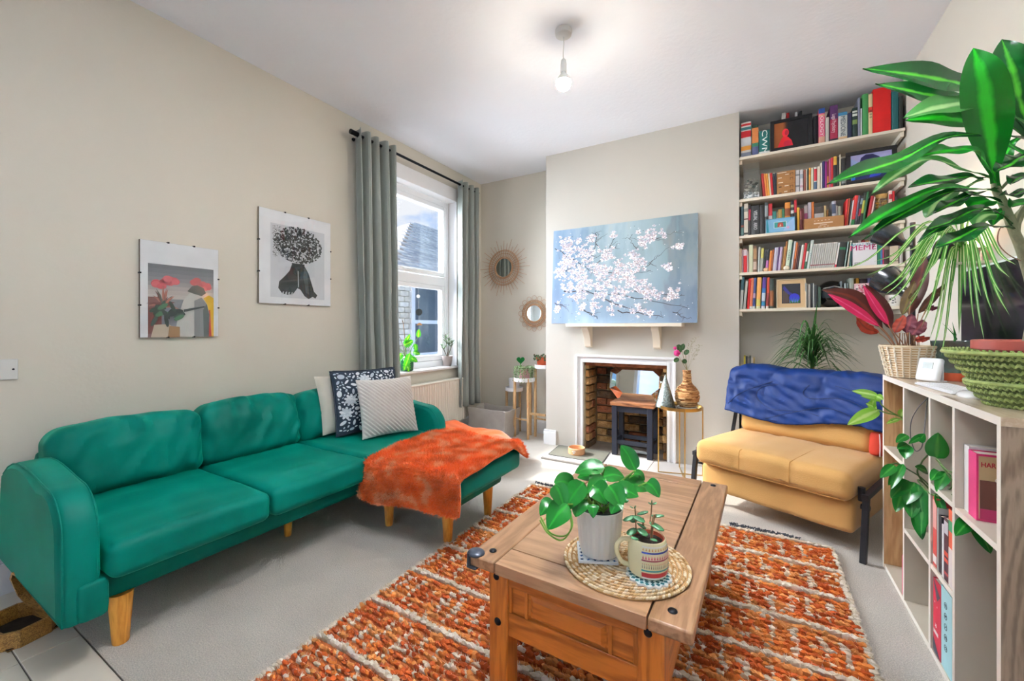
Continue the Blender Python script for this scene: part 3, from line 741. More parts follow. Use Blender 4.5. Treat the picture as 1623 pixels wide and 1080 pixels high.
for bi in range(10):
    y0, y1 = bands[bi]-.026, bands[bi+1]+.022
    nr_ = 8; cols_ = [RX0+.05+.075*k+rgc.uniform(-.012, .012) for k in range(23)]
    spans = [(rgc.choice((0, 0, 1, 2)), rgc.choice((4, 5, 6))) for _ in cols_]
    for r in range(nr_):
        y = y0+(y1-y0)*r/(nr_-1)
        if y < RY0: continue
        x = RX0+.012+rgc.uniform(0, .01); edge = r in (0, nr_-1)
        while x < RX1-.01:
            k = min(range(23), key=lambda q: abs(cols_[q]-x)); w = abs(cols_[k]-x) < .011 and spans[k][0] <= r <= spans[k][1] and not edge and rgc.random() < .85
            fleck = rgc.random() < .07
            h = .021+.012*noise.noise(Vector((x*30, y*30, 0)))
            tuftmesh(tb, x, y+.0035*math.sin(x*40+r), h if not w else h*.85, .0088 if not edge else .0098, rgc.choice(creamc) if (w or fleck) else (orange[int(min(5, max(0, 3+4.5*noise.noise(Vector((x*5, bi*7+r*1.7, 0))))))] if rgc.random() < .75 else rgc.choice(orange)))
            x += .0122
for X in (RX0, RX1):                              # cream side edges
    y = RY0
    while y < RY1:
        tuftmesh(tb, X+rgc.uniform(-.003, .003), y, .016, .009, rgc.choice(creamc)); y += .012
part('pile', tb, RUGM, rug, kind='stuff')
fr = MB(); x = RX0+.02
while x < RX1-.06:
    if math.sin(x*14+1) > -.6:
        for k in range(2):
            fr.tube([(x, RY1-.005, .014), (x+rgc.uniform(-.012, .012), RY1+.026, .026+rgc.uniform(-.006, .006)), (x+rgc.uniform(-.024, .024), RY1+rgc.uniform(.036, .080), .005)], .0028, 4)
    x += .009
part('fringe', fr, mat('charcoal_fringe', '2b2f38', .9), rug, kind='stuff')

# ---------------------------------------------------------------- pine coffee table
TW, TH_, TL = .615, .45, 1.005
tab = thing('coffee_table', 'rustic pine coffee table with black iron studs on the orange rug', 'table', (-.414, 1.492, 0), math.radians(-1.0))
PY = wood('pine_long', 'a98260', '886444', 'Y', 11, .38, .25); PX = wood('pine_cross', 'ab8462', '8e6a4a', 'X', 11, .38, .25)
PZ = wood('pine_leg', 'cc7a2c', 'a65c18', 'Z', 12, .42, .15); PXa = wood('pine_apron', 'c67428', '9a5412', 'X', 10, .42, .15); PYa = wood('pine_apron_long', 'bf7530', '965518', 'Y', 10, .42, .15)
IRON = mat('black_iron', '1b1d22', .35, metal=.8, noise_=(40, .1))
hw, hl = TW/2, TL/2; z0, z1 = .418, .45
def tp(name, a, c_, m, bev=.002, lab=None, par=None):
    b = MB(); b.box(a, c_); return part(name, b, m, par or tab, world=False, bev=bev, label=lab)
tp('side_board', (-hw, -hl, z0), (-hw+.090, hl, z1), PY, .004); tp('side_board', (hw-.098, -hl, z0), (hw, hl, z1), PY, .005)
xa, xb = -hw+.0935, hw-.1015
yc = [(-hl, -hl+.09), (-hl+.0935, -.046), (-.0425, .044), (.0475, hl-.0835), (hl-.08, hl)]
for k, (a, c_) in enumerate(yc):
    tp('cross_board' if k % 2 == 0 else 'top_panel', (xa, a, z0), (xb, c_, z1), PX if k % 2 == 0 else wood('pine_panel', 'ae8866', '926e4e', 'X', 7, .38, .25), .0015)
for sx_, x in ((-1, -hw+.065), (1, hw-.125)):
    for y in (-hl+.012, hl-.072):
        tp('leg', (x, y, .0105), (x+.062, y+.060, z0-.0005), PZ, .004)
lx0, lx1 = -hw+.127, hw-.125
for yy, s_ in ((-hl+.018, -1), (hl-.02, 1)):
    f = yy; g = yy+(.02 if s_ < 0 else -.02)
    ya, yb2 = min(f, g), max(f, g)
    tp('apron_rail', (lx0, ya, .385), (lx1, yb2, z0-.001), PXa); tp('apron_rail', (lx0, ya, .245), (lx1, yb2, .312), PXa)
    tp('apron_back', (lx0, ya+.006, .312), (lx1, yb2-.004 if s_ < 0 else yb2-.006, .385), PXa, 0)
    W_ = lx1-lx0
    for u0, u1 in ((.0, .03), (.145, .17), (.80, .825), (.97, 1)): tp('apron_stile', (lx0+W_*u0, ya+.001, .312), (lx0+W_*u1, yb2-.001, .385), PZ, .001)
    b = MB(); px0, px1 = lx0+W_*.185, lx0+W_*.79; fy = ya if s_ < 0 else yb2; d_ = .008*s_
    o1 = [(px0, .316), (px1, .316), (px1, .381), (px0, .381)]; o2 = [(px0+.014, .328), (px1-.014, .328), (px1-.014, .369), (px0+.014, .369)]
    b.add([(x, fy-d_*.9, z) for x, z in o1]+[(x, fy+d_*.2, z) for x, z in o2], [(4, 5, 6, 7), (0, 1, 5, 4), (1, 2, 6, 5), (2, 3, 7, 6), (3, 0, 4, 7)] if s_ < 0 else [(7, 6, 5, 4), (4, 5, 1, 0), (5, 6, 2, 1), (6, 7, 3, 2), (7, 4, 0, 3)])
    part('raised_panel', b, PXa, tab, world=False, sm=False)
for x in (-hw+.072, hw-.082):
    tp('apron_rail', (x, -hl+.073, .245), (x+.018, hl-.073, z0-.001), PYa)
def stud(p, r=.0115, ax='Z', sgn=1, sc=(1, 1, .45)):
    b = MB(); b.sphere(p, r, 14, 8, sc=sc); part('iron_stud', b, IRON, tab, world=False)
for x in (-hw+.052, hw-.052):
    for y in (-hl+.052, hl-.040): stud((x, y, z1+.0008))
for x in (-hw+.09, hw-.1):
    stud((x, -hl+.012, .405), .010, sc=(1, .4, 1)); stud((x+.005, -hl+.012, .278), .0115, sc=(1, .4, 1))
# dark corner guard
b = MB(); b.rbox((-hw-.006, -hl-.006, z0-.008), (-hw+.030, -hl+.028, z0), .006, seg=6); b.sphere((-hw+.016, -hl+.016, z1+.001), .027, 20, 10, sc=(1, .9, .38))
b.tube([(-hw+.001, -hl+.001, z0-.006), (-hw+.001, -hl+.001, z1+.004)], .0065, 10)
part('corner_guard', b, mat('blue_black_guard', '3a414d', .3, metal=.4), tab, world=False)

# ---------------------------------------------------------------- things on the table
def on_table_z(): return .4505
SG = mat('seagrass', None, .85, attr=True, noise_=(30, .12))
pm = MB(); pc = Vector((-.318, 1.185, .4515)); rgp = random.Random(9)
pm.lathe([(.171, 0), (.171, .003), (.001, .003)], pc, 48, c='b98d58')
turns = 13; step = 0
for t in range(turns):
    R = .012+.165*(t+.5)/turns
    n = max(8, int(2*PI*R/.0085))
    for k in range(n):
        a = 2*PI*(k+.5*(t % 2))/n; p = pc+Vector((math.cos(a)*R, math.sin(a)*R*.97, .0045))
        Rm = Matrix.Rotation(a+PI/2+.5, 3, 'Z')
        pm.sphere(p, .0062, 6, 4, c=rgp.choice(('d9c09a', 'c8a877', 'e6d3b3', 'b58f5e', 'efe2c8')), sc=(1.25, .62, .62), R=Rm)
pmo = solo('placemat', pm, SG, 'round woven seagrass placemat on the pine table', 'placemat')
# tile coaster
cm = MB(); Rz = Matrix.Translation((-.398, 1.172, .4592)) @ Matrix.Rotation(math.radians(24), 4, 'Z')
cm.add([Rz @ Vector(q) for q in [(-.055,-.055,0),(.055,-.055,0),(.055,.055,0),(-.055,.055,0),(-.055,-.055,.006),(.055,-.055,.006),(.055,.055,.006),(-.055,.055,.006)]], [(0,3,2,1),(4,5,6,7),(0,1,5,4),(1,2,6,5),(2,3,7,6),(3,0,4,7)], c='e9edf2')
for i in range(6):
    for j in range(6):
        if abs(i-2.5) < 0: continue
        x, y = -.045+.018*i, -.045+.018*j; s_ = .0068
        pts = [(x+s_*math.cos(t)*(1 if (k % 2) else .45), y+s_*math.sin(t)*(1 if (k % 2) else .45)) for k, t in enumerate([q*PI/4+(i+j)*.4 for q in range(8)])]
        cm.add([Rz @ Vector((a, c_, .0064)) for a, c_ in pts], [tuple(range(8))], c=('27466f', '3d68a0')[(i+j) % 2])
solo('tile_coaster', cm, mat('glazed_tile', None, .2, attr=True), 'square blue and white patterned tile coaster under the white plant pot', 'coaster', sm=False)
# scalloped coaster
cm = MB(); c0 = Vector((-.243, 1.137, .4592)); n = 84
ring1 = [(c0.x+(.056+.0035*math.cos(a*14))*math.cos(a), c0.y+(.056+.0035*math.cos(a*14))*math.sin(a)) for a in [2*PI*i/n for i in range(n)]]
cm.prism(ring1, c0.z, c0.z+.005, c='eef0ee')
for rr_, k, c_ in ((.048, 22, '16606a'), (.038, 17, '0f4a52'), (.028, 12, '16606a')):
    for i in range(k):
        a = 2*PI*i/k; s_ = .0048; x, y = c0.x+rr_*math.cos(a), c0.y+rr_*math.sin(a); R = Matrix.Rotation(a+.6, 2)
        pts = [Vector((x, y))+R @ Vector(q) for q in ((-s_, -s_*.7), (s_, -s_), (s_*.8, s_), (-s_, s_*.8))]
        cm.add([(p.x, p.y, c0.z+.0054) for p in pts], [(0, 1, 2, 3)], c=c_)
solo('scalloped_coaster', cm, mat('coaster_print', None, .5, attr=True), 'round scalloped teal and white coaster under the painted mug', 'coaster', sm=False)
# white fluted pot with pothos
POTW = mat('white_fluted_ceramic', 'efece7', .3, noise_=(5, .02)); SOIL = mat('potting_soil', '2a1d14', .95, noise_=(60, .4), bump=(80, 1))
pot = thing('potted_pothos', 'glossy green pothos in a white fluted pot on the coffee table', 'plant', (-.392, 1.178, .4656))
b = MB(); b.lathe([(.048, 0), (.054, .003), (.058, .03), (.068, .132), (.0665, .134), (.062, .128), (.061, .10)], (-.392, 1.178, .4656), 192, flute=(24, .028, .028, .112)); part('pot', b, POTW, pot)
b = MB(); b.lathe([(.0615, .09), (.0635, .128), (.0635, .136), (.061, .137), (.0595, .112), (0, .110)], (-.392, 1.178, .4656), 40); part('liner', b, mat('black_plastic', '15151a', .35), pot)
b = MB(); b.lathe([(.058, .112), (.03, .118), (0, .120)], (-.392, 1.178, .4656), 24); part('soil', b, SOIL, pot)
POTH = leafmat('pothos_leaf', '14681f', '248a2a', .12, .22, transl=.15)
def stem_leaf(par, base, tip_path, w, m, up, stemc, prof=HEART, fold=.18, sr=.0022, curl=None, n=14, name='leaf', **kw):
    """petiole from base to tip_path[0], then a blade along tip_path"""
    b = MB(); mid = (Vector(base)+Vector(tip_path[0]))/2+Vector((0, 0, .012)); b.tube(crom([base, mid, tip_path[0]], 8), sr, 6); part('stem', b, stemc, par)
    b = MB(); leaf(b, tip_path, w, up, n=n, fold=fold, prof=prof, **kw); return part(name, b, m, par)
GST = mat('green_stem', '6fa33a', .5)
base = Vector((-.392, 1.178, .585)); camp = Vector((0, 0, CAMH))
def pix_leaf(par, base, a, c_, w, m, da, dc, tilt=.5, mid=None, prof=HEART, **kw):
    """leaf whose blade runs from picture point a (depth da) to c_ (depth dc)"""
    A = Pd(a[0], a[1], da); C_ = Pd(c_[0], c_[1], dc); M_ = (A+C_)/2+Vector((0, 0, .008))
    if mid: M_ = Pd(mid[0], mid[1], (da+dc)/2)
    up = ((camp-A).normalized()*tilt+Vector((0, 0, 1))*(1-tilt)).normalized()
    return stem_leaf(par, base, [A, M_, C_], w, m, up, GST, prof=prof, **kw)
D0 = 1.19
for a, c_, w, da, dc, tilt in (
    ((975, 733), (985, 705), .0, 0, 0, 0),
    ((1007, 746), (984, 706), .024, 1.17, 1.19, .9), ((950, 760), (915, 757), .02, 1.2, 1.24, .6), ((958, 742), (911, 750), .027, 1.19, 1.2, .5),
    ((954, 757), (990, 757), .026, 1.19, 1.22, .6), ((905, 775), (888, 769), .026, 1.2, 1.15, .7), ((925, 765), (894, 812), .029, 1.15, 1.13, .75),
    ((908, 772), (878, 765), .027, 1.16, 1.14, .8), ((880, 768), (895, 808), .026, 1.14, 1.12, .85), ((900, 800), (868, 840), .034, 1.12, 1.10, .6),
    ((878, 795), (856, 818), .022, 1.16, 1.13, .5), ((925, 790), (912, 820), .026, 1.14, 1.12, .8), ((940, 770), (962, 800), .03, 1.15, 1.12, .8),
    ((965, 770), (985, 808), .03, 1.13, 1.1, .8), ((940, 800), (940, 822), .016, 1.12, 1.1, .9), ((975, 778), (1012, 788), .027, 1.15, 1.13, .6),
    ((990, 770), (1030, 776), .03, 1.17, 1.19, .5), ((1025, 765), (1045, 789), .022, 1.17, 1.15, .8), ((1005, 752), (1022, 762), .014, 1.19, 1.2, .7),
    ((985, 795), (968, 815), .02, 1.11, 1.1, .8), ((988, 797), (992, 790), .013, 1.12, 1.12, .9), ((935, 752), (950, 770), .02, 1.18, 1.17, .7), ((960, 760), (930, 782), .022, 1.17, 1.15, .7), ((914, 778), (930, 795), .02, 1.17, 1.16, .6)):
    if w == 0: continue
    pix_leaf(pot, base+Vector((random.uniform(-.025, .025), random.uniform(-.02, .02), 0)), a, c_, w, POTH, da, dc, tilt)
b = MB()
for pts in ([(905, 815, 1.13), (907, 835, 1.12), (895, 850, 1.11), (872, 845, 1.1), (857, 820, 1.11)], [(903, 812, 1.13), (905, 838, 1.12), (890, 857, 1.11), (868, 845, 1.1), (856, 825, 1.12)]):
    b.tube(crom([Pd(*p) for p in pts], 18), .0022, 6)
part('vine', b, GST, pot)
# painted mug with jade plant
mg = thing('potted_jade_plant', 'small jade plant in a cream mug with painted bands and handle', 'plant', (-.248, 1.150, .4646))
MX, MY, MZ = -.248, 1.150, .4646
b = MB(); b.lathe([(.040, 0), (.049, .004), (.0525, .03), (.051, .07), (.0455, .094), (.0435, .095), (.0445, .085), (.044, .07)], (MX, MY, MZ), 48); part('mug', b, mat('cream_glaze', 'efe7bd', .22, noise_=(8, .03)), mg)
b = MB(); a0 = math.radians(205); ca, sa = math.cos(a0), math.sin(a0)
hp = [(MX+ca*r, MY+sa*r, MZ+z) for r, z in ((.046, .082), (.066, .084), (.082, .066), (.080, .042), (.068, .022), (.048, .014))]
b.tube(crom(hp, 20), .0062, 10); part('handle', b, MATS['cream_glaze'], mg)
b = MB(); b.lathe([(.043, .074), (.043, .092), (.040, .093), (.039, .08), (0, .078)], (MX, MY, MZ), 32); part('inner_pot', b, mat('terracotta_inner', 'b5563a', .7), mg)
b = MB(); b.lathe([(.039, .083), (.02, .087), (0, .088)], (MX, MY, MZ), 24); part('soil', b, SOIL, mg)
pb = MB()
def mugr(z): return .0008+np.interp(z, [0, .004, .03, .07, .094], [.040, .049, .0525, .051, .0455])
def band(z0_, z1_, c_, a0=-95, a1=50, k=16):
    for i in range(k):
        t0, t1 = math.radians(a0+(a1-a0)*i/k), math.radians(a0+(a1-a0)*(i+1)/k); r0, r1 = mugr(z0_), mugr(z1_)
        pb.add([(MX+r0*math.cos(t0), MY+r0*math.sin(t0), MZ+z0_), (MX+r0*math.cos(t1), MY+r0*math.sin(t1), MZ+z0_), (MX+r1*math.cos(t1), MY+r1*math.sin(t1), MZ+z1_), (MX+r1*math.cos(t0), MY+r1*math.sin(t0), MZ+z1_)], [(0, 1, 2, 3)], c=c_)
def dots(z, c_, s_, dz, step=7, a0=-93, a1=50):
    a = a0
    while a < a1:
        t0, t1 = math.radians(a), math.radians(a+s_); r0 = mugr(z)+.0002
        pb.add([(MX+r0*math.cos(t0), MY+r0*math.sin(t0), MZ+z), (MX+r0*math.cos(t1), MY+r0*math.sin(t1), MZ+z), (MX+r0*math.cos((t0+t1)/2), MY+r0*math.sin((t0+t1)/2), MZ+z+dz)], [(0, 1, 2)], c=c_); a += step
band(.006, .088, 'f2efe6'); PBm = mat('mug_paint', None, .3, attr=True)
for z_, c_, dz in ((.010, 'c1272d', .012), (.026, '1f9aa0', .004), (.052, '8f1f3a', .0035), (.071, '263a8c', .004)):
    r = MB(); sv = pb; pb = r
    for i in range(16):
        pass
    pb = sv
    def band2(z0_, z1_, c_):
        for i in range(16):
            t0, t1 = math.radians(-95+145*i/16), math.radians(-95+145*(i+1)/16); r0, r1 = mugr(z0_)+.0004, mugr(z1_)+.0004
            pb.add([(MX+r0*math.cos(t0), MY+r0*math.sin(t0), MZ+z0_), (MX+r0*math.cos(t1), MY+r0*math.sin(t1), MZ+z0_), (MX+r1*math.cos(t1), MY+r1*math.sin(t1), MZ+z1_), (MX+r1*math.cos(t0), MY+r1*math.sin(t0), MZ+z1_)], [(0, 1, 2, 3)], c=c_)
    band2(z_, z_+dz, c_)
dots(.034, '2c2c38', 2, .012, 6); dots(.057, 'd0476a', 5, .010, 8); dots(.078, 'd68a3a', 4, .007, 9); dots(.044, 'd98a6a', 3, .003, 5)
part('painted_bands', pb, PBm, mg, sm=False)
JADE = leafmat('jade_leaf', '41744c', '4f8458', .3, .22, transl=.05); JST = mat('jade_stem', '7a5c3c', .8)
b = MB(); b.tube(crom([(MX-.012, MY+.01, MZ+.085), (MX-.016, MY+.012, MZ+.135)], 4), .003, 8); b.tube(crom([(MX+.01, MY-.005, MZ+.085), (MX+.013, MY-.004, MZ+.13), (MX+.018, MY, MZ+.155)], 6), .0036, 8); b.tube(crom([Pd(1008, 838, 1.12), Pd(1007, 815, 1.12), Pd(1006, 803, 1.12)], 5), .0018, 6); b.tube(crom([Pd(1030, 830, 1.12), Pd(1032, 812, 1.13), Pd(1033, 797, 1.13)], 5), .002, 6); part('stem', b, JST, mg)
for (u, v, d), (u2, v2, d2), w in (((1006, 818, 1.12), (988, 826, 1.11), .010), ((1010, 815, 1.12), (1027, 812, 1.10), .012), ((1004, 818, 1.11), (1022, 828, 1.09), .012), ((1008, 838, 1.12), (995, 848, 1.10), .012),
        ((1012, 838, 1.1), (1026, 850, 1.08), .013), ((1030, 828, 1.12), (1052, 842, 1.09), .012), ((1032, 818, 1.12), (1053, 818, 1.11), .009), ((1004, 806, 1.12), (998, 803, 1.12), .004), ((1005, 806, 1.12), (1008, 802, 1.12), .004), ((1033, 800, 1.13), (1027, 797, 1.13), .005), ((1034, 800, 1.13), (1041, 797, 1.13), .005), ((1033, 798, 1.13), (1033, 793, 1.13), .004), ((1010, 830, 1.13), (1024, 838, 1.13), .010), ((1000, 828, 1.13), (1010, 822, 1.14), .010), ((1000, 852, 1.08), (1012, 856, 1.07), .007), ((1030, 854, 1.07), (1042, 858, 1.06), .007)):
    A, C_ = Pd(u, v, d), Pd(u2, v2, d2); b = MB(); ax = C_-A; M_ = (A+C_)/2; R = ax.to_track_quat('X', 'Z').to_matrix()
    b.sphere(M_, 1, 12, 8, sc=(ax.length/2*1.05, w, w*.34), R=R); b.pa['ac'] = [.5]*len(b.v); part('leaf', b, JADE, mg)
# ---------------------------------------------------------------- pendant lamp
PX_, PY_ = -.918, 2.14
pl = thing('pendant_lamp', 'bare glowing bulb on a white flex and ceiling rose', 'lamp', (PX_, PY_, 2.45))
PLW = mat('white_plastic', 'dcdcd8', .4, noise_=(5, .03))
b = MB(); b.lathe([(.047, 2.779), (.047, 2.765), (.044, 2.752), (.030, 2.744), (.006, 2.742), (0, 2.742)][::-1], (PX_, PY_, 0), 28); part('ceiling_rose', b, PLW, pl)
b = MB(); b.tube(crom([(PX_, PY_, 2.745), (PX_+.002, PY_, 2.70), (PX_-.002, PY_, 2.65), (PX_, PY_, 2.615)], 10), .003, 8); part('flex', b, PLW, pl)
b = MB(); b.lathe([(.006, 2.62), (.013, 2.612), (.0165, 2.59), (.0165, 2.556), (.0175, 2.555), (.0175, 2.545), (0, 2.545)][::-1], (PX_, PY_, 0), 20); part('lamp_holder', b, PLW, pl)
b = MB(); b.lathe([(.0418, 2.4925), (.038, 2.507), (.025, 2.524), (.015, 2.536), (.0140, 2.546), (0, 2.546)], (PX_, PY_, 0), 28); part('bulb_light_stop', b, PLW, pl)  # opaque upper half, added to keep the bulb's light off the ceiling
b = MB(); b.lathe([(0, 2.445), (.014, 2.447), (.030, 2.456), (.039, 2.470), (.042, 2.487), (.0415, 2.492)], (PX_, PY_, 0), 28); part('bulb', b, mat('glowing_bulb', 'fff4e2', .4, emit=170), pl)

# ---------------------------------------------------------------- light switch
sw = thing('wall_switch', 'white double socket plate on the wall at the far left edge', 'switch', (XL, .39, .90))
b = MB(); b.box((XL, .318, .90), (XL+.010, .466, .988)); part('plate', b, PLW, sw, bev=.003)
for y in (.355, .405):
    b = MB(); b.box((XL+.010, y-.010, .932), (XL+.013, y+.010, .956)); part('rocker', b, mat('grey_rocker', 'b9bbc0', .4), sw, bev=.001)
b = MB(); b.tube([(XL+.0095, .452, .944), (XL+.0112, .452, .944)], .004, 12); part('screw', b, IRON, sw)

# ---------------------------------------------------------------- clip framed pictures on the left wall
def wall_art(label, y0, y1, z0, z1, build, tilt=0):
    t = thing('clip_frame_picture', label, 'picture', (XL, (y0+y1)/2, z0), group='clip frame pictures on the long wall')
    x = XL+.001
    b = MB(); b.box((x, y0, z0), (x+.014, y1, z1)); part('backing_board', b, mat('mdf_board', '6b5b47', .8), t)
    b = MB(); b.box((x+.014, y0+.0005, z0+.0005), (x+.0152, y1-.0005, z1-.0005)); part('mount_card', b, mat('mount_card', 'eef0f4', .7), t)
    b = MB(); build(b, x+.0154, y0, y1, z0, z1); part('print', b, mat('print_ink', None, .7, attr=True), t, sm=False)
    b = MB(); b.box((x+.0172, y0, z0), (x+.0192, y1, z1)); part('glass_pane', b, glassmat('picture_glass', (.985, .99, .99), .035), t)
    w, h = y1-y0, z1-z0
    for yy, zz in ((y0+w*.33, z1), (y0+w*.66, z1), (y0+w*.33, z0), (y0+w*.66, z0), (y0, z0+h*.66), (y0, z0+h*.33), (y1, z0+h*.66), (y1, z0+h*.33)):
        b = MB(); b.box((x, yy-.004, zz-.004), (x+.0205, yy+.004, zz+.004)); part('clip', b, IRON, t)
    return t
def art_a(b, x, y0, y1, z0, z1):
    w, h = y1-y0, z1-z0
    def poly(pts, c, k=0): b.add([(x+k*.00015, y0+u*w, z0+v*h) for u, v in pts], [tuple(range(len(pts)))], c=c)
    X0, X1, T_ = .09, .93, .765
    poly([(X0, .0), (X1, .0), (X1, T_), (X0, T_)], '8d9097')
    for i in range(8): poly([(X0, T_-.045*(i+1)), (X1, T_-.045*(i+1)), (X1, T_-.045*i), (X0, T_-.045*i)], ('6f747d', '767a83', '80838b', '8b8d93', '9b9a9c', 'b3abab', 'c4bcb9', 'cfc8c4')[i], 1)
    poly([(X0, .0), (X0+.16, .0), (X0+.16, .42), (X0, .42)], '7b4a45', 2)
    rg = random.Random(2)
    for cx, cy in ((.36, .60), (.24, .56), (.72, .60), (.80, .565)):
        for k in range(9):
            a = rg.uniform(0, 6.28); r = rg.uniform(.03, .06); ux, uy = cx+math.cos(a)*.06, cy+math.sin(a)*.025
            poly([(ux+r*math.cos(t), uy+r*.6*math.sin(t)) for t in [q*PI/5 for q in range(10)]], rg.choice(('c8505a', 'd0606a', 'b8464f')), 3+k)
    poly([(.80, 0), (X1, 0), (X1, .44), (.86, .47), (.78, .43)], 'd9b13c', 12); poly([(.84, 0), (.90, 0), (.88, .30), (.86, .30)], 'b3423a', 13)
    poly([(.40, 0), (.86, 0), (.87, .25), (.84, .36), (.76, .46), (.62, .50), (.52, .40), (.45, .22)], 'c9c8c4', 14)
    poly([(.66, 0), (.86, 0), (.87, .25), (.84, .36), (.76, .44), (.66, .40)], '8c9090', 15); poly([(.79, 0), (.86, 0), (.87, .25), (.83, .37), (.78, .30)], '5f6766', 16)
    poly([(.57, .50), (.63, .56), (.70, .575), (.79, .545), (.82, .49), (.76, .455), (.66, .475), (.60, .49)], '3c4242', 17)
    poly([(.12, .0), (.40, .0), (.40, .10), (.33, .14), (.16, .13)], 'c2b39e', 14)
    for k in range(26):
        a = rg.uniform(-.2, PI+.2); L_ = rg.uniform(.10, .24); c0 = (.27, .32)
        e = (c0[0]+math.cos(a)*L_, c0[1]+math.sin(a)*L_); nx_, ny_ = -math.sin(a)*.008, math.cos(a)*.008
        poly([(c0[0]-nx_, c0[1]-ny_), ((c0[0]+e[0])/2-nx_*1.6, (c0[1]+e[1])/2-ny_*1.6+.02), e, ((c0[0]+e[0])/2+nx_*1.6, (c0[1]+e[1])/2+ny_*1.6+.02), (c0[0]+nx_, c0[1]+ny_)], rg.choice(('a86a5c', '6e3c38', '5c5d50', 'c98d7c')), 18+k*.3)
    for k in range(18):
        cx, cy = rg.uniform(.16, .50), rg.uniform(.17, .33); a = rg.uniform(0, 3.1)
        poly([(cx+.07*math.cos(a)*math.cos(t)-.025*math.sin(a)*math.sin(t), cy+.07*math.sin(a)*math.cos(t)+.025*math.cos(a)*math.sin(t)) for t in [q*PI/5 for q in range(10)]], rg.choice(('2d3b33', '38453c', '41664a', '26302c')), 26+k*.2)
    poly([(.52, .27), (.80, .33), (.80, .345), (.52, .30)], '33393a', 31)
    poly([(.32, .0), (.47, .0), (.47, .11), (.34, .12)], '8a6d4c', 31)
wall_art('clip frame picture of a robed figure under red clouds, nearer the wall switch', .871, 1.230, 1.070, 1.576, art_a)
def art_b(b, x, y0, y1, z0, z1):
    w, h = y1-y0, z1-z0
    def poly(pts, c, k=0): b.add([(x+k*.00008, y0+u*w, z0+v*h) for u, v in pts], [tuple(range(len(pts)))], c=c)
    poly([(.14, .07), (.90, .07), (.90, .86), (.14, .86)], 'd4d8de')
    rg = random.Random(5)
    for k in range(1500):
        a = rg.uniform(0, 2*PI); r = math.sqrt(rg.random()); u_ = .52+.34*r*math.cos(a); v_ = .665+.20*r*math.sin(a)
        if v_ < .50 and abs(u_-.5) > .22: continue
        s_ = rg.uniform(.006, .018)*(1.1 if r < .8 else .8); t0 = rg.uniform(0, 6)
        c_ = rg.choice(('2a2f30', '353b3c', '1e2324', '4a5152')) if rg.random() < .8 else 'c3c8cc'
        poly([(u_+s_*math.cos(t0+t)*rg.uniform(.7, 1.2), v_+s_*.8*math.sin(t0+t)*rg.uniform(.7, 1.2)) for t in (0, 1.05, 2.1, 3.1, 4.2, 5.2)], c_, 1+rg.random())
    for k in range(260):
        u_ = .17+abs(rg.gauss(0, .07)); v_ = rg.uniform(.50, .84); s_ = rg.uniform(.002, .006)
        poly([(u_-s_, v_), (u_, v_-s_), (u_+s_, v_), (u_, v_+s_)], '2f3536', 2)
    poly([(.42, .44), (.60, .44), (.66, .36), (.70, .26), (.74, .16), (.79, .12), (.76, .08), (.72, .10), (.66, .07), (.60, .10), (.54, .17), (.50, .185), (.44, .12), (.37, .10), (.29, .115), (.24, .17), (.25, .24), (.33, .31), (.39, .37)], '3c4446', 3)
    poly([(.42, .46), (.60, .46), (.585, .33), (.50, .31), (.43, .34)], '2b3a3a', 3.5); poly([(.50, .38), (.515, .38), (.52, .20), (.505, .19)], 'aab0b2', 4)
    poly([(.60, .44), (.64, .36), (.67, .12), (.62, .14), (.58, .32)], '5a6365', 4)
    for u_ in (.29, .33, .37, .41): poly([(u_, .105), (u_+.02, .10), (u_+.025, .14), (u_+.005, .13)], 'c3c8cc', 4)
wall_art('clip frame picture of a black ink figure with curly afro hair, nearer the curtains', 1.461, 1.976, 1.280, 1.893, art_b)

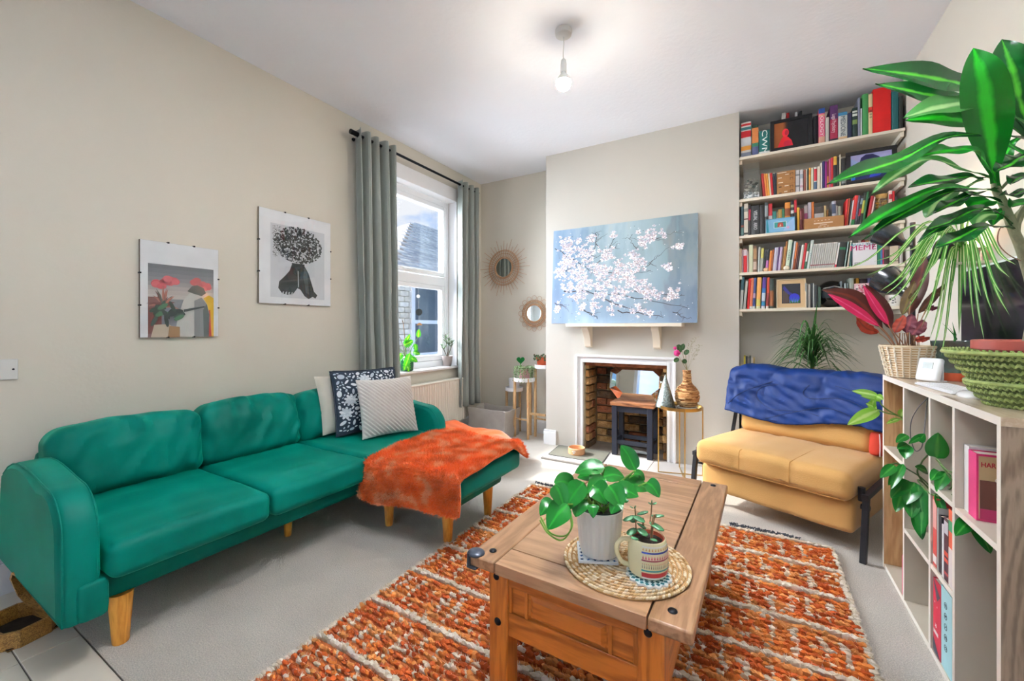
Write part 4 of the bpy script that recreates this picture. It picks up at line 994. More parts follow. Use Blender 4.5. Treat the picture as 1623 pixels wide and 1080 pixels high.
# ---------------------------------------------------------------- curtain pole and curtains
RXc, RZ = -2.63, 2.605
pole = thing('curtain_pole', 'black metal curtain pole above the window', 'curtain pole', (RXc, 2.93, 2.59))
b = MB(); b.tube([(RXc, 2.14, RZ), (RXc, 3.72, RZ)], .0115, 14); part('rod', b, IRON, pole)
for y0, y1 in ((2.085, 2.15), (3.715, 3.76)):
    b = MB(); b.tube([(RXc, y0, RZ), (RXc, y1, RZ)], .019, 16); part('finial', b, IRON, pole)
for y in (2.19, 3.66):
    b = MB(); b.tube([(XL, y, RZ+.0), (RXc, y, RZ)], .007, 8); b.tube([(XL, y, RZ), (XL+.006, y, RZ)], .014, 14); part('bracket', b, IRON, pole)
CURT = mat('sage_velvet_curtain', '8b928c', .7, sheen=.7, noise_=(1.2, .08), bump=(90, .12))
def curtain(label, y0t, y1t, y0b, y1b, nf, zb, amp=.045, ph=0, zt=2.645):
    NVv, NH = 30, nf*12+1; b = MB(); vs = []
    for i in range(NVv):
        f = i/(NVv-1); z = zt+(zb-zt)*f
        for j in range(NH):
            g = j/(NH-1); y = (y0t+(y1t-y0t)*g)*(1-f)+(y0b+(y1b-y0b)*g)*f
            a = g*nf*2*PI+ph; sw_ = 1+.15*math.sin(f*4+g*9)
            x = RXc+amp*sw_*math.cos(a)+.012*noise.noise(Vector((y*4, z*1.6, 3)))*f; y += .012*math.sin(a*2)*(.5+.5*f)+.01*f*noise.noise(Vector((g*6, z*2, 1)))
            vs.append((x, y, z))
    b.grid(vs, NVv, NH)
    o = solo('curtain', b, CURT, label, 'curtain', 'sage velvet curtains'); s_ = o.modifiers.new('thick', 'SOLIDIFY'); s_.thickness = .004; s_.offset = 0
    for k in range(nf*2):
        g = (k+.5-ph/PI)/(nf*2)
        if not 0 < g < 1: continue
        y = y0t+(y1t-y0t)*g
        q = MB(); R = .024; pts = [(RXc+R*math.cos(t)*.35, y+.004+R*.25*math.cos(t), RZ+R*math.sin(t)) for t in [i*PI/8 for i in range(17)]]; q.tube(pts, .0035, 6, cap=False); part('eyelet', q, mat('steel', 'c9cbd0', .25, metal=1), o)
    return o
curtain('sage green velvet curtain drawn to the left of the window', 2.135, 2.50, 2.19, 2.56, 4, .30, .046)
curtain('sage green velvet curtain drawn to the right of the window', 3.415, 3.715, 3.40, 3.73, 3, .30, .042, ph=.0)

# ---------------------------------------------------------------- radiator
rd = thing('radiator', 'cream panel radiator with vertical ribs under the window', 'radiator', (-2.66, 2.95, .12))
RADM = mat('radiator_enamel', 'ece6da', .35, noise_=(3, .02))
b = MB(); vs = []; n = 230
prof = []
for i in range(n+1):
    y = 2.36+1.17*i/n; t = (y*30) % 1; prof.append((y, .008 if .2 < t < .8 else 0))
for z, k in ((.16, 0), (.175, 1), (.575, 1), (.59, 0)):
    for y, d in prof: vs.append((-2.64+d*k*1.0, y, z))
b.grid(vs, 4, n+1); b.box((-2.71, 2.36, .16), (-2.6405, 3.53, .59)); part('panel', b, RADM, rd, sm=False)
b = MB(); b.box((-2.712, 2.355, .585), (-2.628, 3.535, .602)); b.box((-2.712, 2.352, .16), (-2.632, 2.36, .60)); b.box((-2.712, 3.53, .16), (-2.632, 3.538, .60)); part('grille_casing', b, RADM, rd, bev=.004)
b = MB(); b.tube([(-2.68, 3.5, 0.0), (-2.68, 3.5, .17)], .009, 10); b.tube([(-2.68, 3.5, .10), (-2.63, 3.5, .10)], .014, 12); b.tube([(-2.68, 2.42, 0), (-2.68, 2.42, .17)], .009, 10); part('valve_pipe', b, MATS['white_plastic'], rd)

# ---------------------------------------------------------------- window sill plants and hanging
LM = leafmat('monstera_leaf', '3f9a1e', '8fd02c', .2, .3, transl=.45)
SZ = WZ0+.022
gp = thing('potted_monstera', 'lime green split-leaf plant in a dark green glass pot on the sill', 'plant', (-2.765, 2.78, SZ))
gx, gy = P(645, 570, x=-2.765)[0], P(645, 570, x=-2.765)[1]
b = MB(); b.lathe([(.045, 0), (.058, .008), (.062, .05), (.058, .105), (.054, .108), (.052, .1), (.05, .02), (0, .015)], (-2.765, gy, SZ), 32); part('pot', b, mat('green_glass_pot', '1f6b43', .12, noise_=(6, .2), coat=.5), gp)
b = MB(); b.lathe([(.051, .085), (0, .09)], (-2.765, gy, SZ), 20); part('soil', b, SOIL, gp)
mbase = Vector((-2.765, gy, SZ+.09))
for a, c_, w in (((640, 548), (655, 540), .05), ((636, 560), (628, 575), .05), ((650, 560), (640, 588), .045), ((648, 565), (662, 574), .04), ((655, 558), (666, 562), .035), ((642, 545), (650, 530), .03), ((663, 535), (664, 522), .03), ((632, 552), (624, 558), .035), ((645, 575), (648, 590), .035), ((658, 545), (660, 560), .03)):
    d0 = 3.78+random.uniform(-.06, .03)
    A, C_ = Pd(*a, d0), Pd(*c_, d0-.03); up = (camp-A).normalized()
    b = MB(); b.tube(crom([mbase, (mbase+A)/2+Vector((0, 0, .03)), A], 8), .0022, 5); part('stem', b, GST, gp)
    b = MB(); leaf(b, [A, (A+C_)/2+up*.01, C_], w*.85, up, n=16, prof=lambda f: (math.sin(PI*f**.7)**.6*(.78+.22*math.cos(f*38)) if 0 < f < 1 else 0)); part('leaf', b, LM, gp)
b = MB(); b.tube(crom([mbase, Pd(640, 520, 3.8), Pd(638, 508, 3.8)], 8), .0035, 6); b.tube(crom([mbase, Pd(634, 535, 3.8), Pd(627, 542, 3.8)], 8), .0025, 6); part('cane', b, JST, gp)
b = MB(); b.box(Pd(637, 510, 3.8)-Vector((.001, .012, 0)), Pd(637, 510, 3.8)+Vector((.001, .012, .03))); part('plant_tag', b, MATS['white_plastic'], gp)
jp = thing('potted_succulent', 'small grey-leaved succulent in a taupe pot at the right end of the sill', 'plant', (-2.765, 3.29, SZ))
jy = P(709, 565, x=-2.765)[1]
b = MB(); b.lathe([(.036, 0), (.040, .004), (.057, .105), (.053, .106), (.050, .09), (0, .088)], (-2.765, jy, SZ), 32); part('pot', b, mat('taupe_pot', '9a8e8a', .6, noise_=(6, .05)), jp)
b = MB(); jb = Vector((-2.765, jy, SZ+.09)); SUC = leafmat('succulent_leaf', '53694f', '7f9575', .3, .5)
for (u, v) in ((698, 545), (712, 535), (706, 530), (718, 540)):
    T_ = Pd(u, v, 4.28); b.tube(crom([jb, (jb+T_)/2+Vector((.005, 0, 0)), T_], 6), .004, 6)
    for k in range(9):
        a = k*2.4; dv = Vector((math.cos(a)*.5, math.sin(a), .35+.4*random.random())).normalized(); q = MB(); s0 = jb.lerp(T_, .55+.05*k)
        leaf(q, [s0, s0+dv*.035, s0+dv*.062+Vector((0, 0, -.004))], .010, n=7, prof=OVAL, nx=1); part('leaf', q, SUC, jp)
part('stem', b, mat('grey_stem', '6b6257', .8), jp)
hg = thing('hanging_moon_phases', 'string of brass, black and copper discs hanging in front of the window', 'ornament', tuple(Pd(663, 520, 4.0)))
dm = 4.10
b = MB(); b.tube([Pd(663, 432, dm), Pd(664, 517, dm)], .0012, 5); part('string', b, mat('twine', '8d8a83', .9), hg)
for (u, v), r, m, half in (((663, 440), .022, mat('brass_disc', 'a89a5b', .35, metal=.7), 0), ((664, 495), .034, mat('black_disc', '1f2322', .4), 0), ((665, 516), .025, mat('copper_disc', 'b98559', .35, metal=.6), 1), ((663, 470), .017, mat('pearl_disc', 'f3f0ea', .3), 0)):
    c_ = Pd(u, v, dm); b = MB(); M = frameM(c_, (cs, sn, 0), (0, 0, 1))
    pts = [(r*math.cos(t), r*math.sin(t)) for t in ([i*PI/12 for i in range(13)] if half else [i*PI/12 for i in range(24)])]; b.prism(pts, -.0015, .0015, M=M); part('disc', b, m, hg)

# ---------------------------------------------------------------- alcove: mirrors, stand, basket, pet bed
RAT = mat('rattan', 'b98f6b', .7, noise_=(20, .15)); MIRR = mat('mirror_silver', 'f4f6f6', .02, metal=1)
def round_mirror(label, x, z, rg_, rin, rout, rays, loops=0):
    t = thing('wall_mirror', label, 'mirror', (x, YB, z-rout), group='rattan wall mirrors in the alcove'); y = YB-.022
    b = MB(); M = frameM((x, y+.004, z), (1, 0, 0), (0, 0, 1)); b.prism([(rg_*math.cos(i*PI/20), rg_*math.sin(i*PI/20)) for i in range(40)], -.001, .004, M=M); part('glass', b, MIRR, t)
    def circ(r, tr, yy=y):
        b.tube([(x+r*math.cos(i*PI/24), yy, z+r*math.sin(i*PI/24)) for i in range(49)], tr, 7, cap=False)
    b = MB(); circ(rg_, .0055); circ(rg_+.012, .004); circ((rg_+rin)/2+.01, .0035); circ(rin, .0045); circ(rin-.012, .003); part('rattan_rings', b, RAT, t)
    for k in range(rays):
        a = 2*PI*k/rays; r1 = rout*(1, .84, .93, .78)[k % 4] if not loops else rin
        b = MB(); b.tube([(x+(rg_-.002)*math.cos(a), y-.002, z+(rg_-.002)*math.sin(a)), (x+r1*math.cos(a), y+.006*(r1 > rin), z+r1*math.sin(a))], [.0032, .0022], 5); part('ray', b, RAT, t)
    for k in range(loops):
        a = 2*PI*k/loops; cx, cz = x+(rin+.022)*math.cos(a), z+(rin+.022)*math.sin(a); b = MB()
        b.tube([(cx+.027*math.cos(i*PI/8), y+.004, cz+.027*math.sin(i*PI/8)) for i in range(17)], .0022, 5, cap=False); part('loop', b, RAT, t)
    b = MB(); b.lathe([(rg_, 0), (rg_, .002)], (0, 0, 0), 8) if False else b.tube([(x, y+.004, z), (x, YB, z)], .03, 12); part('hanger', b, RAT, t)
round_mirror('sunburst rattan wall mirror with long pointed rays, upper left in the alcove', -2.408, 1.79, .107, .195, .325, 40)
round_mirror('flower-edged rattan wall mirror half hidden by the chimney breast', -2.028, 1.275, .09, .142, .19, 40, loops=16)
# tiered bamboo stand
BAM = wood('bamboo', 'd6b183', 'bd9464', 'Z', 20)
st = thing('plant_stand', 'three-tier bamboo plant stand with white round trays in the alcove', 'plant stand', (-2.05, 3.75, 0))
TR = mat('white_tray', 'eceef1', .4)
for (x, y, z, r) in ((-2.035, 3.735, .612, .108), (-2.215, 3.84, .488, .095), (-1.86, 3.84, .745, .10)):
    b = MB(); b.lathe([(.0, z-.04), (r-.004, z-.04), (r, z-.036), (r, z), (r-.006, z), (r-.008, z-.028), (0, z-.028)], (x, y, 0), 32); part('tray', b, TR, st)
    for a in ((200, 320, 80) if x != -2.215 else (190, 300, 75)):
        ar = math.radians(a); lx, ly = x+(r-.008)*math.cos(ar), y+(r-.008)*math.sin(ar)
        if ly > YB-.04: ly = YB-.04
        b = MB(); b.box((lx-.011, ly-.011, 0), (lx+.011, ly+.011, z-.030 if a != 200 and a != 320 else z-.004)); part('leg', b, BAM, st, bev=.002)
    b = MB(); b.tube([(x+(r-.01)*math.cos(math.radians(200)), y+(r-.01)*math.sin(math.radians(200)), .19), (x+(r-.01)*math.cos(math.radians(320)), y+(r-.01)*math.sin(math.radians(320)), .19)], .010, 4); part('stretcher', b, BAM, st)
b = MB(); b.box((-1.96, 3.73, .235), (-1.80, 3.752, .257)); part('stretcher', b, BAM, st)
def simple_pot(t, x, y, z, r0, r1, h, m, n=28):
    b = MB(); b.lathe([(r0, 0), (r0+.002, .002), (r1, h), (r1-.004, h), (r1-.006, h-.012), (0, h-.014)], (x, y, z), n); part('pot', b, m, t)
pp_ = thing('potted_string_plant', 'pink pot of trailing green beads with one heart-shaped leaf on the tall stand tray', 'plant', (-2.035, 3.735, .585))
simple_pot(pp_, -2.035, 3.735, .5845, .056, .068, .115, mat('dusty_pink_pot', 'c9949a', .5))
HRT = leafmat('heart_leaf', '0f7a34', '1a8c3f', .3, .3)
b = MB(); c_ = Vector((-2.06, 3.70, .79)); M = frameM(c_, (cs, sn, 0), (0, 0, 1))
pts = [(.0026*16*math.sin(t)**3*1.0, .0026*(13*math.cos(t)-5*math.cos(2*t)-2*math.cos(3*t)-math.cos(4*t))) for t in [i*2*PI/36 for i in range(36)]]
b.prism(pts[::-1], -.003, .003, M=M); b.pa['ac'] = [.8]*len(b.v); part('heart_leaf', b, HRT, pp_); b = MB(); b.tube([(-2.06, 3.705, .69), (-2.06, 3.70, .77)], .004, 6); part('stem', b, GST, pp_)
BEAD = mat('bead_foliage', None, .7, attr=True)
b = MB(); rg = random.Random(6)
for k in range(70):
    a = rg.uniform(0, 6.28); R = .06; p = Vector((-2.035+R*math.cos(a), 3.735+R*math.sin(a), .70)); drop = rg.uniform(.02, .13); out = rg.uniform(.02, .06)
    path = [p, p+Vector((math.cos(a)*out*.8, math.sin(a)*out*.8, .02)), p+Vector((math.cos(a)*out, math.sin(a)*out, -drop))]
    pth = crom(path, 9); b.tube(pth, .0009, 3, c='6d8a55')
    for q in pth[1:]: b.sphere(q+Vector((rg.uniform(-.004, .004), rg.uniform(-.004, .004), 0)), .0058, 5, 4, c=rg.choice(('7f9c68', '94ab80', '6b8657', 'a9b898')))
part('trailing_beads', b, BEAD, pp_, kind='stuff')
wp = thing('white_planter', 'empty white pot on the lowest tray of the bamboo stand', 'pot', (-2.215, 3.84, .461)); simple_pot(wp, -2.215, 3.84, .4605, .05, .06, .12, MATS['white_tray'])
wp2 = wp
tp_ = thing('potted_trailing_succulent', 'terracotta pot of dark succulent on the highest tray beside the chimney breast', 'plant', (-1.86, 3.84, .718))
simple_pot(tp_, -1.87, 3.83, .7175, .052, .07, .10, mat('orange_terracotta', 'c2552f', .65, noise_=(8, .08)))
b = MB()
for k in range(60):
    a = rg.uniform(0, 6.28); r_ = .07*math.sqrt(rg.random()); p = Vector((-1.87+r_*math.cos(a), 3.83+r_*math.sin(a), .815)); q = p+Vector((math.cos(a)*.03, math.sin(a)*.03, rg.uniform(-.03, .03)))
    b.sphere(q, rg.uniform(.007, .012), 6, 4, c=rg.choice(('33502f', '4a5f38', '6b5a3a', '27402a')))
part('foliage', b, BEAD, tp_, kind='stuff')
# fabric bin
FAB = mat('grey_canvas', 'a79f98', .9, noise_=(12, .06), bump=(120, .3))
b = MB(); bx0, bx1, by0, by1, bh = -2.58, -2.13, 3.50, 3.80, .285
n = 14; vs = []
for k, (z, off) in enumerate(((0, 0), (.07, .006), (.15, -.006), (.22, .004), (bh, .012), (bh+.003, .006), (bh-.01, -.004), (.12, -.004), (.02, -.006))):
    for side in range(4):
        for i in range(n):
            f = i/n; x, y = [(bx0+(bx1-bx0)*f, by0), (bx1, by0+(by1-by0)*f), (bx1-(bx1-bx0)*f, by1), (bx0, by1-(by1-by0)*f)][side]
            cx, cy = (bx0+bx1)/2, (by0+by1)/2; s_ = 1+off/.2*1.0
            zz = z+(.018*noise.noise(Vector((x*7, y*7, 1))) if k >= 4 and k <= 6 else 0)
            w_ = .014*noise.noise(Vector((x*6, y*6, z*9)))
            vs.append((cx+(x-cx)*s_*.98+w_, cy+(y-cy)*s_*.98+w_, zz))
b.grid(vs, 9, n*4, closed=True); b.add([(bx0+.01, by0+.01, .02), (bx1-.01, by0+.01, .02), (bx1-.01, by1-.01, .02), (bx0+.01, by1-.01, .02)], [(0, 1, 2, 3)])
solo('fabric_basket', b, FAB, 'grey canvas storage basket with crumpled rim in the corner by the radiator', 'basket')
# pet bed with an orange fleece over it
b = MB(); bc = Vector((-2.14, 2.82, 0))
for k in range(1):
    R1, R2, rt = .36, .26, .075
    pts = [(bc.x+R1*math.cos(t), bc.y+R2*math.sin(t), rt+.005) for t in [i*2*PI/48 for i in range(49)]]; b.tube(pts, rt, 14, cap=False, squash=1)
b.rbox((bc.x-.33, bc.y-.24, 0), (bc.x+.33, bc.y+.24, .10), .04, seg=10, puff=.02)
solo('pet_bed', b, mat('grey_plush', '8d8f97', .95, sheen=.4, bump=(150, .5)), 'oval grey plush pet bed on the carpet behind the chaise', 'pet bed')
ORB = mat('orange_fleece', 'e06426', .9, sheen=.4, noise_=(5, .18), bump=(80, .3))
NUb, NVb = 30, 26; vs = []
for i in range(NUb):
    for j in range(NVb):
        fu, fv = i/(NUb-1), j/(NVb-1); x = -2.42+.74*fu; y = 2.62+.50*fv
        dx, dy = (x-bc.x)/.40, (y-bc.y)/.30; rr_ = math.sqrt(dx*dx+dy*dy)
        z = .185+.02*math.sin(fu*9+fv*3)+.012*noise.noise(Vector((x*9, y*9, 2)))+.07*max(0, 1-fu*2.2)
        z = max(.03, z-max(0, rr_-1.12)*.22); vs.append((x, y+.03*math.sin(fu*3), z))
b = MB(); b.grid(vs, NUb, NVb)
o = solo('fleece_blanket', b, ORB, 'bright orange fleece blanket folded over the grey pet bed', 'blanket'); s_ = o.modifiers.new('thick', 'SOLIDIFY'); s_.thickness = .016; s_.offset = 1

# ---------------------------------------------------------------- wooden box at the doorway, bottom left
bx = thing('wooden_box', 'small octagonal wooden box standing open on the tiles by the sofa arm', 'box', (-2.33, .40, .001), math.radians(12))
WB = wood('old_brown_wood', 'b88a44', '7a5424', 'X', 90); BR = mat('aged_brass', 'b08a3e', .4, metal=.7)
def boxring(b, w, d, h, t, z=0, M=None):
    ch = .035
    def o_(w, d, ch): return [(-w+ch, -d), (w-ch, -d), (w, -d+ch), (w, d-ch), (w-ch, d), (-w+ch, d), (-w, d-ch), (-w, -d+ch)]
    a = o_(w, d, ch); i_ = o_(w-t, d-t, ch*.8); vs = [(x, y, z) for x, y in a]+[(x, y, z+h) for x, y in a]+[(x, y, z) for x, y in i_]+[(x, y, z+h) for x, y in i_]
    if M is not None: vs = [M @ Vector(q) for q in vs]
    fs = []
    for k in range(8):
        k2 = (k+1) % 8; fs += [(k, k2, k2+8, k+8), (k+16, k+24, k2+24, k2+16), (k+8, k2+8, k2+24, k+24), (k, k+16, k2+16, k2)]
    b.add(vs, fs)
b = MB(); boxring(b, .11, .075, .06, .009); part('tray', b, WB, bx, world=False, sm=False)
b = MB(); b.box((-.10, -.066, .0), (.10, .066, .006)); part('base', b, mat('dark_felt', '2a2118', .95, noise_=(30, .5)), bx, world=False)
b = MB(); M = Matrix.Translation((0, .078, .062)) @ Matrix.Rotation(math.radians(105), 4, 'X') @ Matrix.Translation((0, .075, 0)); boxring(b, .11, .075, .03, .009, M=M); b.box((-.10, -.066, .0), (.10, .066, .005)); vs_ = []
part('lid', b, WB, bx, world=False, sm=False)
b = MB(); b.box((-.098, -.062, -.003), (.098, .062, .004), R=M.to_3x3().to_4x4() if False else M); part('lid_panel', b, MATS['dark_felt'], bx, world=False)
for x in (-.05, .05):
    b = MB(); b.sphere((x, -.077, .03), .007, 8, 6, sc=(1.4, .5, 1)); part('brass_fitting', b, BR, bx, world=False)
# ---------------------------------------------------------------- mantel shelf, canvas, fireplace things
mt = thing('mantel_shelf', 'cream mantel shelf on two corbels above the fireplace', 'shelf', (-.98, YF, .95))
b = MB(); b.box((-1.465, YF-.165, 1.130), (-.490, YF, 1.158)); part('shelf_board', b, SHELFW, mt, bev=.003)
for x in (-1.30, -.70):
    b = MB(); pr = [(0, 0), (-.135, 0), (-.135, -.02), (-.10, -.05), (-.06, -.115), (-.05, -.175), (0, -.19)]
    M = Matrix(((0, 0, 1, x-.03), (1, 0, 0, YF), (0, 1, 0, 1.130), (0, 0, 0, 1))); b.prism(pr, 0, .06, M=M); part('corbel', b, SHELFW, mt, bev=.002)
cv = thing('blossom_canvas', 'large blue canvas painting of white blossom branches leaning on the mantel shelf', 'painting', (-1.01, YF-.07, 1.159))
cx0, cx1, cz0, cz1 = -1.640, -.385, 1.160, 2.038; lean = math.radians(3.2)
M0 = Matrix.Translation((-1.0125, YF-.090, cz0)) @ Matrix.Rotation(-lean, 4, 'X')
cw, chh = (cx1-cx0)/2, cz1-cz0
b = MB(); b.box((-cw, 0, 0), (cw, .034, chh), R=M0); part('stretched_canvas', b, mat('canvas_edge', 'cfd3d6', .9), cv, bev=.002)
# painted ground: procedural washes
def paint_ground():
    m = bpy.data.materials.new('painted_ground'); m.use_nodes = True; nt = m.node_tree; N = nt.nodes; L = nt.links; b = N['Principled BSDF']; b.inputs['Roughness'].default_value = .55
    tc = N.new('ShaderNodeTexCoord'); sp = N.new('ShaderNodeSeparateXYZ'); L.new(tc.outputs['Object'], sp.inputs[0])
    mp = N.new('ShaderNodeMapping'); mp.inputs['Scale'].default_value = (5, 1, 1.6); L.new(tc.outputs['Object'], mp.inputs[0])
    n1 = N.new('ShaderNodeTexNoise'); n1.inputs['Scale'].default_value = 1.6; n1.inputs['Detail'].default_value = 7; L.new(mp.outputs[0], n1.inputs['Vector'])
    def ramp(src, els):
        r = N.new('ShaderNodeValToRGB'); L.new(src, r.inputs[0]); e = r.color_ramp.elements
        e[0].position, e[0].color = els[0][0], (*lin(els[0][1]), 1); e[1].position, e[1].color = els[-1][0], (*lin(els[-1][1]), 1)
        for p_, c_ in els[1:-1]: q = e.new(p_); q.color = (*lin(c_), 1)
        return r.outputs[0]
    ax = N.new('ShaderNodeMath'); ax.operation = 'MULTIPLY_ADD'; ax.inputs[1].default_value = .95; ax.inputs[2].default_value = .22; L.new(sp.outputs['X'], ax.inputs[0])
    a2 = N.new('ShaderNodeMath'); a2.operation = 'MULTIPLY_ADD'; a2.inputs[1].default_value = .7; L.new(n1.outputs['Fac'], a2.inputs[0]); L.new(ax.outputs[0], a2.inputs[2])
    c1 = ramp(a2.outputs[0], [(.15, '7d9cc0'), (.35, '93aebb'), (.55, 'a3bcc6'), (.78, '9fb8bf'), (.95, '6f8c94'), (1.06, '3c5058')])
    c2 = ramp(n1.outputs['Fac'], [(.30, '5a6a72'), (.44, '8ba3b0'), (.56, 'b4c6cd'), (.72, 'c6c8ba')])
    mx = N.new('ShaderNodeMix'); mx.data_type = 'RGBA'; mx.inputs[0].default_value = .36; L.new(c1, mx.inputs[6]); L.new(c2, mx.inputs[7]); 
    zr = N.new('ShaderNodeMapRange'); zr.inputs[1].default_value = .0; zr.inputs[2].default_value = .5; zr.inputs[3].default_value = .55; zr.inputs[4].default_value = 0; L.new(sp.outputs['Z'], zr.inputs[0])
    m2 = N.new('ShaderNodeMix'); m2.data_type = 'RGBA'; L.new(zr.outputs[0], m2.inputs[0]); L.new(mx.outputs[2], m2.inputs[6]); m2.inputs[7].default_value = (*lin('7f93b5'), 1)
    L.new(m2.outputs[2], b.inputs['Base Color'])
    bp = N.new('ShaderNodeBump'); bp.inputs['Strength'].default_value = .3; n2 = N.new('ShaderNodeTexNoise'); n2.inputs['Scale'].default_value = 90; L.new(mp.outputs[0], n2.inputs['Vector']); L.new(n2.outputs['Fac'], bp.inputs['Height']); L.new(bp.outputs[0], b.inputs['Normal'])
    return m
b = MB(); b.box((-cw+.001, -.0012, .001), (cw-.001, -.0002, chh-.001), R=M0); gp_ = part('painted_ground', b, paint_ground(), cv)
rg = random.Random(14)
def cpt(u, v, k=0): return M0 @ Vector((-cw+2*cw*u, -.0016-k*.0003, chh*v))
pb = MB()
def stroke(pts, w, c, k=1):
    P2 = [Vector((p[0]*2*cw, p[1]*chh)) for p in pts]; out = []
    for i, p in enumerate(P2):
        t = (P2[min(i+1, len(P2)-1)]-P2[max(i-1, 0)]).normalized(); n_ = Vector((-t.y, t.x)); ww = w*(1-i/len(P2)*.6)
        out.append((p+n_*ww, p-n_*ww))
    vs = [];
    for a, c_ in out: vs += [cpt(a.x/2/cw, a.y/chh, k), cpt(c_.x/2/cw, c_.y/chh, k)]
    pb.add(vs, [(2*i, 2*i+2, 2*i+3, 2*i+1) for i in range(len(out)-1)], c=c)
def wander(p0, p1, n=9, j=.014):
    return [(p0[0]+(p1[0]-p0[0])*i/n+rg.uniform(-j, j)*.6, p0[1]+(p1[1]-p0[1])*i/n+rg.uniform(-j, j)) for i in range(n+1)]
for p0, p1, w in (((.02, .80), (.45, .40), .004), ((.10, .35), (.50, .28), .005), ((.36, .27), (.62, .10), .006), ((.22, .15), (.36, .05), .005), ((.45, .30), (.95, .13), .004), ((.60, .30), (.93, .24), .003), ((.50, .12), (.80, .06), .005),
        ((.03, .22), (.12, .16), .004), ((.40, .50), (.72, .50), .003), ((.10, .55), (.40, .72), .003), ((.28, .62), (.36, .92), .003), ((.34, .60), (.50, .80), .003), ((.47, .84), (.40, .70), .003), ((.68, .55), (.83, .70), .0025), ((.33, .93), (.34, .78), .003), ((.70, .78), (.90, .86), .002), ((.86, .10), (.97, .03), .003), ((.62, .72), (.56, .84), .003)):
    stroke(wander(p0, p1), w, rg.choice(('3a3438', '4b4248', '2f3136')), 1)
    for k in range(5):
        f = rg.random(); q = (p0[0]+(p1[0]-p0[0])*f, p0[1]+(p1[1]-p0[1])*f); stroke(wander(q, (q[0]+rg.uniform(-.04, .08), q[1]+rg.uniform(-.05, .06)), 4, .006), .0018, '45403f', 1)
def blossom(u, v, r, k):
    a0 = rg.uniform(0, 6); tl_ = rg.uniform(.5, 1); ta = rg.uniform(0, 3)
    for q in range(5):
        a = a0+q*2*PI/5+rg.uniform(-.2, .2); L_ = r*rg.uniform(.75, 1.15); c_ = rg.choice(('f2f1f5', 'fbfafc', 'e6e3ea', 'e2d8dc', 'c2c2d0', 'eee6e8', 'b4b0be', 'c8bcc0'))
        pts = []
        for t in range(7):
            tt = t/6*2*PI; x = L_*.55+L_*.5*math.cos(tt); y = L_*.34*math.sin(tt)
            X = x*math.cos(a)-y*math.sin(a); Y = (x*math.sin(a)+y*math.cos(a))*tl_; pts.append(cpt(u+X/(2*cw), v+Y/chh, k+q*.15))
        pb.add(pts[:-1], [tuple(range(6))], c=c_)
    s_ = r*.2; pb.add([cpt(u+s_*math.cos(t)/(2*cw), v+s_*math.sin(t)/chh, k+1) for t in (0, 1.2, 2.5, 3.8, 5)], [tuple(range(5))], c=rg.choice(('a08a88', 'b09890', '6b5a5d', 'c4aca0')))
clusters = ((.10, .84, .05, 12), (.22, .80, .05, 10), (.13, .68, .07, 22), (.27, .70, .05, 12), (.06, .55, .06, 16), (.18, .52, .07, 22), (.33, .55, .07, 20), (.42, .70, .05, 10), (.25, .40, .07, 20), (.12, .38, .05, 10), (.40, .44, .06, 14), (.52, .54, .06, 16), (.60, .66, .05, 12),
            (.62, .55, .05, 12), (.68, .80, .05, 12), (.72, .85, .04, 7), (.20, .27, .04, 7), (.38, .32, .06, 14), (.48, .30, .06, 16), (.58, .40, .05, 12), (.64, .34, .06, 16), (.73, .28, .05, 12), (.33, .18, .04, 7), (.24, .17, .03, 5), (.45, .14, .03, 5), (.63, .12, .04, 7), (.70, .09, .03, 5), (.05, .17, .03, 5), (.82, .52, .03, 5), (.88, .72, .03, 4), (.80, .84, .03, 4), (.86, .28, .04, 6), (.46, .88, .02, 3), (.30, .88, .03, 5))
k = 2
for cu, cv_, sp_, n_ in clusters:
    for i in range(int(n_*2.5)):
        u_ = cu+rg.gauss(0, sp_*.55); v_ = cv_+rg.gauss(0, sp_*.8)
        if .02 < u_ < .98 and .03 < v_ < .96: blossom(u_, v_, rg.uniform(.009, .028), k); k = 2+(k-1.9) % 4
for i in range(240):
    u_, v_ = rg.uniform(.01, .99), rg.uniform(.02, .95)
    if u_ > .7 and rg.random() < .5: continue
    s_ = rg.uniform(.002, .005); pb.add([cpt(u_+s_*math.cos(t)/(2*cw), v_+s_*math.sin(t)/chh, 2) for t in (0, 1.5, 3, 4.6)], [(0, 1, 2, 3)], c=rg.choice(('f2f2f5', 'dfe5ea', '4b4a50')))
part('painted_blossom', pb, mat('thick_paint', None, .5, attr=True), cv, kind='stuff', sm=False)

# stool in the fireplace with the faceted mirror
BLK = mat('black_painted_wood', '1c2230', .45, noise_=(10, .1)); RUW = wood('rustic_red_wood', 'a86f45', '6f4126', 'X', 12, .5)
sx, sy, sz = -.905, 3.70, .475
sl = thing('wooden_stool', 'black stool with rustic brown top standing in the fireplace', 'stool', (sx, sy, .0122))
b = MB(); b.box((sx-.185, sy-.135, sz-.032), (sx+.185, sy+.135, sz)); part('seat', b, RUW, sl, bev=.004)
for ix in (-1, 1):
    for iy in (-1, 1):
        x, y = sx+ix*.15, sy+iy*.105; b = MB(); b.box((x-.022, y-.022, .0122), (x+.022, y+.022, sz-.0325)); part('leg', b, BLK, sl, bev=.003)
for iy in (-1, 1):
    b = MB(); b.box((sx-.128, sy+iy*.105-.011, sz-.085), (sx+.128, sy+iy*.105+.011, sz-.033)); part('apron', b, BLK, sl, bev=.002)
    b = MB(); b.box((sx-.128, sy+iy*.105-.011, .11), (sx+.128, sy+iy*.105+.011, .145)); part('stretcher', b, BLK, sl, bev=.002)
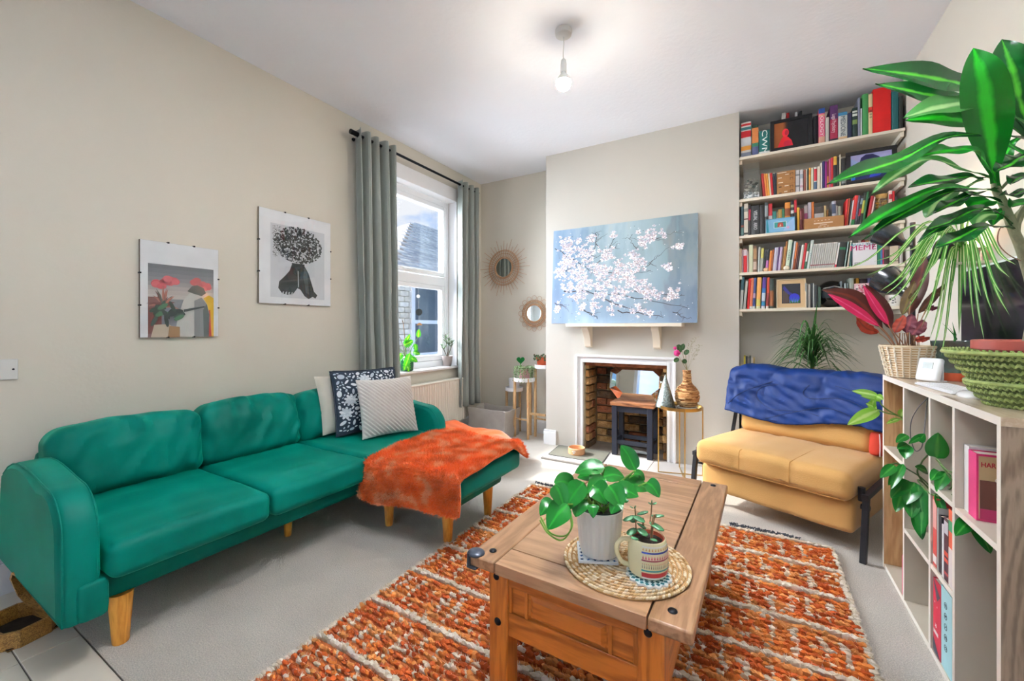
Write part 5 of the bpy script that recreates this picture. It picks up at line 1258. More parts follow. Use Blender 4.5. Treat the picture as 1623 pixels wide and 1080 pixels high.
for ix in (-1, 1):
    b = MB(); b.box((sx+ix*.15-.011, sy-.083, sz-.085), (sx+ix*.15+.011, sy+.083, sz-.033)); part('apron', b, BLK, sl, bev=.002)
    b = MB(); b.box((sx+ix*.15-.011, sy-.083, .11), (sx+ix*.15+.011, sy+.083, .145)); part('stretcher', b, BLK, sl, bev=.002)
fm = thing('faceted_mirror', 'octagonal mirror with slanted glass border standing on the black stool', 'mirror', (sx+.02, sy+.02, sz+.001))
MM = Matrix.Translation((sx+.015, sy+.0, sz+.0015)) @ Matrix.Rotation(math.radians(-9), 4, 'X') @ Matrix.Diagonal((1.06, 1, 1.14, 1))
o_out = [(-.155, 0), (.155, 0), (.235, .085), (.235, .215), (.165, .29), (-.165, .29), (-.235, .215), (-.235, .085)]
o_in = [(-.115, .055), (.115, .055), (.175, .105), (.175, .195), (.125, .235), (-.125, .235), (-.175, .195), (-.175, .105)]
fc = MB(); vs = [MM @ Vector((x, 0, z)) for x, z in o_out]+[MM @ Vector((x, -.028, z)) for x, z in o_in]
b = MB(); b.add(vs[8:], [tuple(range(8))[::-1]]); part('mirror_glass', b, MIRR, fm, sm=False)
BEV = mat('bevelled_mirror', 'c9d4d6', .04, metal=1, noise_=(3, .1))
for i in range(8):
    j = (i+1) % 8; b = MB(); b.add([vs[i], vs[j], vs[8+j], vs[8+i]], [(0, 1, 2, 3)]); part('bevel_facet', b, BEV, fm, sm=False)
b = MB(); b.add([MM @ Vector((x, .0005, z)) for x, z in o_out]+[MM @ Vector((x, .012, z)) for x, z in o_out], [tuple(range(8))[::-1], tuple(range(8, 16))]+[(i, (i+1) % 8, (i+1) % 8+8, i+8) for i in range(8)]); part('back_board', b, IRON, fm, sm=False)
b = MB(); pcol = MB()
# folded leaflet on the fire floor
b = MB(); q = P(1010, 721, z=.013); R = Matrix.Translation(q+Vector((-.02, .03, .0015))) @ Matrix.Rotation(.5, 4, 'Z')
b.add([R @ Vector(v_) for v_ in ((-.09, -.05, 0), (.0, -.055, .018), (.10, -.045, .0), (.10, .04, .0), (0, .035, .02), (-.09, .04, 0))], [(0, 1, 4, 5), (1, 2, 3, 4)], c='dfe8e6')
b.add([R @ Vector(v_) for v_ in ((-.06, -.03, .0075), (-.02, -.035, .0155), (-.02, .02, .0165), (-.06, .02, .0080))], [(0, 1, 2, 3)], c='8fb5b0')
solo('leaflet', b, mat('leaflet_print', None, .5, attr=True), 'pale folded leaflet lying on the floor beside the stool legs', 'leaflet', sm=False)
# bowl and mat on the hearth
c00, c10, c11, c01 = P(868, 721, z=.011), P(955, 735, z=.011), P(968, 717, z=.011), P(886, 706, z=.011)
MATG = mat('grey_green_mat', '77766a', .8, noise_=(15, .05)); b = MB()
def rect_round(b, q, z0, z1, inset=0, c=None):
    cen = sum(q, Vector())/4; pts = []
    for i in range(4):
        a, b_, c_ = q[i-1], q[i], q[(i+1) % 4]
        for t in range(5):
            f = t/4; e = .08; p1 = b_.lerp(a, e); p2 = b_.lerp(c_, e); pp = (p1*(1-f)**2+b_*2*f*(1-f)+p2*f*f); pts.append(pp+(cen-pp)*inset)
    b.prism([(p.x, p.y) for p in pts], z0, z1, c)
mo = thing('feeding_mat', 'grey green rectangular feeding mat with dark rim on the hearth', 'mat', tuple((c00+c11)/2))
rect_round(b, [c00, c10, c11, c01], .0104, .0140); part('rim', b, IRON if False else mat('dark_rubber_rim', '3a3a38', .7), mo)
b = MB(); rect_round(b, [c00, c10, c11, c01], .0122, .0146, .03); part('mat_face', b, MATG, mo)
bp_ = P(914, 719, z=.0150); bp_.z = .0148
bw = thing('pet_bowl', 'peach ceramic pet bowl with small white paw mark on the grey mat', 'bowl', tuple(bp_))
b = MB(); b.lathe([(.070, 0), (.074, .004), (.074, .052), (.070, .056), (.065, .052), (.062, .02), (0, .016)], bp_, 40); part('bowl', b, mat('peach_ceramic', 'd9a377', .4, noise_=(6, .05)), bw)
b = MB()
aw = math.atan2(-bp_.y, -bp_.x)-.35
for da, dz, r in ((0, .022, .008), (-.16, .034, .004), (-.05, .038, .004), (.07, .038, .004), (.17, .034, .004)):
    a = aw+da; c_ = Vector((bp_.x+.0747*math.cos(a), bp_.y+.0747*math.sin(a), bp_.z+dz)); M = frameM(c_, (-math.sin(a), math.cos(a), 0), (0, 0, 1)); b.prism([(r*math.cos(t), r*math.sin(t)) for t in [i*PI/5 for i in range(10)]], -.001, .0006, M=M)
part('paw_mark', b, PLW, bw)

# ---------------------------------------------------------------- gold side table with vase and cone
GOLD = mat('brushed_brass', 'c9a560', .28, metal=1, noise_=(12, .08))
gc = P(1078, 650, y=3.36); tx, ty, tz = gc.x, 3.36, .515
Rt = .155
ta = thing('tray_side_table', 'round brass tray table on thin wire legs beside the fireplace', 'side table', (tx, ty, .0105))
b = MB(); b.lathe([(0, tz-.006), (Rt-.002, tz-.006), (Rt, tz-.004), (Rt, tz+.018), (Rt-.003, tz+.018), (Rt-.004, tz), (0, tz)], (tx, ty, 0), 48); part('tray', b, GOLD, ta)
b = MB(); b.lathe([(0, tz+.0002), (Rt-.006, tz+.0002), (Rt-.006, tz+.0018), (0, tz+.0018)], (tx, ty, 0), 48); part('mirror_base', b, mat('dark_mirror', '2d4a48', .05, metal=.9), ta)
fz_ = .0135
for a in (195, 290, 10, 100):
    ar = math.radians(a); x, y = tx+(Rt+.001)*math.cos(ar), ty+(Rt+.001)*math.sin(ar); b = MB(); b.tube([(x, y, tz+.014), (x, y, fz_)], .0045, 8); part('leg', b, GOLD, ta)
for a in (195, 290):
    ar = math.radians(a); br = math.radians(a+180 if a == 195 else 100); b = MB()
    b.tube([(tx+Rt*math.cos(ar), ty+Rt*math.sin(ar), fz_+.001), (tx+Rt*math.cos(br), ty+Rt*math.sin(br), fz_+.001)], .0035, 8); part('floor_bar', b, GOLD, ta)
tt = tz+.0022
cn = P(1054, 640, y=3.32); cnx, cny = cn.x, 3.335
b = MB(); prof = [(.074, 0), (.074, .002), (.004, .243), (0, .246)]; b.lathe(prof, (cnx, cny, tt), 48)
CN = mat('smoky_crackle_glass', '8a9694', .2, metal=.85, noise_=(70, .5), bump=(150, .5))
cone = solo('cone_ornament', b, CN, 'smoky silver crackle-glass cone on the brass tray table', 'ornament')
vx, vy = tx+.045, ty+.03
b = MB(); b.lathe([(0, 0), (.072, 0), (.072, .005), (0, .005)], (vx, vy, tt), 32); solo('round_coaster', b, mat('pale_stone', 'd9d6cf', .5), 'pale round coaster under the seagrass vase', 'coaster')
vz = tt+.0054
b = MB(); prof = [(.045, 0), (.058, .008), (.078, .04), (.086, .075), (.082, .11), (.062, .145), (.036, .17), (.027, .195), (.026, .26), (.031, .275)]
rgv = random.Random(4)
zz = 0; N_ = 34
rs = [p[0] for p in prof]; zs = [p[1] for p in prof]
b.lathe([(r*.95, z) for r, z in prof], (vx, vy, vz), 24, c='8b5c30')
for i in range(N_):
    z = .275*(i+.5)/N_; r = float(np.interp(z, zs, rs)); 
    for k in range(5):
        a0 = rgv.uniform(0, 2*PI); a1 = a0+2*PI/5*1.15; pts = [(vx+r*math.cos(a), vy+r*math.sin(a), vz+z+rgv.uniform(-.001, .001)) for a in np.linspace(a0, a1, 9)]
        b.tube(pts, .0048, 5, c=rgv.choice(('b98a55', 'a87443', 'c99c68', '94623a', 'd4ad7c')))
vs_o = solo('seagrass_vase', b, SG, 'round-bellied seagrass vase with narrow neck on the brass table', 'vase')
# flowers: magenta rose bunch and dried stems
fr_ = thing('flower_bunch', 'magenta rose with dried sprigs standing in the seagrass vase', 'flowers', (vx, vy, vz+.20))
nk = Vector((vx, vy, vz+.27)); dF = (nk.y*cs-nk.x*sn)
STM = mat('dry_stem', '8a7d5a', .8); GLF = leafmat('rose_leaf', '3f5f38', '557a48', .2, .5)
def fpt(u, v, dd=0): return Pd(u, v, dF+dd)
b = MB()
for u, v in ((1074, 562), (1080, 553), (1086, 556)): b.tube(crom([nk-Vector((0, 0, .07)), nk, fpt(u, v)], 8), .0022, 5)
part('stem', b, STM, fr_)
ROSE = mat('magenta_petals', 'c42a78', .7, noise_=(30, .25))
for c_, r in ((fpt(1073, 560, -.02), .026), (fpt(1070, 552, .0), .014)):
    b = MB(); 
    for lay in range(4):
        for q in range(5):
            a = q*2*PI/5+lay*.7; rr_ = r*(1-.22*lay); d = Vector((math.cos(a), -.35, math.sin(a))).normalized(); b.sphere(c_+d*rr_*.45+Vector((0, -.004*lay, 0)), rr_*.55, 8, 5, sc=(1, .45, 1))
    part('blossom', b, ROSE, fr_)
for k, ((u, v), (u2, v2)) in enumerate((((1078, 560), (1076, 547)), ((1080, 556), (1084, 545)), ((1084, 562), (1092, 555)), ((1076, 568), (1068, 574)), ((1082, 570), (1088, 576)), ((1080, 552), (1072, 548)), ((1086, 558), (1090, 562)))):
    b = MB(); leaf(b, [fpt(u, v), fpt(u2, v2, -.01)], .018, (0, -1, .3), n=8, prof=OVAL); part('leaf', b, GLF, fr_)
b = MB()
for u, v in ((1103, 536), (1110, 548), (1096, 545), (1108, 556)):
    pth = crom([nk, fpt(1088+(u-1088)*.5, v+14), fpt(u, v)], 9); b.tube(pth, .0012, 4)
    for q in pth[4:]:
        for s_ in range(3):
            e = q+Vector((rgv.uniform(-.02, .02), rgv.uniform(-.015, .015), rgv.uniform(0, .02))); b.tube([q, e], .0007, 3); b.sphere(e, .0035, 5, 4)
part('dried_sprig', b, mat('dried_grey_green', 'a5a08a', .9), fr_, kind='stuff')
# ---------------------------------------------------------------- alcove shelves
SZs = [2.431, 2.107, 1.827, 1.544, 1.265]; ORD = ['top', 'second', 'third', 'fourth', 'lowest']
for i, z in enumerate(SZs):
    t = thing('alcove_shelf', f'cream painted alcove shelf carrying books, the {ORD[i]} of five' if i != 4 else 'cream painted alcove shelf, the lowest of five, above the yellow chair', 'shelf', (.38, YF+.16, z-.02), group='alcove book shelves')
    b = MB(); b.box((BX1+.001, YF+.003, z-.020), (XR-.012, YB-.001, z)); part('shelf_board', b, SHELFW, t, bev=.0015)
    for x0, x1 in ((BX1+.001, BX1+.02), (XR-.032, XR-.013)):
        b = MB(); b.box((x0, YF+.02, z-.052), (x1, YB-.002, z-.0205)); part('batten', b, SHELFW, t, bev=.001)
BOOKM = mat('book_cloth', None, .5, attr=True, noise_=(20, .05))
YBK = YF+.03
def xat(u, y): return P(u, 500, y=y).x
def zat(u, v, y):
    r = (u-CX)/FPX; d = y/(r*sn+cs); return CAMH-(v-CY)/FPX*d
booklist = []
last = {}
def book(si, u0, u1, vt, c, desc, short, lean=0, bands=None, dy=0, depth=None, text=None, tc='f2f0ea', tsz=None, name='book', cat='book', rnd=False):
    """one book; u0,u1 foot of the spine in the picture, vt its top, lean the sideways shift of the top in pixels"""
    y = YBK+dy; x0, x1 = xat(u0, y), xat(u1, y); z0 = SZs[si]+.0006
    h = zat((u0+u1)/2, vt, y)-z0; lw = xat(u0+lean, y)-x0 if lean else 0; ang = math.atan2(lw, h)
    k = (si, dy > .05); 
    if k in last and lean <= last[k][1]+1e-6 and x0 < last[k][0]+.0004: x0 = last[k][0]+.0004
    w = max(.003, x1-x0-.0004); dp = depth or min(.25, max(.11, h*.68)); dp = min(dp, YB-.004-y)
    last[k] = (x0+w, lean)
    hh = h/math.cos(ang); th = w*math.cos(ang)
    piv = Vector((x0 if ang <= 0 else x0+w, y, z0))
    R = Matrix.Translation(piv) @ Matrix.Rotation(ang, 4, 'Y')
    a, b_ = (0, th) if ang <= 0 else (-th, 0)
    b = MB()
    def bx(p, q, c_): b.box(p, q, c_, R=R)
    cvr = min(.0022, th*.25); rec = .003
    if h > .05 and th > .0045:
        bx((a, 0, 0), (a+cvr, dp, hh), c); bx((b_-cvr, 0, 0), (b_, dp, hh), c); bx((a+cvr, rec, .002), (b_-cvr, dp-.003, hh-.004), 'ded5c2')
        segs = sorted(bands or []); zc = 0
        full = [(0, 1, c)] if not bands else None
        if not full:
            full = []; zc = 0
            for f0, f1, cc in segs:
                if f0 > zc: full.append((zc, f0, c))
                full.append((f0, f1, cc)); zc = f1
            if zc < 1: full.append((zc, 1, c))
        for f0, f1, cc in full:
            zA, zB = hh*f0, hh*f1
            # gently rounded spine
            n = 5 if th > .008 else 2; vs = []
            for i in range(n+1):
                t = i/n; xx = a+(b_-a)*t; yy = -.0022*math.sin(PI*t); vs += [R @ Vector((xx, yy, zA)), R @ Vector((xx, yy, zB))]
            vs += [R @ Vector((b_, rec, zA)), R @ Vector((b_, rec, zB)), R @ Vector((a, rec, zA)), R @ Vector((a, rec, zB))]
            m_ = n+1; fs = [(2*i, 2*i+2, 2*i+3, 2*i+1) for i in range(m_+1)]; fs.append((2*(m_+1), 0, 1, 2*(m_+1)+1)); fs.append(tuple(2*i for i in range(m_+2))[::-1]); fs.append(tuple(2*i+1 for i in range(m_+2)))
            b.add(vs, fs, cc)
    else:
        bx((a, 0, 0), (b_, dp, hh), c)
        if bands:
            for f0, f1, cc in bands: bx((a, -.0004, hh*f0), (b_, .001, hh*f1), cc)
    me = mkmesh(name, b, BOOKM, sm=False, Minv=Matrix.Translation(-piv)); o = bpy.data.objects.new(name, me); col.objects.link(o); o.location = piv; WM[o] = Matrix.Translation(-piv)
    tag(o, None, cat, f'books and boxes on the {ORD[si]} shelf')
    booklist.append([o, si, desc, short, x0, dy])
    if text:
        s_ = tsz or th*.72; Mt = R @ frameM(((a+b_)/2, -.0028, hh*.5), (0, 0, -1), (1, 0, 0)); 
        q = text_mb(text, s_, Mt @ Matrix.Rotation(PI, 4, 'X') if False else Mt, .0004, sx=min(1.6, hh*.8/(len(text)*s_*.62)))
        part('lettering', q, mat('lettering_'+tc, tc, .6), o, sm=False)
    return o
B = book
# top shelf
B(0,1174.5,1190.5,194,'d9d4cf','patterned red and white game box','game box',bands=[(.0,.14,'8a93a8'),(.2,.32,'e39a3a'),(.35,.55,'d8dde2'),(.57,.75,'c8202a'),(.78,.86,'3b7f86'),(.9,.96,'c8202a')],depth=.2)
B(0,1192,1202,199,'1e3f30','dark green and orange game box','orange game box',bands=[(.02,.3,'56608c'),(.3,.42,'3f8f6a'),(.42,.92,'e08a4a')])
B(0,1203,1220,207,'0b6e68','teal box with white lettering','teal box',text='CWM',tc='eef2ee',bands=[(.04,.12,'dfe6e2')])
B(0,1289,1296.5,184,'191a22','black book with thin white title','black book',dy=.03)
B(0,1297.5,1307.5,172,'e56a8a','pink book with blue head','pink book',bands=[(0,.2,'e0a890'),(.78,.82,'e0b08a'),(.86,1,'2c5aa8')],text='OLOGY',tc='f6f2f0')
B(0,1308.5,1314,186,'c9c4ba','pale grey book','grey book')
B(0,1315.5,1328,167,'5d2f6a','thick purple and red book','purple book',bands=[(0,.08,'2a2a3a'),(.08,.62,'a8284a')],text='Legal Psychiatry',tc='e9d8dc')
B(0,1328.5,1343,178,'cfd4cf','white textbook with blue corner','medical textbook',bands=[(0,.12,'d9b48a'),(.88,1,'3b86b0')],text='MEDICINE',tc='2f4656')
B(0,1343.5,1350,179,'1c2a4c','dark navy book','navy book')
B(0,1351,1359,171,'1f3a34','dark green book with pale blotches','dark green book',bands=[(.45,.6,'7d9a5a'),(.72,.8,'e2e6de'),(.84,.9,'dfe3da')])
B(0,1359.8,1363.5,155,'8d93a5','slim silver book','silver book')
B(0,1364,1366.3,172,'e3e4e6','very slim white book','slim white book')
B(0,1366.8,1376,149,'4aa05a','broad mid green binder','green binder')
B(0,1376.5,1383,149,'e5cf9f','cream book with black lettering','cream book',bands=[(.55,.68,'c8342a')],text='B B B',tc='1c1c1c')
B(0,1383.5,1412,139,'e01512','very broad bright red box file','red box file')
B(0,1413,1424,145,'0f6468','dark teal book beside the red box file','teal book')
B(0,1425,1431,152,'1c2420','narrow black book by the wall','narrow black book')
for k,(u0,u1,v,c,d) in enumerate(((1239,1245.5,179,'e4e0da','white book poking above the black frame'),(1246.5,1251,179,'c8252a','red book poking above the black frame'),(1260,1264,178,'d9d9da','pale book poking above the black frame'),(1267,1271.5,176,'2a2c30','black book poking above the black frame'))):
    B(0,u0,u1,v,c,d,'hidden book',dy=.13,depth=.12)
# second shelf
B(1,1209.5,1214,275,'a81f1c','leaning dark red paperback','red paperback',lean=-3.5)
B(1,1214,1217.5,275,'e08a3c','leaning orange paperback','orange paperback',lean=-3.5)
B(1,1217.5,1220.5,275,'d9952f','slim amber paperback, leaning','amber paperback',lean=-3.5)
B(1,1220.5,1222.8,275,'e9dfc4','slim cream paperback, leaning','cream paperback',lean=-3)
B(1,1222.8,1226.5,274,'c01a22','leaning bright red paperback','bright red paperback',lean=-2.6)
B(1,1226.8,1229,275,'2f3a44','slim slate paperback','slate paperback',lean=-1.5)
B(1,1229.2,1231,274,'23303c','slim navy paperback','navy paperback',lean=-1)
B(1,1261,1267,270,'dcdbe0','white book with small grey marks','white book',bands=[(.25,.33,'8b8f98'),(.75,.82,'8b8f98')])
B(1,1267.8,1273,269,'dedade','white book with pale pink print','second white book',bands=[(.2,.3,'c9a8b8'),(.6,.8,'a8b0bc')])
B(1,1273.8,1277.5,269,'8b4a38','brick red slim book','brick red book')
B(1,1277.7,1279.3,268,'e5dcc6','very slim cream book','slim cream book')
B(1,1279.5,1281.8,268,'24382c','slim dark green book','dark green book')
B(1,1282,1285.5,266,'e2a245','amber orange book','amber book',bands=[(.7,.9,'c27a2c')])
B(1,1285.8,1289.5,266,'dfe0cc','pale ivory book','ivory book')
B(1,1290,1295,265,'d9dad6','white book with red and blue spine','red and blue book',bands=[(.04,.35,'56708c'),(.4,.92,'cf3a46')])
B(1,1295.4,1300.3,264,'dcd2bf','beige book','beige book')
B(1,1300.8,1303.2,258,'e6e1d2','tall slim ivory book','tall ivory book')
B(1,1303.6,1307.3,256,'2a2460','indigo book','indigo book')
B(1,1307.6,1310.4,256,'a5288c','magenta book','magenta book')
B(1,1310.8,1313.6,256,'7a2030','maroon and yellow book','maroon book',bands=[(.0,.45,'d98a3a')])
B(1,1313.9,1317,252,'c4587e','rose pink book','rose book')
B(1,1317.3,1320.6,250,'d02c34','scarlet book','scarlet book')
B(1,1321,1326.5,248,'1f1f1f','black book with gold head','gold-headed book',bands=[(.72,1,'cfa33c')])
B(1,1327,1330,249,'26241f','slim black book','slim black book')
B(1,1330.4,1333,245,'d2c6ae','tall beige book','tall beige book')
B(1,1333.6,1340.5,251,'1d2022','black book beside the blue figure frame','black book',bands=[(.3,.95,'1d2022'),(.1,.25,'8b8f90')])
# third shelf
B(2,1174.3,1178.8,327,'2b4a52','slate and teal paperback','slate paperback',bands=[(.04,.28,'6a8f8c'),(.3,.36,'b8604a')])
B(2,1179.2,1185.8,323,'e6e2d4','ivory book with small dark title','ivory book',bands=[(.04,.1,'4a4a44'),(.5,.54,'7a3030'),(.75,.85,'a0a098')])
B(2,1186.2,1190,325,'1f1a20','black book with crimson band','crimson-banded book',bands=[(.5,.85,'b02848')])
B(2,1190.6,1203.5,326,'15171b','thick black book with white capitals','black art book',text='VISUAL  ARIO',tc='e6e8ea',tsz=.035)
B(2,1204,1211.5,325,'121316','thick plain black book','plain black book')
B(2,1212,1217.5,321,'23282c','tall black book with grey title','tall black book',bands=[(.55,.9,'8c9497')])
B(2,1218,1224,323,'d8323c','red paperback behind the blue card','red paperback',bands=[(.45,.6,'e6dcdc')],dy=.02)
B(2,1224.5,1230.5,335,'2a8078','low teal paperback','teal paperback',dy=.02)
B(2,1231,1233,337,'c6b08a','very slim tan book','slim tan book',dy=.02)
B(2,1233.4,1239.4,332,'b8954a','mustard paperback','mustard paperback',dy=.02)
B(2,1239.8,1243.6,331,'2c7a5a','jade green paperback','jade paperback',dy=.02)
B(2,1244,1252.6,321,'dd8f3a','broad orange book','orange book',dy=.02,bands=[(.55,.8,'8a4a20')])
B(2,1253.4,1258.4,319,'1e1f24','black book with white marks','marked black book',dy=.02,bands=[(.6,.7,'d6d6d2'),(.8,.88,'a8b08a')])
B(2,1258.8,1263,317,'c01c34','tall crimson book','crimson book',dy=.02,bands=[(0,.6,'242428')])
B(2,1263.4,1267.2,329,'d0a032','golden yellow book','golden book')
B(2,1268,1271.6,331,'5c2028','maroon book with pale dots','maroon book',bands=[(.5,.9,'8a4a50')])
B(2,1272,1273.9,330,'7a2c30','very slim wine red book','slim wine book')
B(2,1274.4,1280,326,'dccfd0','white book with pink lettering','pink-lettered book',dy=.05,bands=[(.3,.7,'c86a98')])
B(2,1280.6,1286,321,'dcd6e6','lilac white book','lilac book',dy=.05)
B(2,1286.4,1290.2,320,'e0803a','tall slim orange book','slim orange book',dy=.05)
B(2,1290.8,1305.6,328,'4d4742','dark grey box with white label','grey box',dy=.05,bands=[(.45,.72,'d9d8d8')])
B(2,1306,1309.6,326,'dcc890','slim cream and gold book','cream gold book',dy=.05)
B(2,1310.2,1313,333,'9a6a30','slim ochre book','ochre book',dy=.05)
B(2,1313.4,1318,337,'2c2a28','low black paperback','low black paperback',dy=.05)
B(2,1318.6,1324.8,319,'dfe4ee','white book with navy title','navy-titled book',dy=.05,bands=[(.55,.9,'5a6a86')])
B(2,1325.2,1328,326,'b0aea8','slim grey book','slim grey book',dy=.05)
B(2,1328.4,1333.2,327,'aebda6','sage green book','sage book',dy=.05)
B(2,1338.6,1341,316,'cc2a2c','leaning red paperback behind the cardboard box','red paperback',lean=3.6,dy=.0)
B(2,1341.2,1344,315,'a84a30','leaning rust paperback','rust paperback',lean=4)
B(2,1344.2,1345.9,316,'22252a','very slim black book, leaning','slim black book',lean=5)
B(2,1346,1348,318,'dfe0de','very slim white book, leaning','slim white book',lean=6)
B(2,1348.2,1353.6,311,'d83a38','leaning red book with green foot','green-footed book',lean=7,bands=[(0,.2,'2c8a4a')])
B(2,1353.8,1357.4,311,'5a5468','leaning grey violet book','grey violet book',lean=7,bands=[(0,.15,'2c2c38')])
B(2,1357.6,1361.6,311,'22262c','leaning black book with red waist','red-waisted book',lean=7.5,bands=[(.3,.55,'a8203c'),(.7,.9,'7a8c96')])
B(2,1361.8,1365.6,306,'2a2e26','leaning black and yellow book','black and yellow book',lean=8,bands=[(.35,.75,'b8b84c')])
B(2,1365.8,1369.6,305,'1f6a3c','leaning forest green book','forest green book',lean=8.5)
B(2,1372,1377,312,'a82430','leaning crimson book with white edge','white-edged book',lean=8.5)
B(2,1377.4,1380,314,'e0c4b8','slim blush book, leaning on the crimson one','blush book',lean=8)
B(2,1409,1414,302,'e0c8bc','blush book with red disc, right of the glass jar','disc book',lean=0,bands=[(.72,.88,'c8303c')])
B(2,1414.4,1418.2,303,'c41c24','red book right of the glass jar','red book')
B(2,1418.6,1423,312,'262a2c','dark slate book near the wall','dark slate book')
# fourth shelf
B(3,1171.9,1175.8,394,'dcc3a4','peach cream book at the left end','peach book')
B(3,1176.1,1178.1,396,'a88e98','very slim mauve book','mauve book')
B(3,1178.4,1183.8,395,'d9262e','red book with white head','white-headed book',bands=[(.72,.98,'e4dce6')])
B(3,1184,1186.2,398,'e2d2d2','very slim blush book','blush book')
B(3,1187,1193.4,388,'dfe5c4','tall pale green book','pale green book')
B(3,1193.8,1199.5,390,'6a4c34','brown book with looped pattern','brown patterned book',bands=[(.1,.4,'c9b8a8'),(.5,.9,'a8845a')])
B(3,1201,1204,392,'c2c6c4','slim silver grey book','silver book',lean=1.5)
B(3,1204.4,1208.6,394,'d9d070','yellow book with grey foot','yellow book',lean=2.5,bands=[(0,.58,'a9aaa0')])
B(3,1209,1212.4,397,'202226','leaning black paperback','black paperback',lean=3)
B(3,1212.8,1217.2,396,'232430','leaning black book with pink foot','pink-footed book',lean=3.4,bands=[(0,.5,'b86aa8')])
B(3,1217.6,1221.2,398,'e28a40','leaning tangerine book','tangerine book',lean=3.2)
B(3,1221.6,1223.8,396,'a85420','slim rust brown book','rust brown book',lean=3.4)
B(3,1224.2,1230,393,'c8c6da','broad pale lilac book','pale lilac book',lean=4.2)
B(3,1230.4,1232.2,392,'5a2c70','slim violet book','violet book',lean=4.2)
B(3,1232.6,1236.6,392,'cdb9d8','lavender book','lavender book',lean=4.4)
B(3,1237,1238.8,393,'6a4420','slim umber book','umber book',lean=4.4)
B(3,1239.2,1241,391,'c09048','slim honey book','honey book',lean=4.6)
B(3,1241.4,1243.6,383,'a86a30','tall slim caramel book','caramel book',lean=5)
B(3,1244,1250,381,'cfe0c8','tall pale green book lettered in dark capitals','lettered green book',lean=6.2,text='COMA',tc='1f4650')
B(3,1250.4,1252.8,383,'1b4038','slim bottle green book','bottle green book',lean=6.2)
B(3,1253.2,1255.8,383,'dfe0e4','tall slim white book','tall white book',lean=6)
B(3,1256.2,1259,385,'d8743a','leaning orange and brown book','orange brown book',lean=6,bands=[(0,.4,'a04a20')])
B(3,1259.4,1261.8,386,'6a3a30','slim cocoa book','cocoa book',lean=5.8)
B(3,1262.2,1264.2,389,'3a2430','slim plum black book','plum book',lean=5.6)
B(3,1265,1269.6,389,'dbdcd0','leaning chalk white book','chalk book',lean=5.6)
B(3,1270,1274,386,'b8242c','leaning cherry red book','cherry book',lean=6)
B(3,1274.4,1277.8,387,'3a6a50','leaning sea green book','sea green book',lean=6,bands=[(.3,.7,'dce2dc')])
B(3,1278.4,1282.8,382,'c6d4cc','tall ice blue book','ice blue book',lean=7.5,text='E F',tc='3a6a86')
for k in range(12):
    o=B(3,1283.2+3.25*k,1286.3+3.25*k,388-.3*k,'babab4','slim grey journal','grey journal',lean=6.6,bands=[(.12,.16,'8a4048'),(.96,1,'d8d8d4')])
    if k==11: booklist[-1][2]='slim grey journal with crimson foot'; booklist[-1][3]='crimson-footed journal'
B(3,1322.6,1325.4,386,'dfdcd6','slim off-white book, leaning','off-white book',lean=6.4,bands=[(0,.12,'c8203c')])
B(3,1326,1336,385,'202322','thick black book with green band','green-banded book',lean=6,bands=[(.7,.8,'127a4c')])
B(3,1338,1340,383,'8fa8a0','slim leaning grey green book','grey green book',lean=6)
B(3,1342.6,1345,382,'d6ccb8','slim leaning cream book','cream book',lean=5.8)
B(3,1346,1349.6,384,'1e4a48','dark teal book beside the white game','dark teal book',lean=2)
B(3,1360,1365,381,'c9c2b8','grey book poking above the white game','hidden grey book',dy=.12,depth=.12)
B(3,1366,1371,380,'a82038','crimson book poking above the white game','hidden crimson book',dy=.12,depth=.12)
B(3,1372.5,1377,381,'c88a50','tan book poking above the white game','hidden tan book',dy=.12,depth=.12)
B(3,1390.6,1395.6,384,'0f7a5a','emerald green binder','emerald binder')
B(3,1396,1398.6,385,'4a86c8','slim sky blue book','sky blue book')
B(3,1399,1401.2,386,'b82a5a','slim raspberry book','raspberry book')
B(3,1401.6,1409.2,387,'40302c','dark chocolate book','chocolate book',bands=[(.72,.92,'8a7a68')])
B(3,1410,1424,389,'cdbfa8','broad beige book with small black emblem','broad beige book',bands=[(.14,.18,'3a3430')])
B(3,1425.6,1431,391,'c9c4be','slim stone grey book by the wall','stone grey book')
# lowest shelf
B(4,1172.4,1177,440,'24505a','dark teal book with white lower half','teal and white book',lean=3,bands=[(0,.6,'cfd2cc')])
B(4,1177.8,1181.6,446,'c4c4be','leaning grey paperback','grey paperback',lean=4)
B(4,1183.6,1187.4,442,'d21c20','leaning pillar-box red book','pillar-box book',lean=3.2)
B(4,1187.8,1192,441,'e8835e','leaning coral book','coral book',lean=3.2,bands=[(0,.08,'e8e4e0')])
B(4,1192.6,1196.6,441,'34457c','leaning navy blue book','navy blue book',lean=2.8,bands=[(0,.08,'dfe6dc'),(.35,.5,'c4a0b8')])
B(4,1198.2,1204.8,440,'e2a55a','apricot book with pale foot','apricot book',lean=2.4,bands=[(0,.08,'d8e0b8'),(.1,.3,'c8c060')])
B(4,1206.4,1212,440,'5a3f96','purple book with blue and white lower part','purple and blue book',lean=2.8,bands=[(0,.08,'e0e0e4'),(.1,.22,'2a8ab0'),(.24,.5,'c2d2de'),(.5,.65,'2f7ab8')])
B(4,1213.8,1218,440,'c44a30','leaning vermilion book','vermilion book',lean=2.4,bands=[(0,.08,'ded8d0'),(.1,.5,'8a3430')])
B(4,1219.6,1226,442,'2c3a34','dark book with brown lower half','brown-footed book',bands=[(.08,.6,'8a5228')])
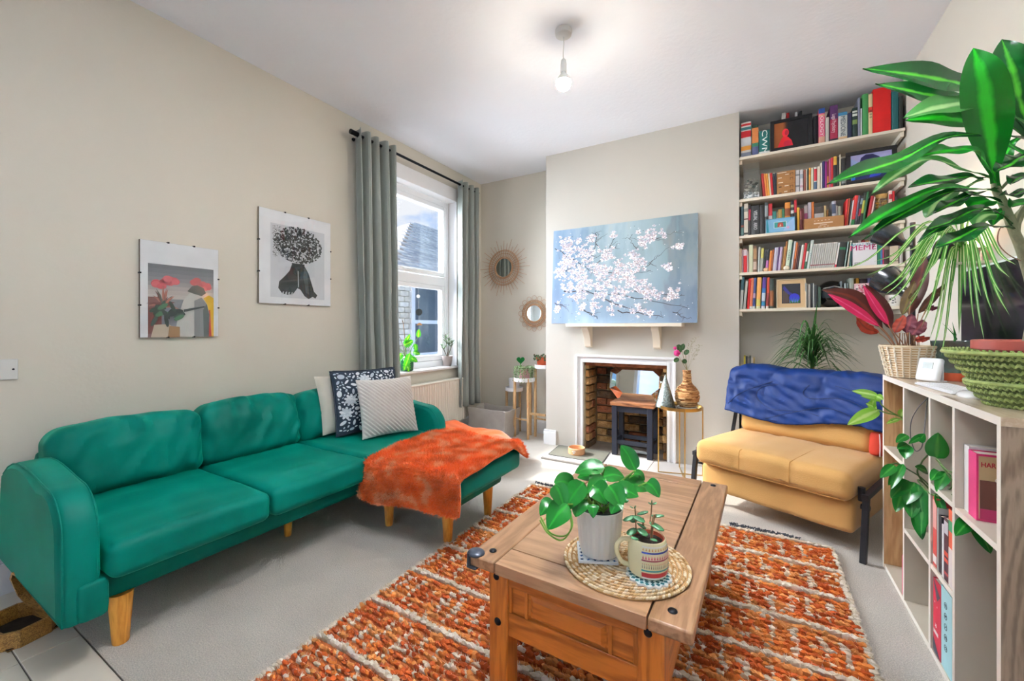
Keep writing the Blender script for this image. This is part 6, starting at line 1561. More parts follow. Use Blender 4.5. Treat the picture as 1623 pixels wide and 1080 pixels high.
for u0,u1,v,c,d,s_ in ((1276,1280,449,'8a908c','slim pewter book','pewter book'),(1281,1284.6,451,'a8a49a','slim putty book','putty book'),(1285.4,1288,449,'1c1e22','slim jet black book','jet book'),(1288.6,1290.6,449,'b8bab4','very slim silver book','silver book'),(1291.2,1296,452,'23282a','charcoal book with white mark','charcoal book'),(1297,1301,455,'33483a','deep green paperback','deep green paperback'),
    (1332.4,1335.2,446,'6f7a7c','slim steel book','steel book'),(1338,1341.2,449,'9aa6a6','slim grey blue book','grey blue book'),(1342.2,1345,449,'5a6260','slim graphite book','graphite book'),(1346,1353.2,441,'8a9286','broad sage grey book','sage grey book')):
    B(4,u0,u1,v,c,d,s_)
for u0,u1,v,c,d in ((1356.5,1361.5,441,'d8a838','golden book poking above the floral box'),(1362.5,1373,442,'3a2428','dark brown book poking above the floral box'),(1375,1384,441,'6a6c98','violet grey book poking above the floral box'),(1385,1388.4,442,'c8c4c4','pale book poking above the floral box'),(1304,1307.6,443,'3c3a36','dark book poking above the black helmet'),(1308,1312,439,'d08030','amber book poking above the black helmet'),(1313,1318,438,'a04030','brick red book poking above the black helmet')):
    B(4,u0,u1,v,c,d,'hidden book',dy=.14,depth=.12)

# --- boxes, frames and ornaments on the shelves
def shelf_obj(name, label, cat, si, u0, u1, vt, y, leanx=0, th=.02):
    x0, x1 = xat(u0, y), xat(u1, y); z0 = SZs[si]+.0008; h = zat((u0+u1)/2, vt, y)-z0
    return thing(name, label, cat, ((x0+x1)/2, y, z0)), x0, x1, z0, h
YF_ = YF+.02
def front_frame(name, label, cat, si, u0, u1, vt, fw, fm_, inner, lean_=7, y=YF_, th=.014):
    t, x0, x1, z0, h = shelf_obj(name, label, cat, si, u0, u1, vt, y)
    M = Matrix.Translation(((x0+x1)/2, y, z0)) @ Matrix.Rotation(-math.radians(lean_), 4, 'X'); w = (x1-x0)/2; h /= math.cos(math.radians(lean_))
    b = MB()
    for p, q in (((-w, 0, 0), (w, th, fw)), ((-w, 0, h-fw), (w, th, h)), ((-w, 0, fw), (-w+fw, th, h-fw)), ((w-fw, 0, fw), (w, th, h-fw))): b.box(p, q, R=M)
    part('frame', b, fm_, t, bev=.0015)
    b = MB(); b.box((-w+fw-.001, th*.5, fw-.001), (w-fw+.001, th*.9, h-fw+.001), R=M); part('backing', b, mat('dark_backing', '2a2a2c', .8), t)
    b = MB()
    def poly(pts, c, k=0):
        b.add([M @ Vector((-w+fw+(2*w-2*fw)*u_, th*.5-.0003-k*.00012, fw+(h-2*fw)*v_)) for u_, v_ in pts], [tuple(range(len(pts)))], c=c)
    inner(poly); part('print', b, mat('print_ink', None, .7, attr=True), t, sm=False)
    return t
def circ_(cx, cy, rx, ry, n=18): return [(cx+rx*math.cos(i*2*PI/n), cy+ry*math.sin(i*2*PI/n)) for i in range(n)]
def art_red(poly):
    poly([(0, 0), (1, 0), (1, 1), (0, 1)], '15161c')
    for i in range(6): poly([(0, 0), (.42-i*.03, 0), (.42-i*.03, 1), (0, 1)], ('241c1c', '3a2418', '5a3018', '7a4020', '8f4c20', '9a5424')[i], 1+i)
    poly([(.45, 0), (.9, 0), (.92, .4), (.8, .8), (.62, .95), (.52, .8), (.46, .5)], '0c0d12', 8)
    poly([(.10, 0), (.56, 0), (.52, .22), (.43, .36), (.36, .42), (.27, .42), (.2, .3)], 'e01f2a', 9); poly(circ_(.34, .56, .10, .17), 'e8283a', 10); poly(circ_(.40, .12, .12, .12), 'c81a3c', 11); poly(circ_(.37, .56, .05, .11), 'b01830', 12)
front_frame('picture_frame', 'wide black frame with a glowing red figure print on the top shelf', 'picture', 0, 1221, 1288, 184, .024, mat('black_frame', '0e0f14', .35), art_red, 5, YF+.012)
def art_blue(poly):
    poly([(0, 0), (1, 0), (1, 1), (0, 1)], 'a9a8d8'); poly([(0, 0), (.2, 0), (.3, .6), (0, .9)], '9cb0e0', 1)
    poly([(.22, .68), (.26, .86), (.38, .97), (.55, .95), (.68, .84), (.72, .80), (.60, .62), (.40, .52), (.26, .56)], '11124a', 3)
    poly([(.40, .60), (.62, .60), (.60, .35), (.44, .35)], '1a1c6a', 3); poly([(.0, 0), (1, 0), (.96, .10), (.84, .20), (.74, .38), (.60, .40), (.44, .38), (.30, .22), (.12, .14)], '141a5c', 4)
    poly([(.45, .05), (.7, .08), (.78, .2), (.7, .3), (.5, .25)], '2a3cc0', 5); poly(circ_(.06, .07, .05, .07), '2b6ae0', 6)
front_frame('picture_frame', 'wide black frame with a blue profile on lavender, on the second shelf', 'picture', 1, 1341.5, 1423.5, 234, .026, MATS['black_frame'], art_blue, 5, YF+.012)
def art_flower(poly):
    poly([(0, 0), (1, 0), (1, 1), (0, 1)], 'cfae84')
    poly([(.16, .14), (.84, .14), (.84, .86), (.16, .86)], '23262e', 1); poly([(.20, .16), (.42, .16), (.38, .6), (.20, .6)], '4a3a34', 2); poly([(.25, .8), (.45, .55), (.55, .5), (.5, .4), (.3, .55), (.2, .7)], '2c2a7a', 2)
    poly(circ_(.62, .34, .19, .16), '2b2fb8', 3)
    for i in range(12): poly([(.45+i*.03, .16), (.465+i*.03, .17), (.44+i*.035, .30+.05*(i % 3))], '2fa04a' if i % 3 else '9fb8f0', 4)
front_frame('picture_frame', 'pale oak frame with a blue flower print, leaning on the lowest shelf', 'picture', 4, 1231, 1278, 441.5, .006, mat('pale_oak_frame', 'dccaa8', .5), art_flower, 9, YF+.010, th=.012)
def art_card(poly):
    poly([(0, 0), (1, 0), (1, 1), (0, 1)], '7fb8da'); poly([(0, 0), (.10, 0), (.04, 1), (0, 1)], '2fa0b4', 1); poly([(.6, 0), (1, 0), (1, 1), (.75, .6)], 'a3c4e8', 1)
    poly([(.27, .30), (.73, .30), (.73, .78), (.27, .78)], 'dcebf4', 2); poly([(.29, .33), (.71, .33), (.71, .75), (.29, .75)], '2f8f86', 3)
    poly([(.40, .36), (.62, .36), (.60, .68), (.50, .72), (.42, .66)], 'b8483c', 4); poly([(.46, .40), (.54, .40), (.52, .6)], 'e8c0a8', 5); poly(circ_(.78, .28, .05, .10), 'e0a8d0', 4)
front_frame('display_box', 'shiny pale blue display card box on the third shelf', 'box', 2, 1214, 1260, 345, .004, mat('pale_blue_card', '86bcdc', .25, metal=.2), art_card, 6, YF+.003, th=.016)
def art_meme(poly): poly([(0, 0), (1, 0), (1, 1), (0, 1)], 'eeeef0')
t, x0, x1, z0, h = shelf_obj('game_box', 'white party game box titled in magenta on the fourth shelf', 'box', 3, 1352, 1390, 384, YF_+.0)
b = MB(); b.box((x0, YF_, z0), (x1, YF_+.09, z0+h)); part('carton', b, mat('white_carton', 'e6e6ea', .5, noise_=(4, .02)), t, bev=.001)
xm = (x0+x1)/2; W_ = x1-x0
def txt(body, size, fx, fz, colr_, bold=0, al='CENTER', sx=1):
    M = frameM((x0+W_*fx, YF_-.0008, z0+h*fz), (1, 0, 0), (0, 0, 1)); part('lettering', text_mb(body, size, M, .0004, al, sx, bold), mat('ink_'+colr_, colr_, .6), t, sm=False)
txt('WHAT DO', .024, .36, .90, '3aa6b0', .0); txt('YOU', .026, .77, .91, '1c1c1e', .0); txt('MEME', .050, .42, .765, 'c0186c', .0, sx=1.1); txt('?', .056, .86, .77, '1c1c1e', .0)
b = MB()
for a in range(3): b.box((x0+W_*.06, YF_-.0008, z0+h*(.06+.035*a)), (x0+W_*.30, YF_, z0+h*(.075+.035*a)))
part('small_print_bars', b, mat('ink_1c1c1e', '1c1c1e'), t)
def card_box(label, si, u0, u1, vt, marks, y=YF_, dep=.12):
    t, x0, x1, z0, h = shelf_obj('cardboard_box', label, 'box', si, u0, u1, vt, y)
    b = MB(); b.box((x0, y, z0), (x1, y+dep, z0+h)); part('carton', b, mat('brown_cardboard', 'a8794a', .85, noise_=(8, .06)), t, bev=.001)
    b = MB()
    for u_, v_, w_, hh_, c in marks: b.box((x0+(x1-x0)*u_, y-.0006, z0+h*v_), (x0+(x1-x0)*(u_+w_), y+.0002, z0+h*(v_+hh_)), c)
    part('printed_marks', b, mat('print_ink', None, .7, attr=True), t, sm=False)
W1, D1 = 'e8dcc8', '4a3018'
mk = [(.02, .93, .5, .03, W1), (.45, .83, .2, .03, W1), (.05, .71, .22, .03, W1), (.05, .50, .28, .03, W1), (.42, .33, .22, .04, W1), (.40, .08, .17, .04, W1)]
for v_ in (.78, .58, .24, .04): mk += [(.72, v_+.09, .17, .02, D1), (.72, v_, .02, .09, D1), (.87, v_, .02, .09, D1)]
mk += [(0, .43, 1, .006, D1), (.1, .3, .15, .05, D1), (.1, .04, .15, .04, D1)]
card_box('square brown cardboard box with drawn drawers on the second shelf', 1, 1231.6, 1260.4, 271, mk)
mk2 = [(.25, .40, .48, .10, W1), (.40, .24, .18, .06, W1), (.36, .08, .08, .04, W1), (.50, .09, .05, .04, W1), (.59, .10, .04, .04, W1)]+[(.26+.09*i, .68, .035, .05, W1) for i in range(5)]
card_box('low wide brown cardboard box with white dashes on the third shelf', 2, 1274.4, 1337.6, 344, mk2, dep=.04, y=YF+.004)
# floral box on the lowest shelf
t, x0, x1, z0, h = shelf_obj('floral_box', 'pink floral patterned box on the lowest shelf behind the red leaves', 'box', 4, 1354, 1394, 449, YF_+.01)
b = MB(); b.box((x0, YF_+.01, z0), (x1, YF_+.11, z0+h)); part('carton', b, mat('floral_box_base', 'd8b4b8', .6), t, bev=.001)
b = MB(); rg = random.Random(21)
for i in range(130):
    u_, v_ = rg.uniform(.04, .96), rg.uniform(.04, .96); r = rg.uniform(.004, .010); cx, cz = x0+(x1-x0)*u_, z0+h*v_
    b.add([(min(x1, max(x0, cx+r*math.cos(q)*rg.uniform(.6, 1.2))), YF_+.0092-i*.00001, min(z0+h, max(z0, cz+r*math.sin(q)*rg.uniform(.6, 1.2)))) for q in [k*PI/4 for k in range(8)]], [tuple(range(8))], c=rg.choice(('e8dcd8', 'c86a7c', '8a4a5c', 'e6a8b4', '6a6a70', 'd8c8b8', 'a83858')))
part('flower_print', b, mat('print_ink', None, .7, attr=True), t, kind='stuff', sm=False)
# clear box of shells, jar of pasta
CLR = glassmat('clear_glass', (.96, .98, .98), .06)
def xyz(u, v, y): return P(u, v, y=y)
t, x0, x1, z0, h = shelf_obj('acrylic_box', 'clear acrylic box of pale shells at the left end of the second shelf', 'box', 1, 1178.5, 1203.5, 259, YF_)
y1_ = YF_+.12; b = MB()
for p, q in (((x0, YF_, z0), (x1, YF_+.002, z0+h)), ((x0, y1_-.002, z0), (x1, y1_, z0+h)), ((x0, YF_+.002, z0), (x0+.002, y1_-.002, z0+h)), ((x1-.002, YF_+.002, z0), (x1, y1_-.002, z0+h)), ((x0, YF_, z0), (x1, y1_, z0+.002))): b.box(p, q)
part('acrylic_wall', b, CLR, t)
b = MB()
for i in range(60):
    p = Vector((rg.uniform(x0+.012, x1-.012), rg.uniform(YF_+.012, y1_-.012), z0+.01+h*.62*rg.random()**1.2)); b.sphere(p, rg.uniform(.008, .016), 7, 5, c=rg.choice(('d9d2c6', 'b8aea0', '6f6a62', 'e8e4dc', '8f8a80', '3a4a3a')), sc=(1, .8, .55), R=Matrix.Rotation(rg.uniform(0, 3), 3, 'X'))
part('shells', b, mat('shell_mix', None, .6, attr=True), t, kind='stuff')
jc = P(1397, 355, y=YF_+.05); jx, jy = xat(1397, YF_+.05), YF_+.05; z0 = SZs[2]+.0008; jh = zat(1397, 309, jy)-z0; jr = (xat(1408, jy)-xat(1386.5, jy))/2
t = thing('storage_jar', 'tall glass jar of pasta with cork lid on the third shelf', 'jar', (jx, jy, z0))
b = MB(); b.lathe([(jr*.95, 0), (jr, .004), (jr, jh*.86), (jr*.9, jh*.90), (jr*.88, jh*.90), (jr*.95, jh*.85), (jr*.95, .006), (0, .005)], (jx, jy, z0), 32); part('glass', b, CLR, t)
b = MB(); b.lathe([(jr*.86, jh*.84), (jr*.95, jh*.91), (jr*.95, jh), (0, jh)], (jx, jy, z0), 28); part('cork_lid', b, mat('cork', 'c49a5a', .8, noise_=(40, .15)), t)
b = MB()
for i in range(150):
    a, r = rg.uniform(0, 6.28), jr*.84*math.sqrt(rg.random()); p = Vector((jx+r*math.cos(a), jy+r*math.sin(a), z0+.012+jh*.76*rg.random())); R = Matrix.Rotation(rg.uniform(0, 3), 3, Vector((rg.random(), rg.random(), rg.random())).normalized()); b.sphere(p, .009, 5, 4, c=rg.choice(('d99a2c', 'e6b04a', 'c4821c', 'f0c468')), sc=(1.5, .6, .6), R=R)
part('pasta', b, mat('pasta_mix', None, .6, attr=True), t, kind='stuff')
# small ornaments
for (u, v, r, c, lab) in ((1214, 427, .017, 'e0b48a', 'round peach pebble ornament at the front of the fourth shelf'), (1246.5, 426, .020, 'eadfc6', 'cream stone ornament below the lettered green book')):
    b = MB(); x = xat(u, YF+.014); b.rbox((x-r, YF+.004, SZs[3]+.0005), (x+r, YF+.026, SZs[3]+.0005+r*1.7), r*.8, seg=8, wr=.003, wsc=40, seed=u); solo('stone_ornament', b, mat('ornament_'+c, c, .6), lab, 'ornament')
# glossy black helmet among the books
hx, hy, hz = xat(1318, YF_+.10), YF_+.105, SZs[4]+.001; HM = mat('black_gloss', '0d0e12', .12, coat=.6, noise_=(4, .05))
t = thing('black_helmet', 'glossy black helmet with curved visor on the lowest shelf', 'helmet', (hx, hy, hz))
b = MB(); n = 24
for i in range(1): b.sphere((hx, hy, hz+.098), .098, 28, 16, sc=(.95, .98, 1.0))
part('shell', b, HM, t)
b = MB(); vs = []
for i in range(9):
    for j in range(17): a = -PI/2+(-1+2*j/16)*1.0; e = (-.35+.75*i/8); vs.append((hx+.098*math.cos(a)*math.cos(e), hy+.104*math.sin(a)*math.cos(e), hz+.10+.10*math.sin(e)))
b.grid(vs, 9, 17); part('visor', b, mat('smoked_visor', '2a3238', .08, coat=1), t)
b = MB(); b.tube([(hx-.096, hy-.02, hz+.10), (hx-.05, hy-.09, hz+.135), (hx, hy-.107, hz+.145), (hx+.05, hy-.09, hz+.135), (hx+.096, hy-.02, hz+.10)], .005, 8); part('visor_trim', b, mat('steel', 'c9cbd0', .25, metal=1), t)
# white mug with black marks
mx_, my_ = xat(1415, YF+.075), YF+.075; z0 = SZs[4]+.0008; t = thing('white_mug', 'white pot with black painted marks at the right end of the lowest shelf', 'pot', (mx_, my_, z0)); r = (xat(1427, my_)-xat(1402.5, my_))/2; h = zat(1415, 468, my_)-z0
b = MB(); b.lathe([(r*.85, 0), (r*.9, .003), (r, h), (r-.004, h), (r*.86, .01), (0, .008)], (mx_, my_, z0), 32); part('pot', b, mat('white_ceramic', 'ecebe8', .3), t)
b = MB()
for k, (da, fz, w_, hh_) in enumerate(((-.35, .55, .12, .20), (-.1, .6, .05, .25), (.05, .45, .14, .08), (.12, .7, .12, .08), (.0, .25, .16, .07), (.3, .5, .05, .3), (.36, .3, .12, .08))):
    a = math.atan2(-my_, -mx_)+da; rr_ = r*(.9+.1*fz)+.0006; vs = [(mx_+rr_*math.cos(a+s_), my_+rr_*math.sin(a+s_), z0+h*(fz+q)) for s_, q in ((-w_, 0), (w_, 0), (w_, hh_), (-w_, hh_))]; b.add(vs, [(0, 1, 2, 3)])
part('painted_marks', b, mat('ink_1c1c1e', '1c1c1e'), t)

# --- give every book its own description from its look and its neighbours
for si in range(5):
    row = sorted([r for r in booklist if r[1] == si and r[5] < .1], key=lambda r: r[4])
    jn = 0; ON = ('first', 'second', 'third', 'fourth', 'fifth', 'sixth', 'seventh', 'eighth', 'ninth', 'tenth', 'eleventh')
    for i, r in enumerate(row):
        de = r[2]
        if r[3] == 'grey journal': r[0]['label'] = f'slim grey journal, {ON[jn]} from the left in the leaning matching run on the fourth shelf'; jn += 1; r[0]['group'] = 'matching grey journals on the fourth shelf'; continue
        if len(de.split()) >= 9: r[0]['label'] = de; continue
        Lf = row[i-1][3] if i else None; Rt_ = row[i+1][3] if i+1 < len(row) else None
        if Lf and Rt_: lab = f'{de} between {Lf} and {Rt_}, {ORD[si]} shelf'
        elif Lf: lab = f'{de}, last in the row on the {ORD[si]} shelf'
        else: lab = f'{de}, first in the row on the {ORD[si]} shelf'
        if len(lab.split()) > 16: lab = f'{de} right of the {Lf}, {ORD[si]} shelf'
        r[0]['label'] = lab
    for r in booklist:
        if r[1] == si and r[5] >= .1: r[0]['label'] = r[2]+f', {ORD[si]} shelf'
# ---------------------------------------------------------------- mustard chair bed with navy throw
YEL = mat('mustard_fabric', 'c89a5a', .85, sheen=.25, noise_=(3, .05), bump=(160, .15)); BLKM = mat('black_steel', '1d1e22', .45, metal=.3)
ch = thing('chair_bed', 'mustard fabric chair bed with black steel side frames in the corner', 'chair', (-.33, 2.85, 0), math.radians(-24))
def quilt(seams, ax=0):
    def fn(p):
        q = p.copy()
        for s_ in seams:
            d_ = abs(q.x-s_); k = max(0, 1-d_/.05)
            q.y += .012*k*k if q.y < .3 else 0; q.z -= .010*k*k if q.z > .3 else 0
        return q
    return fn
b = MB(); b.rbox((0, 0, .272), (.80, .60, .412), .045, seg=28, puff=.012, wr=.004, wsc=5, fn=quilt((.27, .53))); s_ = part('seat_cushion', b, YEL, ch, world=False)
q = MB()
for x in (.27, .53): q.tube(crom([(x, .0125, .285), (x, .0105, .34), (x, .02, .395), (x, .06, .4065), (x, .3, .412), (x, .48, .409)], 20), .0018, 5)
q.tube(crom([(.03, .004, .283), (.4, -.002, .282), (.77, .004, .283)], 12), .002, 5)
part('seam', q, mat('mustard_seam', 'b98642', .9), s_, world=False)
b = MB(); b.rbox((.015, .055, .105), (.795, .58, .270), .03, seg=22, puff=.008, wr=.003, wsc=5, fn=quilt((.27, .53))); part('base_cushion', b, YEL, ch, world=False)
M = Matrix.Translation((.40, .545, .405)) @ Matrix.Rotation(math.radians(-14), 4, 'X')
b = MB(); b.rbox((-.365, -.055, 0), (.365, .055, .375), .05, seg=24, puff=.02, wr=.004, wsc=5, M=M); part('back_cushion', b, YEL, ch, world=False)
for X in (-.035, .835):
    s_ = 1 if X > 0 else -1; f = MB()
    def bar(p, q, w=.014):
        p, q = Vector(p), Vector(q); f.tube([p, q], w*1.3, 4)
    b = MB(); f = b; bar((X, .035, .0), (X, .085, .315)); part('leg', b, BLKM, ch, world=False, sm=False, bev=.002)
    b = MB(); f = b; bar((X, .62, .0), (X, .54, .315)); part('leg', b, BLKM, ch, world=False, sm=False, bev=.002)
    b = MB(); f = b; bar((X, .06, .305), (X, .60, .33)); part('side_rail', b, BLKM, ch, world=False, sm=False, bev=.002)
    b = MB(); b.tube([(X-.018*s_, .085, .28), (X-.018*s_, .085, .345)], .015, 14); b.tube([(X-.03*s_, .12, .24), (X+.005*s_, .12, .24)], .013, 12); part('pivot', b, BLKM, ch, world=False)
    b = MB(); f = b; bar((X, .54, .315), (X, .66, .66), .010); part('back_strut', b, BLKM, ch, world=False, sm=False)
NV = mat('navy_satin', '022a68', .5, sheen=0, spec=.3, noise_=(4, .12), bump=(8, .35, 3))
W2, n1, n2 = .90, 120, 76; vs = []
def bl(i, j, off=0):
    fu, fv = i/(n1-1), j/(n2-1); x = -.045+W2*fu
    Lf = .255+.03*math.sin(fu*5)+.02*(fu > .8)*(fu-.8)/.2; Lt = .17; Lb = .16; s_ = fv*(Lf+Lt+Lb); tilt = math.tan(math.radians(14))
    if s_ < Lf: z = .795-(Lf-s_); y = .545-.078+(z-.405)*tilt-.012
    elif s_ < Lf+Lt: a = (s_-Lf)/Lt*PI; y0 = .545+(.795-.405)*tilt; y = y0-.085*math.cos(a); z = .795+.035*math.sin(a)
    else: z = .795-(s_-Lf-Lt); y = .545+(.795-.405)*tilt+.09-(s_-Lf-Lt)*.1
    puf = .010*abs(math.sin(fu*9.5+.6*math.sin(fv*6)))**.7+.007*noise.noise(Vector((x*13, z*13, y*5)))+.010*(1-abs(noise.noise(Vector((x*9+z*14, z*9-x*6, 2))))*2.5)**1 
    return Vector((x, y-(puf+off)*(1 if s_ < Lf+Lt*.5 else -1), z+(puf if Lf < s_ < Lf+Lt else 0)+.006*math.sin(fu*11)))
b = MB(); b.grid([bl(i, j) for i in range(n1) for j in range(n2)], n1, n2)
Wc = WM[ch].inverted(); b.v = [tuple(Wc @ Vector(q)) for q in b.v]
nb = solo('puffer_blanket', b, NV, 'shiny navy quilted blanket folded over the back of the mustard chair', 'blanket'); md = nb.modifiers.new('thick', 'SOLIDIFY'); md.thickness = .022; md.offset = 0
q = MB()
def bp_(fu, fv): p = bl(fu*(n1-1), fv*(n2-1), .0125); return Wc @ p
for pts in ([(.02, .08), (.10, .22), (.22, .34), (.32, .42)], [(.36, .40), (.25, .34), (.22, .22), (.32, .14), (.5, .14), (.62, .08)], [(.55, .40), (.52, .32), (.58, .26), (.75, .25), (.9, .16), (.98, .12)], [(.30, .03), (.45, .12), (.66, .16), (.85, .05)], [(.70, .38), (.8, .34), (.97, .30)]):
    q.tube([bp_(*p[:2]) for p in crom([(a, b_, 0) for a, b_ in pts], 26)], .0022, 5)
part('stitching', q, mat('navy_stitch', '0c1f4a', .8), nb)
b = MB(); M = Matrix.Translation((.772, .50, .413)) @ Matrix.Rotation(math.radians(-12), 4, 'X'); b.rbox((-.025, -.03, 0), (.03, .06, .13), .02, seg=8, puff=.004, M=M); b.v = [tuple(Wc @ Vector(q_)) for q_ in b.v]
rc = solo('red_cushion', b, mat('red_cotton', 'c93a22', .8, noise_=(10, .08)), 'small red cushion edge showing at the right end of the mustard chair', 'cushion')
q = MB(); q.tube(crom([(.80, .46, .42), (.802, .455, .48), (.795, .475, .54)], 8), .003, 6); q.v = [tuple(Wc @ Vector(p)) for p in q.v]; part('piping', q, mat('pale_piping', 'e4d4d0', .8), rc)

# ---------------------------------------------------------------- spiky plant behind the chair, low cabinet
dp = thing('potted_dragon_tree', 'thin spiky-leaved dragon tree rising behind the navy blanket', 'plant', (.36, 3.52, 0))
b = MB(); b.lathe([(.085, 0), (.09, .004), (.115, .20), (.108, .20), (.10, .18), (0, .18)], (.36, 3.52, 0), 28); part('pot', b, mat('grey_pot', '6d6b68', .6), dp)
b = MB(); b.lathe([(.104, .17), (0, .19)], (.36, 3.52, 0), 20); part('soil', b, SOIL, dp)
b = MB(); b.tube(crom([(.36, 3.52, .17), (.345, 3.52, .45), (.345, 3.50, .96)], 10), .014, 10); part('cane', b, mat('brown_cane', '7c6448', .9, bump=(60, .6)), dp)
MG = leafmat('dragon_leaf', '2c5a2a', '5a8a3a', .3, .4); rg = random.Random(31); crown = Vector((.345, 3.50, .97))
for k in range(150):
    a = rg.uniform(0, 2*PI); el = rg.uniform(.0, 1.3); L_ = rg.uniform(.23, .36); d = Vector((math.cos(a)*math.cos(el), math.sin(a)*math.cos(el)*.65-.15, math.sin(el))).normalized()
    p0 = crown+Vector((0, 0, rg.uniform(-.16, .05))); p1 = p0+d*L_*.5; p2 = p1+Vector((d.x*.32, d.y*.32, d.z*.1-.10-.30*rg.random()))*L_*1.5
    for p in (p1, p2):
        if p.y > 3.60 and p.z > 1.2: p.z = 1.2
        p.y = min(p.y, 3.93)
    b = MB(); leaf(b, [p0, p1, p2], rg.uniform(.005, .008), n=9, prof=GRASS, nx=1, fold=.3); part('leaf', b, MG, dp)
b = MB(); leaf(b, [crown, Vector((.350, 3.46, 1.12)), Vector((.365, 3.42, 1.30))], .010, (0, -1, 0), n=10, prof=GRASS, nx=1); part('leaf', b, MG, dp)
cb = thing('low_cabinet', 'low painted cabinet tucked in the alcove behind the mustard chair', 'cabinet', (.0, 3.78, 0))
b = MB(); b.box((-.085, 3.66, .0), (.13, 3.93, .72)); part('body', b, SHELFW, cb, bev=.003)
b = MB(); b.box((-.08, 3.648, .03), (.125, 3.66, .70)); d_ = part('door', b, SHELFW, cb, bev=.003); b = MB(); b.sphere((.10, 3.64, .45), .01, 10, 6); part('knob', b, GOLD, d_)
mags = [('d8c23a', 'slim yellow booklet in the upright stack left of the blanket'), ('2b2b30', 'slim black booklet in the upright stack left of the blanket'), ('8a8378', 'slim taupe booklet in the upright stack left of the blanket'), ('3a3f3a', 'slim dark green booklet in the upright stack left of the blanket'), ('c9c2b2', 'slim pale booklet in the upright stack left of the blanket'), ('b8a060', 'slim straw booklet in the upright stack left of the blanket')]
for k, (c, lab) in enumerate(mags):
    b = MB(); x = -.07+.0125*k; b.box((x, 3.68, .7205), (x+.0115, 3.83, .90-.006*(k % 3)), c); b.box((x+.001, 3.6795, .73), (x+.0105, 3.6802, .76), 'e6e2da')
    solo('booklet', b, BOOKM, lab, 'booklet', 'upright booklets left of the blanket', sm=False)

# ---------------------------------------------------------------- open bookcase along the right wall
UX0, UX1, UY0, UY1, UZ = .523, .858, 1.487, 2.57, .90
MEL = mat('greige_melamine', 'c9bfae', .45, noise_=(4, .04)); OAKE = wood('oak_end', '8f7c69', '6c5a49', 'Z', 16, .5, 0); OAKI = wood('oak_inner', 'c9a274', 'ac8250', 'Z', 12, .5, 0)
EDG = mat('pale_edge', 'f3ece0', .4, noise_=(6, .03)); TOPW = wood('oak_top', 'd6c4ae', 'c0a98e', 'Y', 14, .3, .35)  # edge colour whitened for window light, top colour takes in glare
un = thing('open_bookcase', 'open oak bookcase with pale edges along the right wall under the plants', 'bookcase', ((UX0+UX1)/2, (UY0+UY1)/2, 0))
def pn(name, a, c_, m, edge=True):
    b = MB(); x0, y0, z0 = a; x1, y1, z1 = c_; b.box((x0+.0012, y0, z0), c_, mi=0)
    if edge: b.box((x0, y0, z0), (x0+.0011, y1, z1), mi=1)
    return part(name, b, [m, EDG], un, sm=False)
pn('top_panel', (UX0, UY0, UZ-.022), (UX1, UY1, UZ), TOPW); pn('side_panel', (UX0, UY0, 0), (UX1, UY0+.018, UZ-.0225), OAKE); pn('side_panel', (UX0, UY1-.018, 0), (UX1, UY1, UZ-.0225), OAKI)
pn('base_panel', (UX0+.002, UY0+.0185, .0), (UX1, UY1-.0185, .018), MEL)
b = MB(); b.box((UX1-.006, UY0+.0185, .0185), (UX1-.001, UY1-.0185, UZ-.0225)); part('back_panel', b, MEL, un)
DV = (1.766, 1.966, 2.255)
for y in DV: pn('divider', (UX0, y-.008, .0185), (UX1-.0065, y+.008, UZ-.0225), MEL)
def shf(y0, y1, z): pn('shelf', (UX0+.001, y0+.0085, z-.016), (UX1-.0065, y1-.0085, z), MEL)
shf(2.255, UY1-.0095, .57); shf(1.966, 2.255, .31); shf(1.766, 1.966, .31); shf(1.766, 1.966, .585); shf(UY0+.0095, 1.766, .577)
# things in the bookcase
def cell_book(y0, y1, z, h, c, label, bands=(), dep=.18, x0=None, cat='book', name='book', grp='books in the open bookcase'):
    x0 = x0 or UX0+.006; b = MB(); b.box((x0, y0, z), (x0+dep, y0+.002, z+h), c); b.box((x0, y1-.002, z), (x0+dep, y1, z+h), c); b.box((x0, y0+.002, z), (x0+.002, y1-.002, z+h), c); b.box((x0+.002, y0+.002, z+.002), (x0+dep-.003, y1-.002, z+h-.003), 'e6e0d4')
    for f0, f1, cc in bands: b.box((x0-.0005, y0+.0005, z+h*f0), (x0, y1-.0005, z+h*f1), cc)
    return solo(name, b, BOOKM, label, cat, grp, sm=False)
zb = .3106
cell_book(1.922, 1.955, zb, .235, 'cf4a46', 'salmon red book with white foot label, leftmost on the bookcase middle shelf', ((.05, .16, 'ece6e2'), (.55, .95, 'e8a8a0')))
cell_book(1.905, 1.920, zb, .21, '9a9a96', 'slim grey book right of the salmon red one in the bookcase')
cell_book(1.880, 1.902, zb, .19, '2c2a34', 'black book between slim grey and white ones in the bookcase')
cell_book(1.862, 1.877, zb, .17, 'e2e2e4', 'slim white book in the middle of the bookcase row')
cell_book(1.825, 1.858, zb, .20, '4a2c3a', 'plum book with orange red dots in the bookcase row', ((.1, .14, 'b84a4a'), (.3, .36, 'd8503a'), (.4, .47, 'd8503a'), (.75, .95, 'c9c4cc')))
cell_book(1.792, 1.822, zb, .24, 'e2674a', 'tall orange red book with green and white head, right in the bookcase row', ((.0, .5, 'e4dcd8'), (.72, .86, '3a9a6a')))
z2 = .0186
o = cell_book(1.888, 1.952, z2, .250, 'd32a48', 'crimson box with grey corner flashes at the bottom of the bookcase', (), .25, cat='box', name='box_file', grp=None)
b = MB(); xf = UX0+.0052
